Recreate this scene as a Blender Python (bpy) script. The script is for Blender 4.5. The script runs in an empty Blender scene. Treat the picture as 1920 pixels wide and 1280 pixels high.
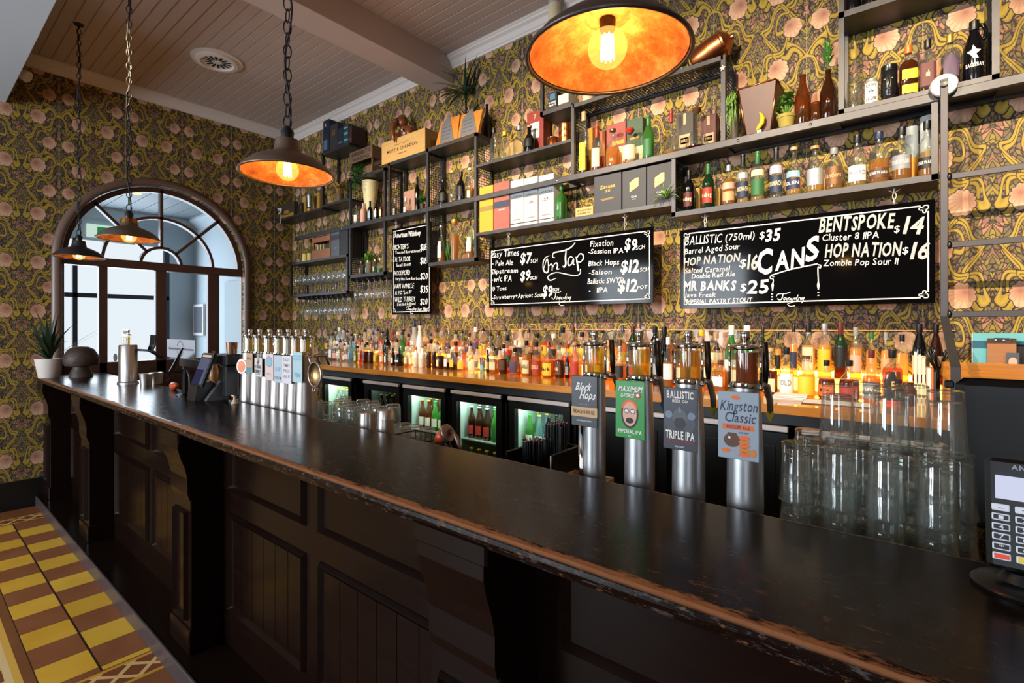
import bpy, math, random
from mathutils import Vector, Matrix
C = bpy.context.scene
COL = C.collection
R = math.radians
PI = math.pi
random.seed(7)

# ------------------------------------------------------------------ camera, world, light, exposure
CZ = 1.60                                   # eye height
F = 945.0                                   # focal length in px of the 1920 px frame
FW = (-0.63156, 0.77533); RT = (0.77533, 0.63156)
cam = bpy.data.cameras.new('camera'); camo = bpy.data.objects.new('camera', cam); COL.objects.link(camo)
camo.location = (0, 0, CZ); camo.rotation_euler = (R(90), 0, math.asin(0.63156))
cam.sensor_width = 36; cam.lens = F / 1920 * 36; cam.shift_y = -26 / 1920; cam.clip_start = 0.02
C.camera = camo
C.view_settings.view_transform = 'Standard'; C.view_settings.look = 'None'
C.view_settings.exposure = 0.0; C.view_settings.gamma = 1.0
cy = C.cycles
cy.max_bounces = 9; cy.diffuse_bounces = 3; cy.glossy_bounces = 4; cy.transmission_bounces = 6
cy.transparent_max_bounces = 28; cy.caustics_reflective = False; cy.caustics_refractive = False
cy.sample_clamp_indirect = 4.0
w = bpy.data.worlds.new('sky'); C.world = w; w.use_nodes = True
bg = w.node_tree.nodes['Background']; bg.inputs[0].default_value = (0.90, 0.95, 1.0, 1); bg.inputs[1].default_value = 1.0

def lamp(name, kind, loc, energy, color, target=None, **kw):
    d = bpy.data.lights.new(name, kind); d.energy = energy; d.color = color
    for k, v in kw.items(): setattr(d, k, v)
    o = bpy.data.objects.new(name, d); COL.objects.link(o); o.location = loc
    if target is not None:
        o.rotation_euler = (Vector(target) - Vector(loc)).to_track_quat('-Z', 'Y').to_euler()
    return o
# area fills added at unseen windows behind the camera; daylight through the arched doorway
for wx_, e_ in ((-5.2, 175), (-3.25, 200), (1.8, 70)):
    lamp('added_window_fill', 'AREA', (wx_, -4.35, 2.0), e_, (0.80, 0.90, 1.0), (wx_ + 1.0, 0, 1.8), shape='RECTANGLE', size=1.2, size_y=1.9)
lamp('lobby_daylight', 'AREA', (-8.9, 1.3, 1.75), 120, (0.80, 0.90, 1.0), (0, 1.3, 1.5), shape='RECTANGLE', size=2.6, size_y=2.6)
# ceiling track spots that wash the bottle wall
for i, (sx, e) in enumerate(((-4.9, 35), (-3.75, 270), (-2.45, 430), (-1.0, 430), (0.35, 430), (1.5, 280))):
    lamp('track_spot', 'SPOT', (sx, 0.45, 3.53), e, (1.0, 0.80, 0.54), (sx + 0.15, 3.2, 2.15), spot_size=R(64), spot_blend=0.7, shadow_soft_size=0.018)

# ------------------------------------------------------------------ points seen along a pixel's ray, on the plane asked for
def ray(u):
    a = u - 960.0
    return F * FW[0] + a * RT[0], F * FW[1] + a * RT[1]
def at(u, v, y):
    dx, dy = ray(u); s = y / dy
    return dx * s, CZ + (614 - v) * s
def at_x(u, v, x):
    dx, dy = ray(u); s = x / dx
    return dy * s, CZ + (614 - v) * s
def at_z(u, v, z):
    dx, dy = ray(u); s = (z - CZ) / (614 - v)
    return dx * s, dy * s
def wid(u0, u1, y):
    dx, dy = ray((u0 + u1) / 2); s = y / dy
    return abs(u1 - u0) * s * math.cos(math.atan(((u0 + u1) / 2 - 960) / F))

# ------------------------------------------------------------------ mesh builder
class MB:
    def __init__(s): s.v = []; s.f = []; s.m = []; s.sm = []; s.uv = None
    def add(s, vs, fs, m=0, sm=False):
        b = len(s.v); s.v.extend(tuple(p) for p in vs)
        for f in fs:
            s.f.append(tuple(b + i for i in f)); s.m.append(m); s.sm.append(sm)
        return s
    def box(s, x0, x1, y0, y1, z0, z1, m=0):
        vs = [(x0,y0,z0),(x1,y0,z0),(x1,y1,z0),(x0,y1,z0),(x0,y0,z1),(x1,y0,z1),(x1,y1,z1),(x0,y1,z1)]
        return s.add(vs, [(0,3,2,1),(4,5,6,7),(0,1,5,4),(1,2,6,5),(2,3,7,6),(3,0,4,7)], m)
    def cbox(s, cx, cy, z0, w, d, h, m=0): return s.box(cx-w/2, cx+w/2, cy-d/2, cy+d/2, z0, z0+h, m)
    def bbox(s, x0, x1, y0, y1, z0, z1, b=0.004, m=0):
        # box whose edges are eased by b
        def ring(z, i):
            return [(x0+i,y0,z),(x1-i,y0,z),(x1,y0+i,z),(x1,y1-i,z),(x1-i,y1,z),(x0+i,y1,z),(x0,y1-i,z),(x0,y0+i,z)]
        def inner(z): return [(x0+b*1.6,y0+b,z),(x1-b*1.6,y0+b,z),(x1-b,y0+b*1.6,z),(x1-b,y1-b*1.6,z),(x1-b*1.6,y1-b,z),(x0+b*1.6,y1-b,z),(x0+b,y1-b*1.6,z),(x0+b,y0+b*1.6,z)]
        vs = inner(z0) + ring(z0+b, b) + ring(z1-b, b) + inner(z1)
        fs = [tuple(range(7,-1,-1)), tuple(range(24,32))]
        for k in range(3):
            for i in range(8): fs.append((k*8+i, k*8+(i+1)%8, k*8+8+(i+1)%8, k*8+8+i))
        return s.add(vs, fs, m)
    def lathe(s, prof, c=(0,0), seg=16, m=0, a0=0.0, a1=None, sq=None, sm=True, sy=1.0):
        # prof: (r, z) from bottom to top; m int or list per segment; sq: list of squareness per point
        full = a1 is None; a1 = a0 + 2*PI if full else a1
        n = seg if full else seg + 1
        k = len(prof)
        def ringpts(i):
            r, z = prof[i]; q = sq[i] if sq else 0
            out = []
            for j in range(n):
                t = a0 + (a1-a0)*j/seg
                ct, st = math.cos(t), math.sin(t); rr = r
                if q:
                    e = (abs(ct)**5 + abs(st)**5) ** (-1/5); rr = r * (1 + q*(e-1))
                out.append((c[0]+rr*ct, c[1]+rr*st*sy, z))
            return out
        prev = None
        for i in range(k-1):
            (r0, z0), (r1, z1) = prof[i], prof[i+1]
            if abs(r0-r1) < 1e-9 and abs(z0-z1) < 1e-9: prev = None; continue
            mm = m[i] if isinstance(m, (list, tuple)) else m
            share = False
            if prev is not None and i > 0:
                (ra, za) = prof[i-1]
                v1 = (r0-ra, z0-za); v2 = (r1-r0, z1-z0)
                l = math.hypot(*v1)*math.hypot(*v2)
                share = l > 0 and (v1[0]*v2[0]+v1[1]*v2[1])/l > 0.75
            if not share:
                prev = len(s.v)
                s.v.extend(ringpts(i) if r0 > 1e-6 else [(c[0], c[1], z0)])
            nb = len(s.v)
            s.v.extend(ringpts(i+1) if r1 > 1e-6 else [(c[0], c[1], z1)])
            cnt = n if full else n-1
            for j in range(cnt):
                j2 = (j+1) % n
                if r0 <= 1e-6 and r1 <= 1e-6: continue
                if r0 <= 1e-6: f = (prev, nb+j2, nb+j)
                elif r1 <= 1e-6: f = (prev+j, prev+j2, nb)
                else: f = (prev+j, prev+j2, nb+j2, nb+j)
                s.f.append(f); s.m.append(mm); s.sm.append(sm)
            prev = nb if r1 > 1e-6 else None
        return s
    def tube(s, pts, r, seg=6, m=0, closed=False, cap=True):
        P = [Vector(p) for p in pts]; n = len(P)
        rr = r if isinstance(r, (list, tuple)) else [r]*n
        up = None; b = len(s.v)
        for i in range(n):
            a = P[(i-1) % n] if (closed or i > 0) else P[i]
            d = P[(i+1) % n] if (closed or i < n-1) else P[i]
            t = (d-a).normalized()
            if up is None:
                up = t.orthogonal().normalized()
            up = (up - t*up.dot(t)); up = up.normalized() if up.length > 1e-6 else t.orthogonal().normalized()
            w = t.cross(up)
            for j in range(seg):
                q = 2*PI*j/seg
                s.v.append(tuple(P[i] + (up*math.cos(q) + w*math.sin(q))*rr[i]))
        for i in range(n if closed else n-1):
            i2 = (i+1) % n
            for j in range(seg):
                j2 = (j+1) % seg
                s.f.append((b+i*seg+j, b+i*seg+j2, b+i2*seg+j2, b+i2*seg+j)); s.m.append(m); s.sm.append(True)
        if cap and not closed:
            s.f.append(tuple(b+j for j in range(seg-1,-1,-1))); s.m.append(m); s.sm.append(False)
            s.f.append(tuple(b+(n-1)*seg+j for j in range(seg))); s.m.append(m); s.sm.append(False)
        return s
    def prism(s, poly, d0, d1, axis='y', m=0, sm=False):
        n = len(poly)
        def p(a, b, d): return {'y': (a, d, b), 'x': (d, a, b), 'z': (a, b, d)}[axis]
        vs = [p(a, b, d0) for a, b in poly] + [p(a, b, d1) for a, b in poly]
        s.add(vs, [tuple(range(n-1,-1,-1)), tuple(range(n,2*n))], m)
        s.add(vs, [(i, (i+1)%n, n+(i+1)%n, n+i) for i in range(n)], m, sm)
        return s
    def ball(s, c, r, seg=12, rings=8, m=0):
        r = r if isinstance(r, (list, tuple)) else (r, r, r)
        b = len(s.v)
        s.lathe([(math.sin(PI*i/rings), -math.cos(PI*i/rings)) for i in range(rings+1)], seg=seg, m=m)
        for i in range(b, len(s.v)):
            x, y, z = s.v[i]; s.v[i] = (c[0]+x*r[0], c[1]+y*r[1], c[2]+z*r[2])
        return s
    def ribbon(s, pts, w, y, m=0, sub=5):
        # flat brush stroke in the x-z plane at depth y; w a width or a list
        P = [Vector((a, b)) for a, b in pts]; n = len(P); W = w if isinstance(w, (list, tuple)) else [w]*n
        Q = []; WW = []
        for i in range(n-1):
            p0 = P[max(i-1,0)]; p1 = P[i]; p2 = P[i+1]; p3 = P[min(i+2,n-1)]
            for k in range(sub):
                t = k/sub
                Q.append(0.5*((2*p1)+(p2-p0)*t+(2*p0-5*p1+4*p2-p3)*t*t+(3*p1-p0-3*p2+p3)*t**3)); WW.append(W[i]*(1-t)+W[i+1]*t)
        Q.append(P[-1]); WW.append(W[-1])
        b = len(s.v)
        for i, q in enumerate(Q):
            t = (Q[min(i+1,len(Q)-1)] - Q[max(i-1,0)]); t = t.normalized() if t.length > 1e-9 else Vector((1,0))
            nn = Vector((-t.y, t.x))*WW[i]/2
            s.v.append((q.x+nn.x, y, q.y+nn.y)); s.v.append((q.x-nn.x, y, q.y-nn.y))
        for i in range(len(Q)-1):
            s.f.append((b+2*i, b+2*i+1, b+2*i+3, b+2*i+2)); s.m.append(m); s.sm.append(False)
        return s
    def moved(s, start, fn):
        for i in range(start, len(s.v)): s.v[i] = tuple(fn(*s.v[i]))
        return s
    def build(s, name, mats, parent=None, loc=None, bevel=0, uvfn=None):
        me = bpy.data.meshes.new(name)
        me.from_pydata(s.v, [], s.f)
        mats = mats if isinstance(mats, (list, tuple)) else [mats]
        for m in mats: me.materials.append(m)
        me.polygons.foreach_set('material_index', s.m)
        me.polygons.foreach_set('use_smooth', s.sm)
        if uvfn:
            ul = me.uv_layers.new(name='UVMap')
            for l in me.loops: ul.data[l.index].uv = uvfn(me.vertices[l.vertex_index].co)
        me.update()
        o = bpy.data.objects.new(name, me); COL.objects.link(o)
        if parent is not None: o.parent = parent
        if loc is not None: o.location = loc
        if bevel:
            b = o.modifiers.new('ease', 'BEVEL'); b.width = bevel; b.segments = 2; b.limit_method = 'ANGLE'
        return o

def thing(name, label, cat, loc=(0,0,0), rz=0, group=None):
    o = bpy.data.objects.new(name, None); COL.objects.link(o)
    o.empty_display_size = 0.05; o.location = loc; o.rotation_euler = (0, 0, rz)
    return tag(o, label, cat, group)
def tag(o, label, cat, group=None):
    o['label'] = label; o['category'] = cat
    if group: o['group'] = group
    return o
def struct(o): o['kind'] = 'structure'; return o
def dup(root, loc=None, label=None, rz=None):
    r = root.copy(); COL.objects.link(r)
    if loc is not None: r.location = loc
    if rz is not None: r.rotation_euler = (0, 0, rz)
    if label: r['label'] = label
    for ch in list(root.children):
        c = ch.copy(); COL.objects.link(c); c.parent = r
        for g in list(ch.children):
            d = g.copy(); COL.objects.link(d); d.parent = c
    return r
_O = 'first second third fourth fifth sixth seventh eighth ninth tenth eleventh twelfth thirteenth fourteenth fifteenth sixteenth seventeenth eighteenth nineteenth'.split()
_T = 'twentieth thirtieth fortieth fiftieth sixtieth seventieth eightieth ninetieth'.split()
_TT = 'twenty thirty forty fifty sixty seventy eighty ninety'.split()
def nth(i):
    i += 1
    if i < 20: return _O[i-1]
    return _T[i//10-2] if i % 10 == 0 else _TT[i//10-2] + '-' + _O[i%10-1]

# ------------------------------------------------------------------ lettering: outlines of the built-in font, laid out by hand
_G = {}
def _glyphs():
    chars = 'ABCDEFGHIJKLMNOPQRSTUVWXYZabcdefghijklmnopqrstuvwxyz0123456789$&().,-+/\'"?%:*'
    made = []
    for bold in (0, 1):
        for ch in chars:
            cu = bpy.data.curves.new('g', 'FONT'); cu.body = ch; cu.resolution_u = 2; cu.offset = 0.028 if bold else 0.004
            o = bpy.data.objects.new('g', cu); COL.objects.link(o); made.append((bold, ch, o, cu))
    bpy.context.view_layer.update()
    dg = bpy.context.evaluated_depsgraph_get()
    for bold, ch, o, cu in made:
        me = o.evaluated_get(dg).to_mesh()
        vs = [(v.co.x, v.co.y) for v in me.vertices]; fs = [tuple(p.vertices) for p in me.polygons]
        o.evaluated_get(dg).to_mesh_clear()
        x0 = min((p[0] for p in vs), default=0); x1 = max((p[0] for p in vs), default=0.3)
        _G[bold, ch] = ([(a-x0, b) for a, b in vs], fs, x1-x0)
    for bold, ch, o, cu in made:
        bpy.data.objects.remove(o); bpy.data.curves.remove(cu)
_glyphs()
CAPH = max(b for a, b in _G[0, 'H'][0])
def text(mb, t, x0, x1, z, h, y, m=0, bold=0, shear=0.0, jit=0.0, wrap=None, zr=None, rot=0.0):
    """t between x0 and x1 on base line z, capitals h high, on the plane y (faces -y); wrap = radius of a round label at x,y centre"""
    gap = 0.13; sp = 0.30; xs = 0; items = []
    for ch in t:
        if ch == ' ': xs += sp; continue
        g = _G.get((bold, ch))
        if not g: continue
        items.append((xs, g)); xs += g[2] + gap*0.75
    tot = max(xs - gap*0.75, 0.01)
    sc = h / CAPH; sx = (x1-x0)/tot
    if zr is None: zr = z
    for ox, (vs, fs, wd) in items:
        jz = random.uniform(-jit, jit)*h; jr = random.uniform(-jit, jit)*0.8; js = 1+random.uniform(-jit, jit)*0.7
        out = []
        for a, b in vs:
            a2 = (a-wd/2)*math.cos(jr) - b*math.sin(jr) + wd/2; b2 = ((a-wd/2)*math.sin(jr) + b*math.cos(jr))*js
            X = x0 + (ox + a2)*sx + shear*b2*sc; k = (X-x0)/max(x1-x0, 1e-6)
            Z = z + (zr-z)*k + b2*sc + jz
            out.append((X, y, Z))
        if wrap:
            r, cx, cyy, ang = wrap
            out = [(cx + r*math.sin((X-(x0+x1)/2)/r+ang), cyy - r*math.cos((X-(x0+x1)/2)/r+ang), Z) for X, yy, Z in out]
        mb.add(out, fs, m)
    return mb

# ------------------------------------------------------------------ materials
_M = {}
def lin(c):
    if isinstance(c, str):
        c = c.lstrip('#'); c = tuple(int(c[i:i+2], 16)/255 for i in (0, 2, 4))
    return tuple((x/12.92 if x <= 0.04045 else ((x+0.055)/1.055)**2.4) for x in c)
class NT:
    def __init__(s, name):
        s.mat = bpy.data.materials.new(name); s.mat.use_nodes = True
        s.t = s.mat.node_tree; s.n = s.t.nodes; s.n.clear()
        s.out = s.n.new('ShaderNodeOutputMaterial')
    def __call__(s, typ, props=None, **inp):
        nd = s.n.new('ShaderNode'+typ)
        for k, v in (props or {}).items(): setattr(nd, k, v)
        for k, v in inp.items():
            key = int(k[1:]) if k[0] == 'i' and k[1:].isdigit() else k.replace('_', ' ')
            sock = nd.inputs[key]
            if hasattr(v, 'links') or isinstance(v, bpy.types.NodeSocket): s.t.links.new(v, sock)
            elif isinstance(v, bpy.types.Node): s.t.links.new(v.outputs[0], sock)
            else:
                if sock.type == 'RGBA' and len(v) == 3: v = (*v, 1)
                sock.default_value = v
        return nd
    def math(s, op, a, b=0.0, c=0.0, clamp=False):
        return s('Math', {'operation': op, 'use_clamp': clamp}, i0=a, i1=b, i2=c).outputs[0]
    def mix(s, fac, a, b):
        nd = s('Mix', {'data_type': 'RGBA'})
        for i, v in ((0, fac), (6, a), (7, b)):
            sock = nd.inputs[i]
            if isinstance(v, bpy.types.NodeSocket): s.t.links.new(v, sock)
            elif i == 0: sock.default_value = v
            else: sock.default_value = (*v, 1) if len(v) == 3 else v
        return nd.outputs[2]
    def ramp(s, fac, stops, interp='LINEAR'):
        nd = s('ValToRGB', i0=fac); cr = nd.color_ramp; cr.interpolation = interp
        while len(cr.elements) < len(stops): cr.elements.new(0.5)
        for e, (p, c) in zip(cr.elements, stops): e.position = p; e.color = (*c, 1) if len(c) == 3 else c
        return nd.outputs[0]
    def surf(s, sh):
        s.t.links.new(sh.outputs[0] if isinstance(sh, bpy.types.Node) else sh, s.out.inputs[0]); return s.mat
def plain(col, rough=0.5, metal=0.0, name=None, spec=0.5, noise=0.0, scale=30, bump=0.0, emit=None):
    key = ('p', col, rough, metal, spec, noise, scale, bump, emit)
    if key in _M: return _M[key]
    t = NT(name or 'paint'); c = lin(col)
    p = t('BsdfPrincipled', Roughness=rough, Metallic=metal, Specular_IOR_Level=spec)
    if noise or bump:
        tc = t('TexCoord'); n = t('TexNoise', Vector=tc.outputs['Object'], Scale=scale, Detail=4.0)
        if noise:
            lo = tuple(x*(1-noise) for x in c); hi = tuple(min(1, x*(1+noise)) for x in c)
            t.t.links.new(t.mix(n.outputs[0], lo, hi), p.inputs['Base Color'])
        else: p.inputs['Base Color'].default_value = (*c, 1)
        if bump:
            b = t('Bump', Strength=bump, Distance=0.01, Height=n.outputs[0]); t.t.links.new(b.outputs[0], p.inputs['Normal'])
    else: p.inputs['Base Color'].default_value = (*c, 1)
    if emit: p.inputs['Emission Color'].default_value = (*c, 1); p.inputs['Emission Strength'].default_value = emit
    _M[key] = t.surf(p); return _M[key]
def glow(col, strength):
    key = ('g', col, strength)
    if key not in _M:
        t = NT('glow'); _M[key] = t.surf(t('Emission', Color=lin(col), Strength=strength))
    return _M[key]
def glass(col='#f4f6f4', edge=0.45, refl=0.5, body=0.0, dens=1.0, name='glass'):
    """thin glass: lets light through tinted, darker towards the rim where one looks along the wall, mirrors the room; body adds scattering for filled glass"""
    key = ('gl', col, edge, refl, body, dens)
    if key in _M: return _M[key]
    t = NT(name); c = tuple(max(x, 1e-4)**dens for x in lin(col))
    lw = t('LayerWeight', Blend=0.35)
    f = t.math('POWER', lw.outputs['Facing'], 2.2)
    ce = tuple(x*edge for x in c)
    tint = t.mix(f, c, ce)
    tr = t('BsdfTransparent', Color=tint)
    sh = tr
    if body:
        df = t('BsdfTranslucent', Color=tuple(min(1, x**0.6) for x in c)); d2 = t('BsdfDiffuse', Color=tuple(min(1, x**0.7) for x in c))
        dd = t('MixShader', Fac=0.35, i1=df, i2=d2)
        sh = t('MixShader', Fac=body, i1=tr, i2=dd)
    gl = t('BsdfGlossy', Color=(1, 1, 1), Roughness=0.04)
    fac = t.math('MULTIPLY_ADD', t.math('POWER', lw.outputs['Facing'], 2.5), refl, 0.05 if refl > 0.2 else 0.008)
    _M[key] = t.surf(t('MixShader', Fac=fac, i1=sh, i2=gl)); return _M[key]

def m_wallpaper():
    t = NT('wallpaper')
    uv = t('UVMap'); sp = t('SeparateXYZ', Vector=uv.outputs[0])
    W, H = 0.5, 0.44
    U = sp.outputs[0]; V = sp.outputs[1]
    a = t.math('ABSOLUTE', t.math('SUBTRACT', t.math('MODULO', t.math('ADD', U, 100.0), W), W/2))       # mirrored half width
    v = t.math('MODULO', t.math('ADD', V, 100.0), H)
    p = t.math('MULTIPLY', v, 2*PI/H)
    aw = t.math('MULTIPLY_ADD', t.math('SINE', t.math('MULTIPLY_ADD', a, 26.0, t.math('MULTIPLY', p, 2.0))), 0.011, a)
    pw = t.math('MULTIPLY_ADD', t.math('SINE', t.math('MULTIPLY_ADD', a, 40.0, p)), 0.45, p)
    ink_ = lin('#33262a')
    # small leaves and buds, each with a dark outline, bent along the scrolls
    cv = t('CombineXYZ', i0=t.math('MULTIPLY_ADD', t.math('SINE', t.math('MULTIPLY', p, 3.0)), 0.012, a), i1=t.math('MULTIPLY_ADD', t.math('SINE', t.math('MULTIPLY', a, 55.0)), 0.012, t.math('MULTIPLY', v, 0.62)))
    vo = t('TexVoronoi', {'feature': 'F1'}, Vector=cv.outputs[0], Scale=58.0, Randomness=0.9)
    ve = t('TexVoronoi', {'feature': 'DISTANCE_TO_EDGE'}, Vector=cv.outputs[0], Scale=58.0, Randomness=0.9)
    cs = t('SeparateXYZ', Vector=vo.outputs['Color'])
    leafc = t.ramp(cs.outputs[0], [(0.0, lin('#6a5e42')), (0.20, lin('#80703a')), (0.42, lin('#6a6047')), (0.60, lin('#8e7c3a')), (0.76, lin('#a5745f')), (0.90, lin('#84604f'))], 'CONSTANT')
    col = t.mix(t.math('MULTIPLY', t.math('SUBTRACT', ve.outputs[0], 0.05), 12.0, clamp=True), ink_, leafc)
    # interlaced scrolls
    for ph, amp, mid, wd, fr in ((0.0, 0.095, 0.125, 0.0095, 1), (PI, 0.085, 0.125, 0.0085, 1), (1.0, 0.045, 0.06, 0.006, 2), (4.0, 0.045, 0.19, 0.006, 2), (2.2, 0.03, 0.125, 0.0055, 3)):
        q_ = t.math('MULTIPLY_ADD', pw, float(fr), ph)
        d = t.math('ABSOLUTE', t.math('SUBTRACT', aw, t.math('MULTIPLY_ADD', t.math('SINE', q_), amp, mid)))
        wv = t.math('MULTIPLY', t.math('MULTIPLY_ADD', t.math('ABSOLUTE', t.math('COSINE', q_)), 0.5*fr, 0.8), wd)
        q = t.math('DIVIDE', d, wv)
        lc = t.mix(t.math('MULTIPLY', q, 0.7), lin('#aa9038'), lin('#7c692a'))
        col = t.mix(t.math('LESS_THAN', q, 1.45), col, ink_)
        col = t.mix(t.math('LESS_THAN', q, 1.0), col, lc)
    # blossoms: scalloped discs with radiating creases
    for ax, vz, rad, k in ((0.108, 0.11, 0.054, 9), (0.183, 0.33, 0.047, 8)):
        dx = t.math('SUBTRACT', a, ax); dz = t.math('MULTIPLY', t.math('SUBTRACT', v, vz), 0.84)
        cxd = t.math('SUBTRACT', a, ax-0.016); czd = t.math('SUBTRACT', v, vz+0.018)
        ang = t.math('ARCTAN2', czd, cxd)
        sq = lambda x, y: t.math('POWER', t.math('ADD', t.math('MULTIPLY', x, x), t.math('MULTIPLY', y, y)), 0.5)
        rr = t.math('DIVIDE', sq(dx, dz), t.math('MULTIPLY_ADD', t.math('ABSOLUTE', t.math('SINE', t.math('MULTIPLY', ang, k/2.0))), rad*0.14, rad*0.88))
        crease = t.math('GREATER_THAN', t.math('SINE', t.math('MULTIPLY', ang, k*2.0)), 0.6)
        rc = t.math('DIVIDE', sq(cxd, czd), rad)
        pc = t.ramp(rc, [(0.0, lin('#8f5f50')), (0.4, lin('#ab8068')), (0.85, lin('#c09678')), (1.0, lin('#caa284'))])
        pc = t.mix(t.math('MULTIPLY', crease, 0.35), pc, lin('#9c6858'))
        col = t.mix(t.math('LESS_THAN', rr, 1.06), col, ink_)
        col = t.mix(t.math('LESS_THAN', rr, 1.0), col, pc)
    seam = t.math('LESS_THAN', t.math('MODULO', t.math('ADD', U, 100.0), W), 0.003)
    col = t.mix(t.math('MULTIPLY', seam, 0.7), col, lin('#c9b49a'))
    b = t('BsdfPrincipled', Roughness=0.62, Specular_IOR_Level=0.25); t.t.links.new(col, b.inputs['Base Color'])
    return t.surf(b)
WALLP = m_wallpaper()

def m_darkwood(worn=False, name='dark_wood'):
    t = NT(name); tc = t('TexCoord')
    mp = t('Mapping', Vector=tc.outputs['Object'], Scale=(1.0, 9.0, 9.0))
    n = t('TexNoise', Vector=mp.outputs[0], Scale=4.0, Detail=6.0, Roughness=0.65)
    col = t.mix(n.outputs[0], lin('#0e0705'), lin('#1d100b'))
    rough = t.math('MULTIPLY_ADD', n.outputs[0], 0.12, 0.15)
    p = t('BsdfPrincipled', Specular_IOR_Level=0.15)
    if worn:
        # bare wood along the front arris, rings and scratches in the middle
        sp = t('SeparateXYZ', Vector=tc.outputs['Object'])
        n2 = t('TexNoise', Vector=t('Mapping', Vector=tc.outputs['Object'], Scale=(5.0, 20.0, 20.0)).outputs[0], Scale=4.0, Detail=8.0, Roughness=0.75)
        n4 = t('TexNoise', Vector=tc.outputs['Object'], Scale=1.3, Detail=2.0)
        edge = t.math('SUBTRACT', t.math('MULTIPLY_ADD', n2.outputs[0], 0.07, t.math('MULTIPLY', n4.outputs[0], 0.04)), t.math('SUBTRACT', sp.outputs[1], 0.778))
        m1 = t.math('MULTIPLY', t.math('SUBTRACT', edge, 0.021), 110.0, clamp=True)
        under = t.math('MULTIPLY', t.math('SUBTRACT', sp.outputs[2], 1.160), 300.0, clamp=True)
        m1 = t.math('MULTIPLY', m1, under)
        n3 = t('TexNoise', Vector=t('Mapping', Vector=tc.outputs['Object'], Scale=(6.0, 14.0, 10.0)).outputs[0], Scale=5.0, Detail=10.0, Roughness=0.8)
        fade = t.math('MULTIPLY', t.math('SUBTRACT', 1.15, sp.outputs[1]), 3.2, clamp=True)
        m2 = t.math('MULTIPLY', t.math('MULTIPLY', t.math('SUBTRACT', n3.outputs[0], 0.565), 16.0, clamp=True), fade)
        bare = t.mix(n2.outputs[0], lin('#5c3620'), lin('#a06a44'))
        col = t.mix(m1, col, bare)
        col = t.mix(t.math('MULTIPLY', m2, 0.8), col, lin('#7d5433'))
        chips = t.math('MULTIPLY', t.math('MULTIPLY', t.math('SUBTRACT', n2.outputs[0], 0.54), 14.0, clamp=True), t.math('SUBTRACT', 1.0, under))
        col = t.mix(t.math('MULTIPLY', chips, 0.7), col, lin('#57504e'))
        rough = t.math('MULTIPLY_ADD', t.math('MAXIMUM', m1, m2), 0.35, rough)
        p.inputs['Coat Weight'].default_value = 0.0
    t.t.links.new(col, p.inputs['Base Color']); t.t.links.new(rough, p.inputs['Roughness'])
    b = t('Bump', Strength=0.02, Distance=0.004, Height=n.outputs[0]); t.t.links.new(b.outputs[0], p.inputs['Normal'])
    return t.surf(p)
BARTOP = m_darkwood(True, 'worn_bar_wood'); DARKW = m_darkwood(False)
def m_wood(c1, c2, rough=0.35, sc=(0.6, 8, 8), name='wood', coat=0.0):
    key = ('w', c1, c2, rough, sc, coat)
    if key in _M: return _M[key]
    t = NT(name); tc = t('TexCoord'); mp = t('Mapping', Vector=tc.outputs['Object'], Scale=sc)
    n = t('TexNoise', Vector=mp.outputs[0], Scale=6.0, Detail=6.0, Roughness=0.6)
    p = t('BsdfPrincipled', Roughness=rough, Coat_Weight=coat, Coat_Roughness=0.08); t.t.links.new(t.mix(n.outputs[0], lin(c1), lin(c2)), p.inputs['Base Color'])
    _M[key] = t.surf(p); return _M[key]
HONEY = m_wood('#8a4d18', '#c98a3c', 0.22, (0.8, 9, 9), 'honey_timber', 0.5)
PINE = m_wood('#b98a4a', '#d6ad6c', 0.55, (0.7, 8, 8), 'pine_box')
CRATE = m_wood('#4b3624', '#7c6042', 0.7, (1, 8, 12), 'old_crate_wood')
def m_steel(col='#4a4a4d', r0=0.28, r1=0.55, metal=0.85, sc=14, name='black_steel', spots=0.5):
    t = NT(name); tc = t('TexCoord'); n = t('TexNoise', Vector=tc.outputs['Object'], Scale=sc, Detail=7.0, Roughness=0.7)
    p = t('BsdfPrincipled', Metallic=metal)
    c = lin(col)
    t.t.links.new(t.mix(n.outputs[0], tuple(x*(1-spots) for x in c), tuple(min(1, x*(1+spots)) for x in c)), p.inputs['Base Color'])
    t.t.links.new(t.math('MULTIPLY_ADD', n.outputs[0], r1-r0, r0), p.inputs['Roughness'])
    return t.surf(p)
STEEL = m_steel('#48484c', 0.32, 0.6, 0.75)
STAIN = m_steel('#b9b2ae', 0.26, 0.46, 1.0, 5, 'brushed_stainless', 0.18)
CHROME = plain('#d8d8d8', 0.08, 1.0, 'chrome')
BRASSY = plain('#9c6a34', 0.3, 1.0, 'brass')
COPPER = m_steel('#c4784a', 0.18, 0.4, 1.0, 10, 'copper', 0.3)
BLACK = plain('#0b0b0c', 0.35, 0, 'black_plastic'); MATTEBLACK = plain('#101010', 0.7, 0, 'matt_black')
WHITEP = plain('#e6e3de', 0.5, 0, 'white_paint')
CEILP = plain('#bfaea6', 0.5, 0, 'ceiling_paint', noise=0.04, scale=3)
TRIMP = plain('#dad0ca', 0.45, 0, 'trim_paint')
CHALK = plain('#eceae6', 0.8, 0, 'chalk_pen'); CHALKG = plain('#a9adb0', 0.8, 0, 'grey_chalk_pen')
CLEAR = glass('#f8faf8', 0.62, 0.55)
PANE = glass('#f4f8fa', 0.85, 0.12, name='window_pane')
# ------------------------------------------------------------------ the room
WX, WY, CEIL = -6.2, 3.2, 4.03
RX, FY = 3.4, -4.4
# back wall behind the bottles
struct(MB().box(WX-0.12, RX, WY, WY+0.12, 0, CEIL+0.1).build('wall_back', WALLP, uvfn=lambda c: (c.x, c.z)))
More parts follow.
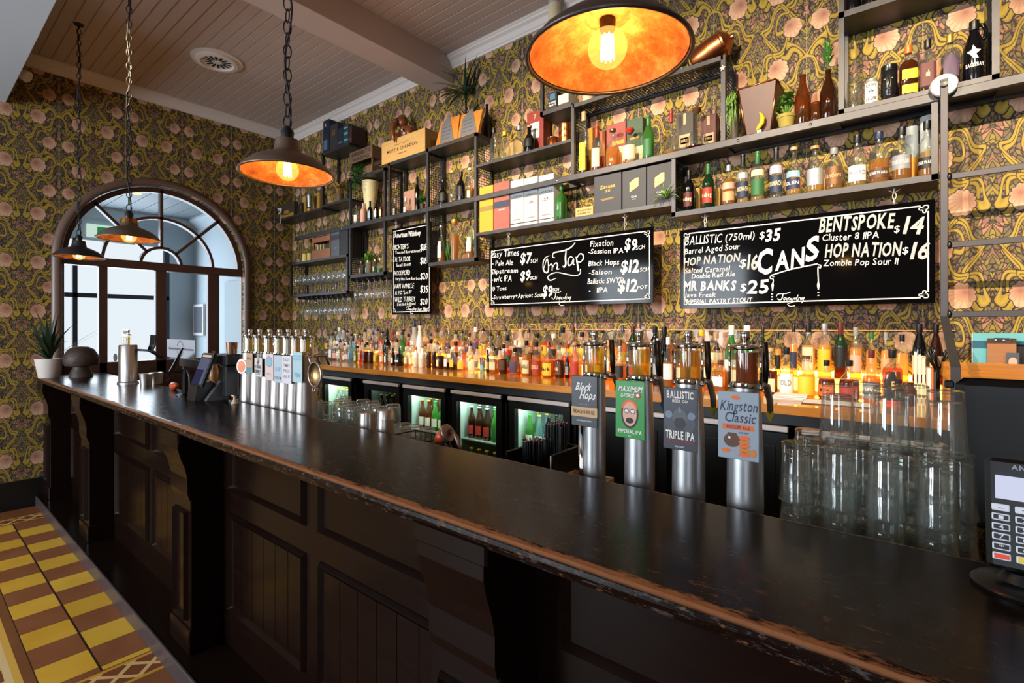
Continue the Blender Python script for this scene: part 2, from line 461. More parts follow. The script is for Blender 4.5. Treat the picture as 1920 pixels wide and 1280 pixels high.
# end wall with the arched opening
AY, AZ, AR = 1.80, 2.27, 0.815
def arch_wall():
    b = MB(); T = 0.14
    ys = [FY, AY-AR]; N = 28
    arc = [(AY - AR*math.cos(PI*i/N), AZ + AR*math.sin(PI*i/N)) for i in range(N+1)]
    top = CEIL+0.1
    for x, flip in ((WX, False), (WX-T, True)):
        quads = [[(FY,0),(AY-AR,0),(AY-AR,AZ),(FY,AZ)], [(FY,AZ),(AY-AR,AZ),(AY-AR,top),(FY,top)],
                 [(AY+AR,0),(WY,0),(WY,AZ),(AY+AR,AZ)], [(AY+AR,AZ),(WY,AZ),(WY,top),(AY+AR,top)]]
        for i in range(N):
            quads.append([arc[i], arc[i+1], (arc[i+1][0], top), (arc[i][0], top)])
        for q in quads:
            b.add([(x, a, c) for a, c in q], [(0,1,2,3) if not flip else (3,2,1,0)])
    edge = [(AY-AR, 0)] + arc + [(AY+AR, 0)]
    for p, q in zip(edge, edge[1:]):
        b.add([(WX,p[0],p[1]),(WX-T,p[0],p[1]),(WX-T,q[0],q[1]),(WX,q[0],q[1])], [(0,1,2,3)])
    return b
struct(arch_wall().build('wall_left', WALLP, uvfn=lambda c: (c.y+0.031, c.z)))
def sweep(b, path, prof, m=0):
    # prof: (outward, x) section carried along a (y, z) path
    n = len(path); base = len(b.v); k = len(prof)
    for i, (py, pz) in enumerate(path):
        a = path[max(i-1,0)]; c = path[min(i+1,n-1)]
        ty, tz = c[0]-a[0], c[1]-a[1]; l = math.hypot(ty, tz); oy, oz = -tz/l, ty/l
        for d, x in prof: b.v.append((x, py+oy*d, pz+oz*d))
    for i in range(n-1):
        for j in range(k):
            j2 = (j+1) % k
            b.f.append((base+i*k+j, base+i*k+j2, base+(i+1)*k+j2, base+(i+1)*k+j)); b.m.append(m); b.sm.append(True)
    return b
arcpath = [(AY-AR, 0.0), (AY-AR, 1.2)] + [(AY - AR*math.cos(PI*i/36), AZ + AR*math.sin(PI*i/36)) for i in range(37)] + [(AY+AR, 1.2), (AY+AR, 0.0)]
TRIMBR = plain('#6b5347', 0.35, 0, 'arch_moulding', noise=0.1, scale=20)
b = MB(); sweep(b, arcpath, [(0.0, WX-0.01), (-0.004, WX+0.018), (0.012, WX+0.032), (0.034, WX+0.034), (0.05, WX+0.024), (0.07, WX+0.014), (0.07, WX-0.01)])
struct(b.build('trim_1', TRIMBR))
# doors and fanlight in the arch
FRM = plain('#4a2c22', 0.35, 0, 'door_frame_wood', noise=0.15, scale=12)
X0, X1 = WX-0.13, WX-0.06
def uy(u): return at_x(u, 600, WX-0.1)[0]
door = thing('door_1', 'arched glazed timber doors with fanlight at the end of the room', 'door', (0, 0, 0)); door['kind'] = 'structure'
fr = MB()
zt = 2.20
for a, c in ((uy(112), uy(119)), (uy(183.5), uy(200)), (uy(290), uy(310)), (uy(387.5), uy(409)), (uy(450), uy(462))):
    fr.box(X0, X1, a, c, 0, zt+0.03)
fr.box(X0-0.01, X1+0.02, AY-AR, AY+AR, zt, zt+0.085)
fr.box(X0, X1, AY-AR, AY+AR, 0, 0.25)
fr.box(X0, X1, uy(112), uy(462), 1.12, 1.26)
fr.build('door_frame', FRM, door, bevel=0.006)
fan = MB()
for r0, wd in ((0.185, 0.028), (0.50, 0.028), (AR-0.025, 0.05)):
    sweep(fan, [(AY-r0*math.cos(PI*i/28), zt+0.06+r0*math.sin(PI*i/28)) for i in range(29)], [(-wd/2, X0), (-wd/2, X1), (wd/2, X1), (wd/2, X0)])
for ang in (45, 90, 135):
    c_, s_ = math.cos(R(ang)), math.sin(R(ang))
    sweep(fan, [(AY+0.185*c_, zt+0.06+0.185*s_), (AY+(AR-0.02)*c_, zt+0.06+(AR-0.02)*s_)], [(-0.014, X0+0.005), (-0.014, X1), (0.014, X1), (0.014, X0+0.005)])
for i in range(len(fan.sm)): fan.sm[i] = False
fan.build('fanlight_bars', FRM, door)
pn = MB()
pn.add([(WX-0.1, AY-AR, 0.2), (WX-0.1, AY+AR, 0.2), (WX-0.1, AY+AR, zt)] + [(WX-0.1, AY+AR*math.cos(PI*i/28), zt+0.07+AR*math.sin(PI*i/28)) for i in range(29)] + [(WX-0.1, AY-AR, zt)], [tuple(range(33))])
pn.build('pane', PANE, door)
lw = MB()
for a, c in ((uy(119), uy(183.5)), (uy(200), uy(290)), (uy(310), uy(387.5)), (uy(409), uy(450))):
    lw.box(X0+0.015, X1-0.02, a, c, 0.2, 1.15)
lw.build('lower_panel', FRM, door)

# ceiling of narrow boards, with beam and bulkhead
cb = MB(); pitch = 0.088; y = 0.55
while y < WY:
    y1 = min(y+pitch, WY+0.02)
    cb.add([(WX, y, CEIL+0.008), (WX, y+0.005, CEIL), (WX, y1-0.005, CEIL), (WX, y1, CEIL+0.008), (RX, y, CEIL+0.008), (RX, y+0.005, CEIL), (RX, y1-0.005, CEIL), (RX, y1, CEIL+0.008)],
           [(0,1,5,4), (1,2,6,5), (2,3,7,6)])
    y = y1
cb.box(WX, RX, FY, 0.6, CEIL, CEIL+0.06)
cb.box(WX, RX, FY, WY+0.1, CEIL+0.05, CEIL+0.12)
struct(cb.build('ceiling', CEILP))
struct(MB().box(-3.545, -3.285, 0.55, WY, 3.80, CEIL+0.02).build('ceiling_beam', CEILP, bevel=0.004))
struct(MB().box(WX, RX, -1.6, 0.62, 3.56, CEIL+0.02).build('ceiling_bulkhead', plain('#bcc8d4', 0.6, 0, 'bulkhead_paint'), bevel=0.004))
# cornice along both walls
prof = [(0, CEIL+0.005), (0.085, CEIL+0.005), (0.085, CEIL-0.012), (0.075, CEIL-0.02), (0.070, CEIL-0.03), (0.05, CEIL-0.045), (0.035, CEIL-0.07), (0.03, CEIL-0.078), (0.022, CEIL-0.085), (0.018, CEIL-0.10), (0.0, CEIL-0.10)]
for nm, xs in (('trim_2', (WX, -3.545)), ('trim_3', (-3.285, RX))):
    b = MB(); b.prism([(WY-d, z) for d, z in prof], xs[0], xs[1], 'x'); struct(b.build(nm, TRIMP))
b = MB(); b.prism([(WX+d, z) for d, z in prof], 0.62, WY, 'y'); struct(b.build('trim_4', TRIMP))
# round ceiling vent
vt = thing('ceiling_vent', 'round white ceiling vent with petal shaped slots', 'vent', (-4.97, 1.86, CEIL))
MB().lathe([(0.21, -0.001), (0.205, -0.012), (0.175, -0.012), (0.165, -0.03), (0.135, -0.035), (0.125, -0.02), (0.0, -0.02)], seg=40).build('vent_ring', WHITEP, vt)
sl = MB()
for k in range(14):
    a = 2*PI*k/14; c_, s_ = math.cos(a), math.sin(a)
    P = [(0.03, 0), (0.06, 0.012), (0.105, 0.010), (0.118, 0), (0.105, -0.010), (0.06, -0.012)]
    sl.add([(r*c_-q*s_, r*s_+q*c_, -0.0212) for r, q in P], [(0,1,2,3,4,5)])
sl.build('vent_slots', MATTEBLACK, vt)

# floor: striped tile panel with lattice borders, dark brown around it
def m_floor():
    t = NT('floor_tiles'); tc = t('TexCoord'); sp = t('SeparateXYZ', Vector=tc.outputs['Object'])
    X, Y = sp.outputs[0], sp.outputs[1]
    n = t('TexNoise', Vector=tc.outputs['Object'], Scale=6.0, Detail=4.0)
    xi = t.math('DIVIDE', t.math('ADD', X, 4.27), 0.21); yi = t.math('DIVIDE', t.math('SUBTRACT', Y, 0.615), 0.205)
    par = t.math('MODULO', t.math('ADD', t.math('ADD', t.math('FLOOR', xi), t.math('FLOOR', yi)), 100.0), 2.0)
    wn = t('TexWhiteNoise', {'noise_dimensions': '2D'}, Vector=t('CombineXYZ', i0=t.math('FLOOR', xi), i1=t.math('FLOOR', yi)).outputs[0])
    yel = t.mix(t.math('MULTIPLY_ADD', n.outputs[0], 0.6, t.math('MULTIPLY', wn.outputs[0], 0.4)), lin('#c08c1c'), lin('#f0c04a'))
    brn = t.mix(n.outputs[0], lin('#7a4322'), lin('#97603f'))
    col = t.mix(t.math('GREATER_THAN', par, 0.5), yel, brn)
    def gap(i, w): 
        f = t.math('FRACT', t.math('ADD', i, 100.0)); return t.math('LESS_THAN', t.math('MINIMUM', f, t.math('SUBTRACT', 1.0, f)), w)
    col = t.mix(gap(xi, 0.011), col, lin('#5a3420')); col = t.mix(gap(yi, 0.022), col, lin('#2a1a12'))
    # lattice border: cream strips crossing over brown
    def lattice(A, B, p):
        q = t.math('DIVIDE', A, p); r = t.math('DIVIDE', B, p)
        d1 = gap(t.math('ADD', q, r), 0.11); d2 = gap(t.math('SUBTRACT', q, r), 0.11)
        return t.mix(t.math('MAXIMUM', d1, d2), lin('#7a4327'), lin('#d9b070'))
    def band(c, V, a, bb, cc):
        return t.mix(t.math('MULTIPLY', t.math('GREATER_THAN', V, a), t.math('LESS_THAN', V, bb)), c, cc)
    plainb = t.mix(n.outputs[0], lin('#6b3f22'), lin('#8a5630'))
    for lo, hi in ((-2.97, 9.0), (-9.0, -5.74)):
        col = band(col, X, lo, hi, plainb)
    for lo, hi in ((-2.94, -2.79), (-5.90, -5.77)):
        col = band(col, X, lo-0.02, hi+0.02, lin('#c8932f')); col = band(col, X, lo, hi, lattice(X, Y, 0.13))
    col = band(col, Y, -9, 0.41, plainb); 
    inner = t.math('MULTIPLY', t.math('LESS_THAN', X, -2.79), t.math('GREATER_THAN', X, -5.9))
    z1 = band(plainb, Y, 0.345, 0.372, lin('#d9a94a')); z1 = band(z1, Y, 0.318, 0.345, lin('#e0c088')); z1 = band(z1, Y, 0.16, 0.318, lattice(X, t.math('ADD', Y, 0.01), 0.16))
    z1 = band(z1, Y, -9, 0.16, t.mix(t.math('GREATER_THAN', t.math('MODULO', t.math('ADD', t.math('ADD', t.math('FLOOR', t.math('DIVIDE', X, 0.15)), t.math('FLOOR', t.math('DIVIDE', Y, 0.15))), 200.0), 2.0), 0.5), lin('#cfa668'), lin('#7e4c2c')))
    col = t.mix(t.math('MULTIPLY', inner, t.math('LESS_THAN', Y, 0.41)), col, z1)
    p = t('BsdfPrincipled', Roughness=0.42); t.t.links.new(col, p.inputs['Base Color'])
    return t.surf(p)
struct(MB().box(WX-0.1, RX, FY, WY+0.1, -0.06, 0).build('floor', m_floor()))
struct(MB().box(WX, WX+0.025, FY, AY-AR-0.08, 0, 0.25).build('baseboard_left', plain('#0c0b0c', 0.4, 0, 'black_skirting'), bevel=0.004))
# the rest of the room behind the camera, with unseen windows placed for the fill lights
PW = plain('#8d8a88', 0.7, 0, 'room_paint')
struct(MB().box(RX, RX+0.1, FY, WY+0.1, 0, CEIL+0.1).build('wall_right', WALLP, uvfn=lambda c: (c.y, c.z)))
fw = MB()
fw.box(WX-0.1, RX+0.1, FY-0.1, FY, 0, 0.95); fw.box(WX-0.1, RX+0.1, FY-0.1, FY, 3.05, CEIL+0.1)
for a, c in ((WX-0.1, -5.85), (-4.55, -3.9), (-2.6, 1.15), (2.45, RX+0.1)): fw.box(a, c, FY-0.1, FY, 0.9, 3.1)
struct(fw.build('wall_front', PW))
for k, a in ((1, -5.85), (2, -3.9), (4, 1.15)):
    wb = MB(); wb.box(a, a+1.3, FY-0.08, FY-0.02, 0.95, 1.02); wb.box(a, a+1.3, FY-0.08, FY-0.02, 2.98, 3.05)
    for q in (0, 0.62, 1.235): wb.box(a+q, a+q+0.065, FY-0.08, FY-0.02, 0.95, 3.05)
    wo = wb.build('window_%d' % k, FRM); struct(wo)

# lobby beyond the arch, and the bright street
LB = plain('#bccad4', 0.7, 0, 'lobby_paint'); LX = -9.0
struct(MB().box(LX-0.1, WX-0.14, 3.02, 3.12, 0, 3.4).build('wall_lobby_side', LB))
lw2 = MB(); lw2.box(LX-0.1, LX, 2.69, 3.02, 0, 3.4); lw2.box(LX-0.1, LX, -1.8, 2.69, 2.83, 3.4); lw2.box(LX-0.1, LX, -1.8, -1.5, 0, 3.4)
lw2.box(LX-0.1, WX-0.14, -1.9, -1.8, 0, 3.4)
struct(lw2.build('wall_lobby_front', LB))
lc = MB(); lc.box(LX-0.1, WX-0.14, -1.9, 3.12, 3.29, 3.4)
for k in range(24): lc.box(LX, WX-0.15, -1.75+k*0.2, -1.75+k*0.2+0.19, 3.282, 3.295)
struct(lc.build('ceiling_lobby', plain('#7c868e', 0.6, 0, 'lobby_ceiling')))
b = MB(); b.prism([(LX, 3.285), (LX+0.12, 3.285), (LX+0.12, 3.25), (LX+0.05, 3.2), (LX, 3.14)], -1.8, 3.02, 'y'); b.prism([(3.02, 3.285), (2.9, 3.285), (2.9, 3.25), (2.97, 3.2), (3.02, 3.14)], LX, WX-0.14, 'x')
struct(b.build('trim_5', LB))
struct(MB().box(LX-0.1, WX-0.1, -1.9, 3.1, -0.06, 0).build('floor_lobby', plain('#7b6a58', 0.4, 0, 'lobby_floor')))
SF = plain('#26303a', 0.4, 0, 'shopfront_frame')
sd = MB()
sd.box(LX-0.07, LX, -1.5, 2.69, 2.02, 2.08)
for a, c in ((2.62, 2.69), (1.55, 1.60), (0.9, 0.96), (-0.4, -0.3)): sd.box(LX-0.07, LX, a, c, 0, 2.83)
sd.box(LX-0.07, LX, -0.4, 0.9, 1.86, 2.06); sd.box(LX-0.07, LX, 0.9, 2.69, 0.0, 0.12)
struct(sd.build('window_3', SF))
struct(MB().box(-30, LX-0.1, -14, 14, -0.08, -0.02).build('ground_street', plain('#d6d6d2', 0.8, 0, 'pavement')))
# dark doorway on the lobby's side wall
dk = MB(); dk.box(-7.75, -6.55, 2.995, 3.02, 0, 2.25); struct(dk.build('door_2', plain('#8fa0aa', 0.5, 0, 'lobby_door_reveal')))
dk = MB(); dk.box(-7.05, -6.62, 2.975, 2.995, 0, 2.12); struct(dk.build('door_3', plain('#3b444c', 0.45, 0, 'lobby_door')))
pf = thing('picture_frame', 'white framed dark poster on the pale lobby wall beyond the doors', 'picture', (-8.70, 3.0, 1.72))
b = MB(); b.box(-0.20, 0.20, -0.02, 0.015, -0.24, 0.24); b.build('frame', WHITEP, pf)
b = MB(); b.box(-0.16, 0.16, -0.023, -0.02, -0.20, 0.20); b.build('poster', plain('#5d6070', 0.6), pf)
ex = thing('exit_sign', 'small lit green and white exit sign high in the lobby', 'sign', (LX+0.03, *at_x(190, 434, LX+0.03)))
MB().box(-0.03, 0.02, -0.16, 0.16, -0.09, 0.09).build('sign_box', glow('#d8f0e0', 0.9), ex)
b = MB(); b.box(0.0201, 0.022, -0.05, 0.14, -0.06, 0.06); b.build('running_figure_panel', glow('#2f9a5a', 0.7), ex)
dl = thing('downlight', 'small round recessed downlight in the grey lobby ceiling', 'light', (-7.6, at_x(255, 387, -7.6)[0], 3.28))
MB().lathe([(0.06, 0.0), (0.055, -0.012), (0.0, -0.012)], seg=16).build('diffuser', glow('#ffc46a', 3.0), dl)
# little white spotlight fixed high on the end wall
sy_, sz_ = at_x(48, 140, WX+0.14)
sp_ = thing('wall_spotlight', 'small white spotlight fixed high on the end wall by the bulkhead', 'spotlight', (WX, sy_-0.05, sz_))
b = MB(); b.tube([(0, -0.03, 0.03), (0.1, -0.01, 0.02)], 0.012, 8); b.build('bracket', WHITEP, sp_)
b = MB(); b.tube([(0.08, -0.02, 0.03), (0.14, 0.05, -0.01), (0.15, 0.065, -0.02)], [0.035, 0.05, 0.05], 14); b.build('lamp_head', WHITEP, sp_)

# ------------------------------------------------------------------ the bar counter
BT, BF, BB, BX0, BX1 = 1.17, 0.787, 1.262, -6.17, 1.9
bar = thing('bar_counter', 'long dark timber bar counter with worn front edge and panelled front', 'bar counter', (0, 0, 0))
nose = [(BB, BT-0.04), (BB, BT-0.003), (BB-0.003, BT), (BF+0.022, BT), (BF+0.008, BT-0.003), (BF, BT-0.011), (BF-0.002, BT-0.02), (BF+0.003, BT-0.03), (BF+0.014, BT-0.037), (BF+0.03, BT-0.04), (BF+0.034, BT-0.055), (BF+0.06, BT-0.06), (BF+0.06, BT-0.04)]
b = MB(); b.prism(nose, BX0, BX1, 'x'); b.build('worktop', BARTOP, bar)
b = MB(); b.box(BX0, BX1, BB, BB+0.012, BT-0.05, BT-0.004); b.build('rear_trim', plain('#7d6a60', 0.3, 0.6, 'bar_trim'), bar)
b = MB(); b.box(BX0, BX1, 0.82, 1.30, 0.0, 0.085); b.build('foot_step', m_darkwood(False, 'step_wood'), bar)
b = MB(); b.bbox(BX0, BX1, 0.805, 0.8195, 0.0, 0.088, 0.004); b.build('step_edging', plain('#4c4244', 0.35, 0.2, 'worn_edging', noise=0.35, scale=14), bar)
PY = 1.012
b = MB(); b.box(BX0, BX1, PY, PY+0.03, 0.085, BT-0.05); b.build('front_board', DARKW, bar)
pil = [-6.06, -4.67, -2.745, -0.86, 1.02]
def moulding(b, x0, x1, z0, z1, yf, wd=0.03):
    # picture-frame moulding with sloping faces
    o = [(x0,z0),(x1,z0),(x1,z1),(x0,z1)]; i_ = [(x0+wd,z0+wd),(x1-wd,z0+wd),(x1-wd,z1-wd),(x0+wd,z1-wd)]; md = [(x0+wd*.4,z0+wd*.4),(x1-wd*.4,z0+wd*.4),(x1-wd*.4,z1-wd*.4),(x0+wd*.4,z1-wd*.4)]
    vs = [(a, yf, c) for a, c in o] + [(a, yf-0.016, c) for a, c in md] + [(a, yf+0.004, c) for a, c in i_]
    fs = []
    for k in range(4):
        k2 = (k+1) % 4; fs += [(k, k2, 4+k2, 4+k), (4+k, 4+k2, 8+k2, 8+k)]
    b.add(vs, fs)
for a, c in zip(pil, pil[1:]):
    x0, x1 = a+0.118, c-0.118; mid = (x0+x1)/2
    for p0, p1 in ((x0+0.07, mid-0.05), (mid+0.05, x1-0.07)):
        b = MB(); moulding(b, p0, p1, 0.83, 1.09, PY-0.002); b.build('upper_panel', DARKW, bar)
        b = MB(); moulding(b, p0, p1, 0.26, 0.725, PY-0.002)
        n = 6; wd = (p1-p0-0.06)/n
        for k in range(n):
            q0 = p0+0.03+k*wd
            b.add([(q0+0.002,PY-0.004,0.29),(q0+wd-0.002,PY-0.004,0.29),(q0+wd-0.002,PY-0.004,0.695),(q0+0.002,PY-0.004,0.695),(q0,PY+0.002,0.29),(q0+wd,PY+0.002,0.29),(q0+wd,PY+0.002,0.695),(q0,PY+0.002,0.695)],
                  [(0,1,2,3),(1,5,6,2),(4,0,3,7)])
        b.build('lower_panel', DARKW, bar)
for pcx in pil:
    h = 0.117; yf = 0.87
    b = MB(); b.bbox(pcx-h, pcx+h, yf, PY, 0.085, 0.80, 0.004); b.bbox(pcx-h-0.008, pcx+h+0.008, yf-0.01, PY, 0.085, 0.2, 0.005)
    moulding(b, pcx-h+0.035, pcx+h-0.035, 0.23, 0.74, yf-0.001, 0.02)
    # bracket: flares forward and tapers down to a wedge
    b.prism([(PY, 0.80), (yf-0.004, 0.80), (yf-0.012, 0.83), (yf-0.012, 0.90), (yf-0.022, 0.95), (yf-0.04, 1.0), (yf-0.05, 1.04), (yf-0.05, 1.075), (PY, 1.075)], pcx-h+0.006, pcx+h-0.006, 'x')
    b.bbox(pcx-h-0.006, pcx+h+0.006, yf-0.055, PY, 1.072, BT-0.045, 0.006)
    b.build('pilaster', DARKW, bar)

# ------------------------------------------------------------------ back counter with its fridges
KF, KT = 2.50, 1.255
kb = thing('back_counter', 'long honey coloured timber counter under the rows of bottles', 'counter', (0, 0, 0))
jx = at(843, 705, KF)[0]
b = MB(); b.bbox(-4.75, jx-0.001, KF, WY-0.002, KT-0.042, KT, 0.003); b.build('worktop', HONEY, kb)
b = MB(); b.bbox(jx+0.001, 1.6, KF-0.004, WY-0.002, KT-0.042, KT, 0.003); b.build('worktop', HONEY, kb)
b = MB(); b.box(-4.75, 1.6, KF+0.05, WY-0.002, 1.16, KT-0.042); b.build('fascia', m_steel('#262628', 0.4, 0.6, 0.2, 20, 'black_fascia'), kb)
ST = 0.085                                   # lit riser under the rear bottles
AMBERLED = glow('#ffb650', 6.5)
b = MB(); b.box(-4.6, 0.09, 3.045, WY-0.005, KT, KT+ST); b.build('riser', plain('#e0b060', 0.4, 0, 'riser_acrylic'), kb)
b = MB(); b.box(-4.6, 0.09, 3.041, 3.045, KT+0.012, KT+ST-0.006); b.build('riser_light_strip', AMBERLED, kb)
b = MB(); b.box(-4.6, 0.09, WY-0.03, WY-0.008, KT+ST, KT+ST+0.02); b.build('rear_light_strip', glow('#ffab52', 36.0), kb)
b = MB(); b.box(-4.6, 0.12, WY-0.006, WY-0.002, KT+ST, 1.585); b.build('splash_glass', PANE, kb)
b = MB(); b.box(-4.6, 0.12, WY-0.008, WY-0.001, 1.583, 1.587); b.build('splash_edge', plain('#e39a5a', 0.3), kb)  # orange glow of the lit glass edge is put into its colour

FRBLK = plain('#0a0a0b', 0.3, 0, 'fridge_black'); SEAL = plain('#b9b2b4', 0.35, 0.4, 'fridge_handle_strip')
FLINER = plain('#eef6ee', 0.5, 0, 'fridge_liner'); SHELFW = glass('#e8fff2', 0.7, 0.2)
fx = [(-4.367, -3.887, 'lit'), (-3.70, -3.227, 'dim'), (-3.171, -2.697, 'lit'), (-2.63, -2.157, 'lit'), (-2.098, -1.625, 'lit'), (-1.565, -1.03, 'solid'), (-0.98, -0.467, 'solid'), (-0.414, 0.06, 'solid')]
DY = 2.56
ffill = []
for k, (a, c, kind) in enumerate(fx):
    lab = ('glass door bar fridge with green bottles, ' if kind == 'lit' else 'unlit glass door bar fridge, ' if kind == 'dim' else 'black solid door fridge behind the beer taps, ') + nth(k) + ' from the end wall'
    f = thing('bar_fridge', lab, 'fridge', ((a+c)/2, DY, 0), 0, 'fridges under the back counter')
    w2 = (c-a)/2
    b = MB(); b.box(-w2-0.022, w2+0.022, 0.60, 0.63, 0.02, 1.16); b.box(-w2-0.022, -w2+0.012, 0.01, 0.6, 0.02, 1.16); b.box(w2-0.012, w2+0.022, 0.01, 0.6, 0.02, 1.16)
    b.box(-w2-0.022, w2+0.022, 0.01, 0.6, 1.10, 1.16); b.box(-w2-0.022, w2+0.022, 0.01, 0.6, 0.02, 0.1); b.build('body', FRBLK, f)
    d = MB()
    if kind == 'solid':
        d.bbox(-w2, w2, -0.02, 0.02, 0.06, 1.125, 0.004); d.bbox(-w2+0.05, w2-0.05, -0.024, -0.018, 0.12, 1.06, 0.003); d.build('door', FRBLK, f)
    else:
        d.box(-w2, -w2+0.05, -0.02, 0.02, 0.06, 1.125); d.box(w2-0.05, w2, -0.02, 0.02, 0.06, 1.125); d.box(-w2+0.05, w2-0.05, -0.02, 0.02, 1.075, 1.125); d.box(-w2+0.05, w2-0.05, -0.02, 0.02, 0.06, 0.14)
        do = d.build('door', FRBLK, f)
        g = MB(); g.box(-w2+0.05, w2-0.05, -0.004, 0.004, 0.14, 1.075); g.build('door_glass', glass('#f4faf6', 0.85, 0.22), do)
        li = MB(); li.add([(-w2+.02,.59,.1),(w2-.02,.59,.1),(w2-.02,.59,1.1),(-w2+.02,.59,1.1)], [(0,1,2,3)]); li.add([(-w2+.02,.03,.1),(-w2+.02,.59,.1),(-w2+.02,.59,1.1),(-w2+.02,.03,1.1)], [(0,1,2,3)])
        li.add([(w2-.02,.03,.1),(w2-.02,.59,.1),(w2-.02,.59,1.1),(w2-.02,.03,1.1)], [(3,2,1,0)]); li.add([(-w2+.02,.03,1.095),(w2-.02,.03,1.095),(w2-.02,.59,1.095),(-w2+.02,.59,1.095)], [(0,1,2,3)])
        li.build('liner', FLINER, f)
        sh = MB()
        for z in (0.38, 0.66, 0.835)[:2 if kind == 'dim' else 3][:2] if False else (0.50, 0.80):
            sh.box(-w2+0.03, w2-0.03, 0.05, 0.58, z-0.008, z)
        sh.build('wire_shelf', plain('#c9d4cf', 0.3, 0.6), f)
        lt = MB(); lt.box(-w2+0.04, w2-0.04, 0.035, 0.075, 1.078, 1.09); lt.build('fridge_light', glow('#e6fff0', (60.0 if k == 0 else 44.0) if kind == 'lit' else 1.5), f)
        lt = MB(); lt.bbox(-w2+.0205, -w2+.03, .03, .58, .14, 1.07, .002); lt.build('inner_side', plain('#a9b8b2', .4), f)
        ffill.append((k, a, c, kind))
    b = MB(); b.bbox(-w2, w2, -0.034, -0.012, 1.128, 1.153, 0.003); b.build('handle', SEAL, f)
# ------------------------------------------------------------------ steel shelving on the bottle wall
SY, SB = 2.98, 3.195                          # front and rear of the shelves
Z_TOP, Z_MID, Z_BEAM, Z_LOW, Z_TAP = 3.17, 2.915, 2.664, 2.14, 2.365
MESHM = plain('#3a3a3d', 0.45, 0.7, 'wire_mesh')
shelf_i = [0]
def post(b, x, z0, z1, y=SY, w=0.024): b.box(x-w/2, x+w/2, y, y+w, z0, z1)
def board(b, x0, x1, z, th=0.03, y0=SY, y1=SB): b.box(x0, x1, y0, y1, z-th, z)
def gridside(parent, x, z0, z1, step=0.022):
    b = MB(); n = int((SB-SY-0.03)/step)
    for i in range(n+1): b.box(x-0.0015, x+0.0015, SY+0.024+i*step, SY+0.0275+i*step, z0, z1)
    n = int((z1-z0)/step)
    for i in range(n+1): b.box(x-0.0015, x+0.0015, SY+0.02, SB-0.01, z0+i*step, z0+i*step+0.0035)
    b.build('mesh_side', MESHM, parent)
def frame_box(label, x0, x1, z0, z1, boards, posts=(1, 1), sides=(1, 0), th=0.03, rear=True):
    t = thing('shelf_box', label, 'shelf', (0, 0, 0), 0, 'steel shelves on the bottle wall')
    b = MB()
    for k, x in enumerate((x0+0.012, x1-0.012)):
        if posts[k]: post(b, x, z0, z1)
    if rear:
        for x in (x0+0.012, x1-0.012): post(b, x, z0, z1, SB-0.026)
    if b.v: b.build('frame', STEEL, t)
    for z in boards:
        b = MB(); board(b, x0, x1, z, th); b.build('shelf_board', STEEL, t)
    for k, x in enumerate((x0+0.012, x1-0.012)):
        if sides[k]: gridside(t, x, z0, z1)
    return t
# long beam the ladder hangs from
bm = thing('shelf_beam', 'long black steel beam running the length of the bottle shelves', 'shelf beam', (0, 0, 0))
b = MB(); b.bbox(-5.72, 1.7, SY-0.004, SY+0.022, Z_BEAM-0.042, Z_BEAM, 0.003); b.build('front_rail', STEEL, bm)
b = MB(); b.box(-5.72, 1.7, SB-0.03, SB, Z_BEAM-0.03, Z_BEAM); b.build('rear_rail', STEEL, bm)
b = MB()
for x in (-5.0, -4.6, -2.20, -1.95): b.box(x-0.012, x+0.012, SY+0.02, SB, Z_BEAM-0.03, Z_BEAM-0.008)
b.build('cross_rail', STEEL, bm)
b = MB()
for u in (641, 827, 1045, 1384, 1520):
    x = at(u, 400, SY)[0]; b.ball((x, SY-0.004, Z_BEAM-0.02), (0.008, 0.005, 0.008), 8, 5)
b.build('bolt', CHROME, bm)
# shelf parts that ride on the beam
GR0, GR1 = -1.885, -0.88
xB0, xB1, xC, xD0, xD1 = -4.606, -4.0, -3.95, -3.405, -2.80
frame_box('tall steel shelf box with a vase and small bottles, left of the whiskey board', xB0, xB1, Z_LOW-0.03, Z_TOP-0.03, (Z_TOP-0.03, Z_BEAM-0.001, Z_LOW), sides=(1, 0))
frame_box('steel shelf box carrying the champagne crate', xC, xD0-0.001, Z_BEAM-0.03, Z_TOP, (Z_TOP, Z_BEAM-0.001), posts=(1, 0), sides=(1, 0))
frame_box('tall steel shelf box carrying the two award plaques', xD0, xD1, Z_LOW, Z_TOP+0.012, (Z_TOP+0.012, Z_BEAM-0.001, Z_LOW+0.03), sides=(1, 1))
frame_box('short steel shelf with copper tins between the plaques and the big lamp', xD1+0.001, GR0-0.014, Z_MID-0.02, Z_MID, (Z_MID,), posts=(0, 0), sides=(0, 0), th=0.02, rear=False)
xF0 = at(1012.5, 205, SY)[0]
frame_box('high steel shelf box with books and bottle tubes behind the big lamp', xF0, GR0-0.014, Z_TOP-0.03, Z_TOP+0.40, (Z_TOP,), posts=(1, 0), sides=(0, 0), rear=False)
frame_box('wide steel shelf box with mesh roof, ivy and copper shaker on top', GR0-0.012, GR1+0.012, Z_BEAM, Z_TOP-0.02, (Z_BEAM-0.0005,), sides=(1, 1))
_g = [o for o in COL.objects if o.get('label', '').startswith('wide steel shelf box')][0]
b = MB()
b.box(GR0, GR1, SY, SY+0.024, Z_TOP-0.045, Z_TOP-0.02); b.box(GR0, GR1, SB-0.026, SB, Z_TOP-0.045, Z_TOP-0.02); b.build('roof_rail', STEEL, _g)
b = MB()
for i in range(9): b.box(GR0+0.01, GR1-0.01, SY+0.03+i*0.021, SY+0.036+i*0.021, Z_TOP-0.036, Z_TOP-0.032)
for i in range(46): b.box(GR0+0.015+i*0.0215, GR0+0.019+i*0.0215, SY+0.02, SB-0.02, Z_TOP-0.036, Z_TOP-0.033)
b.build('mesh_roof', MESHM, _g)
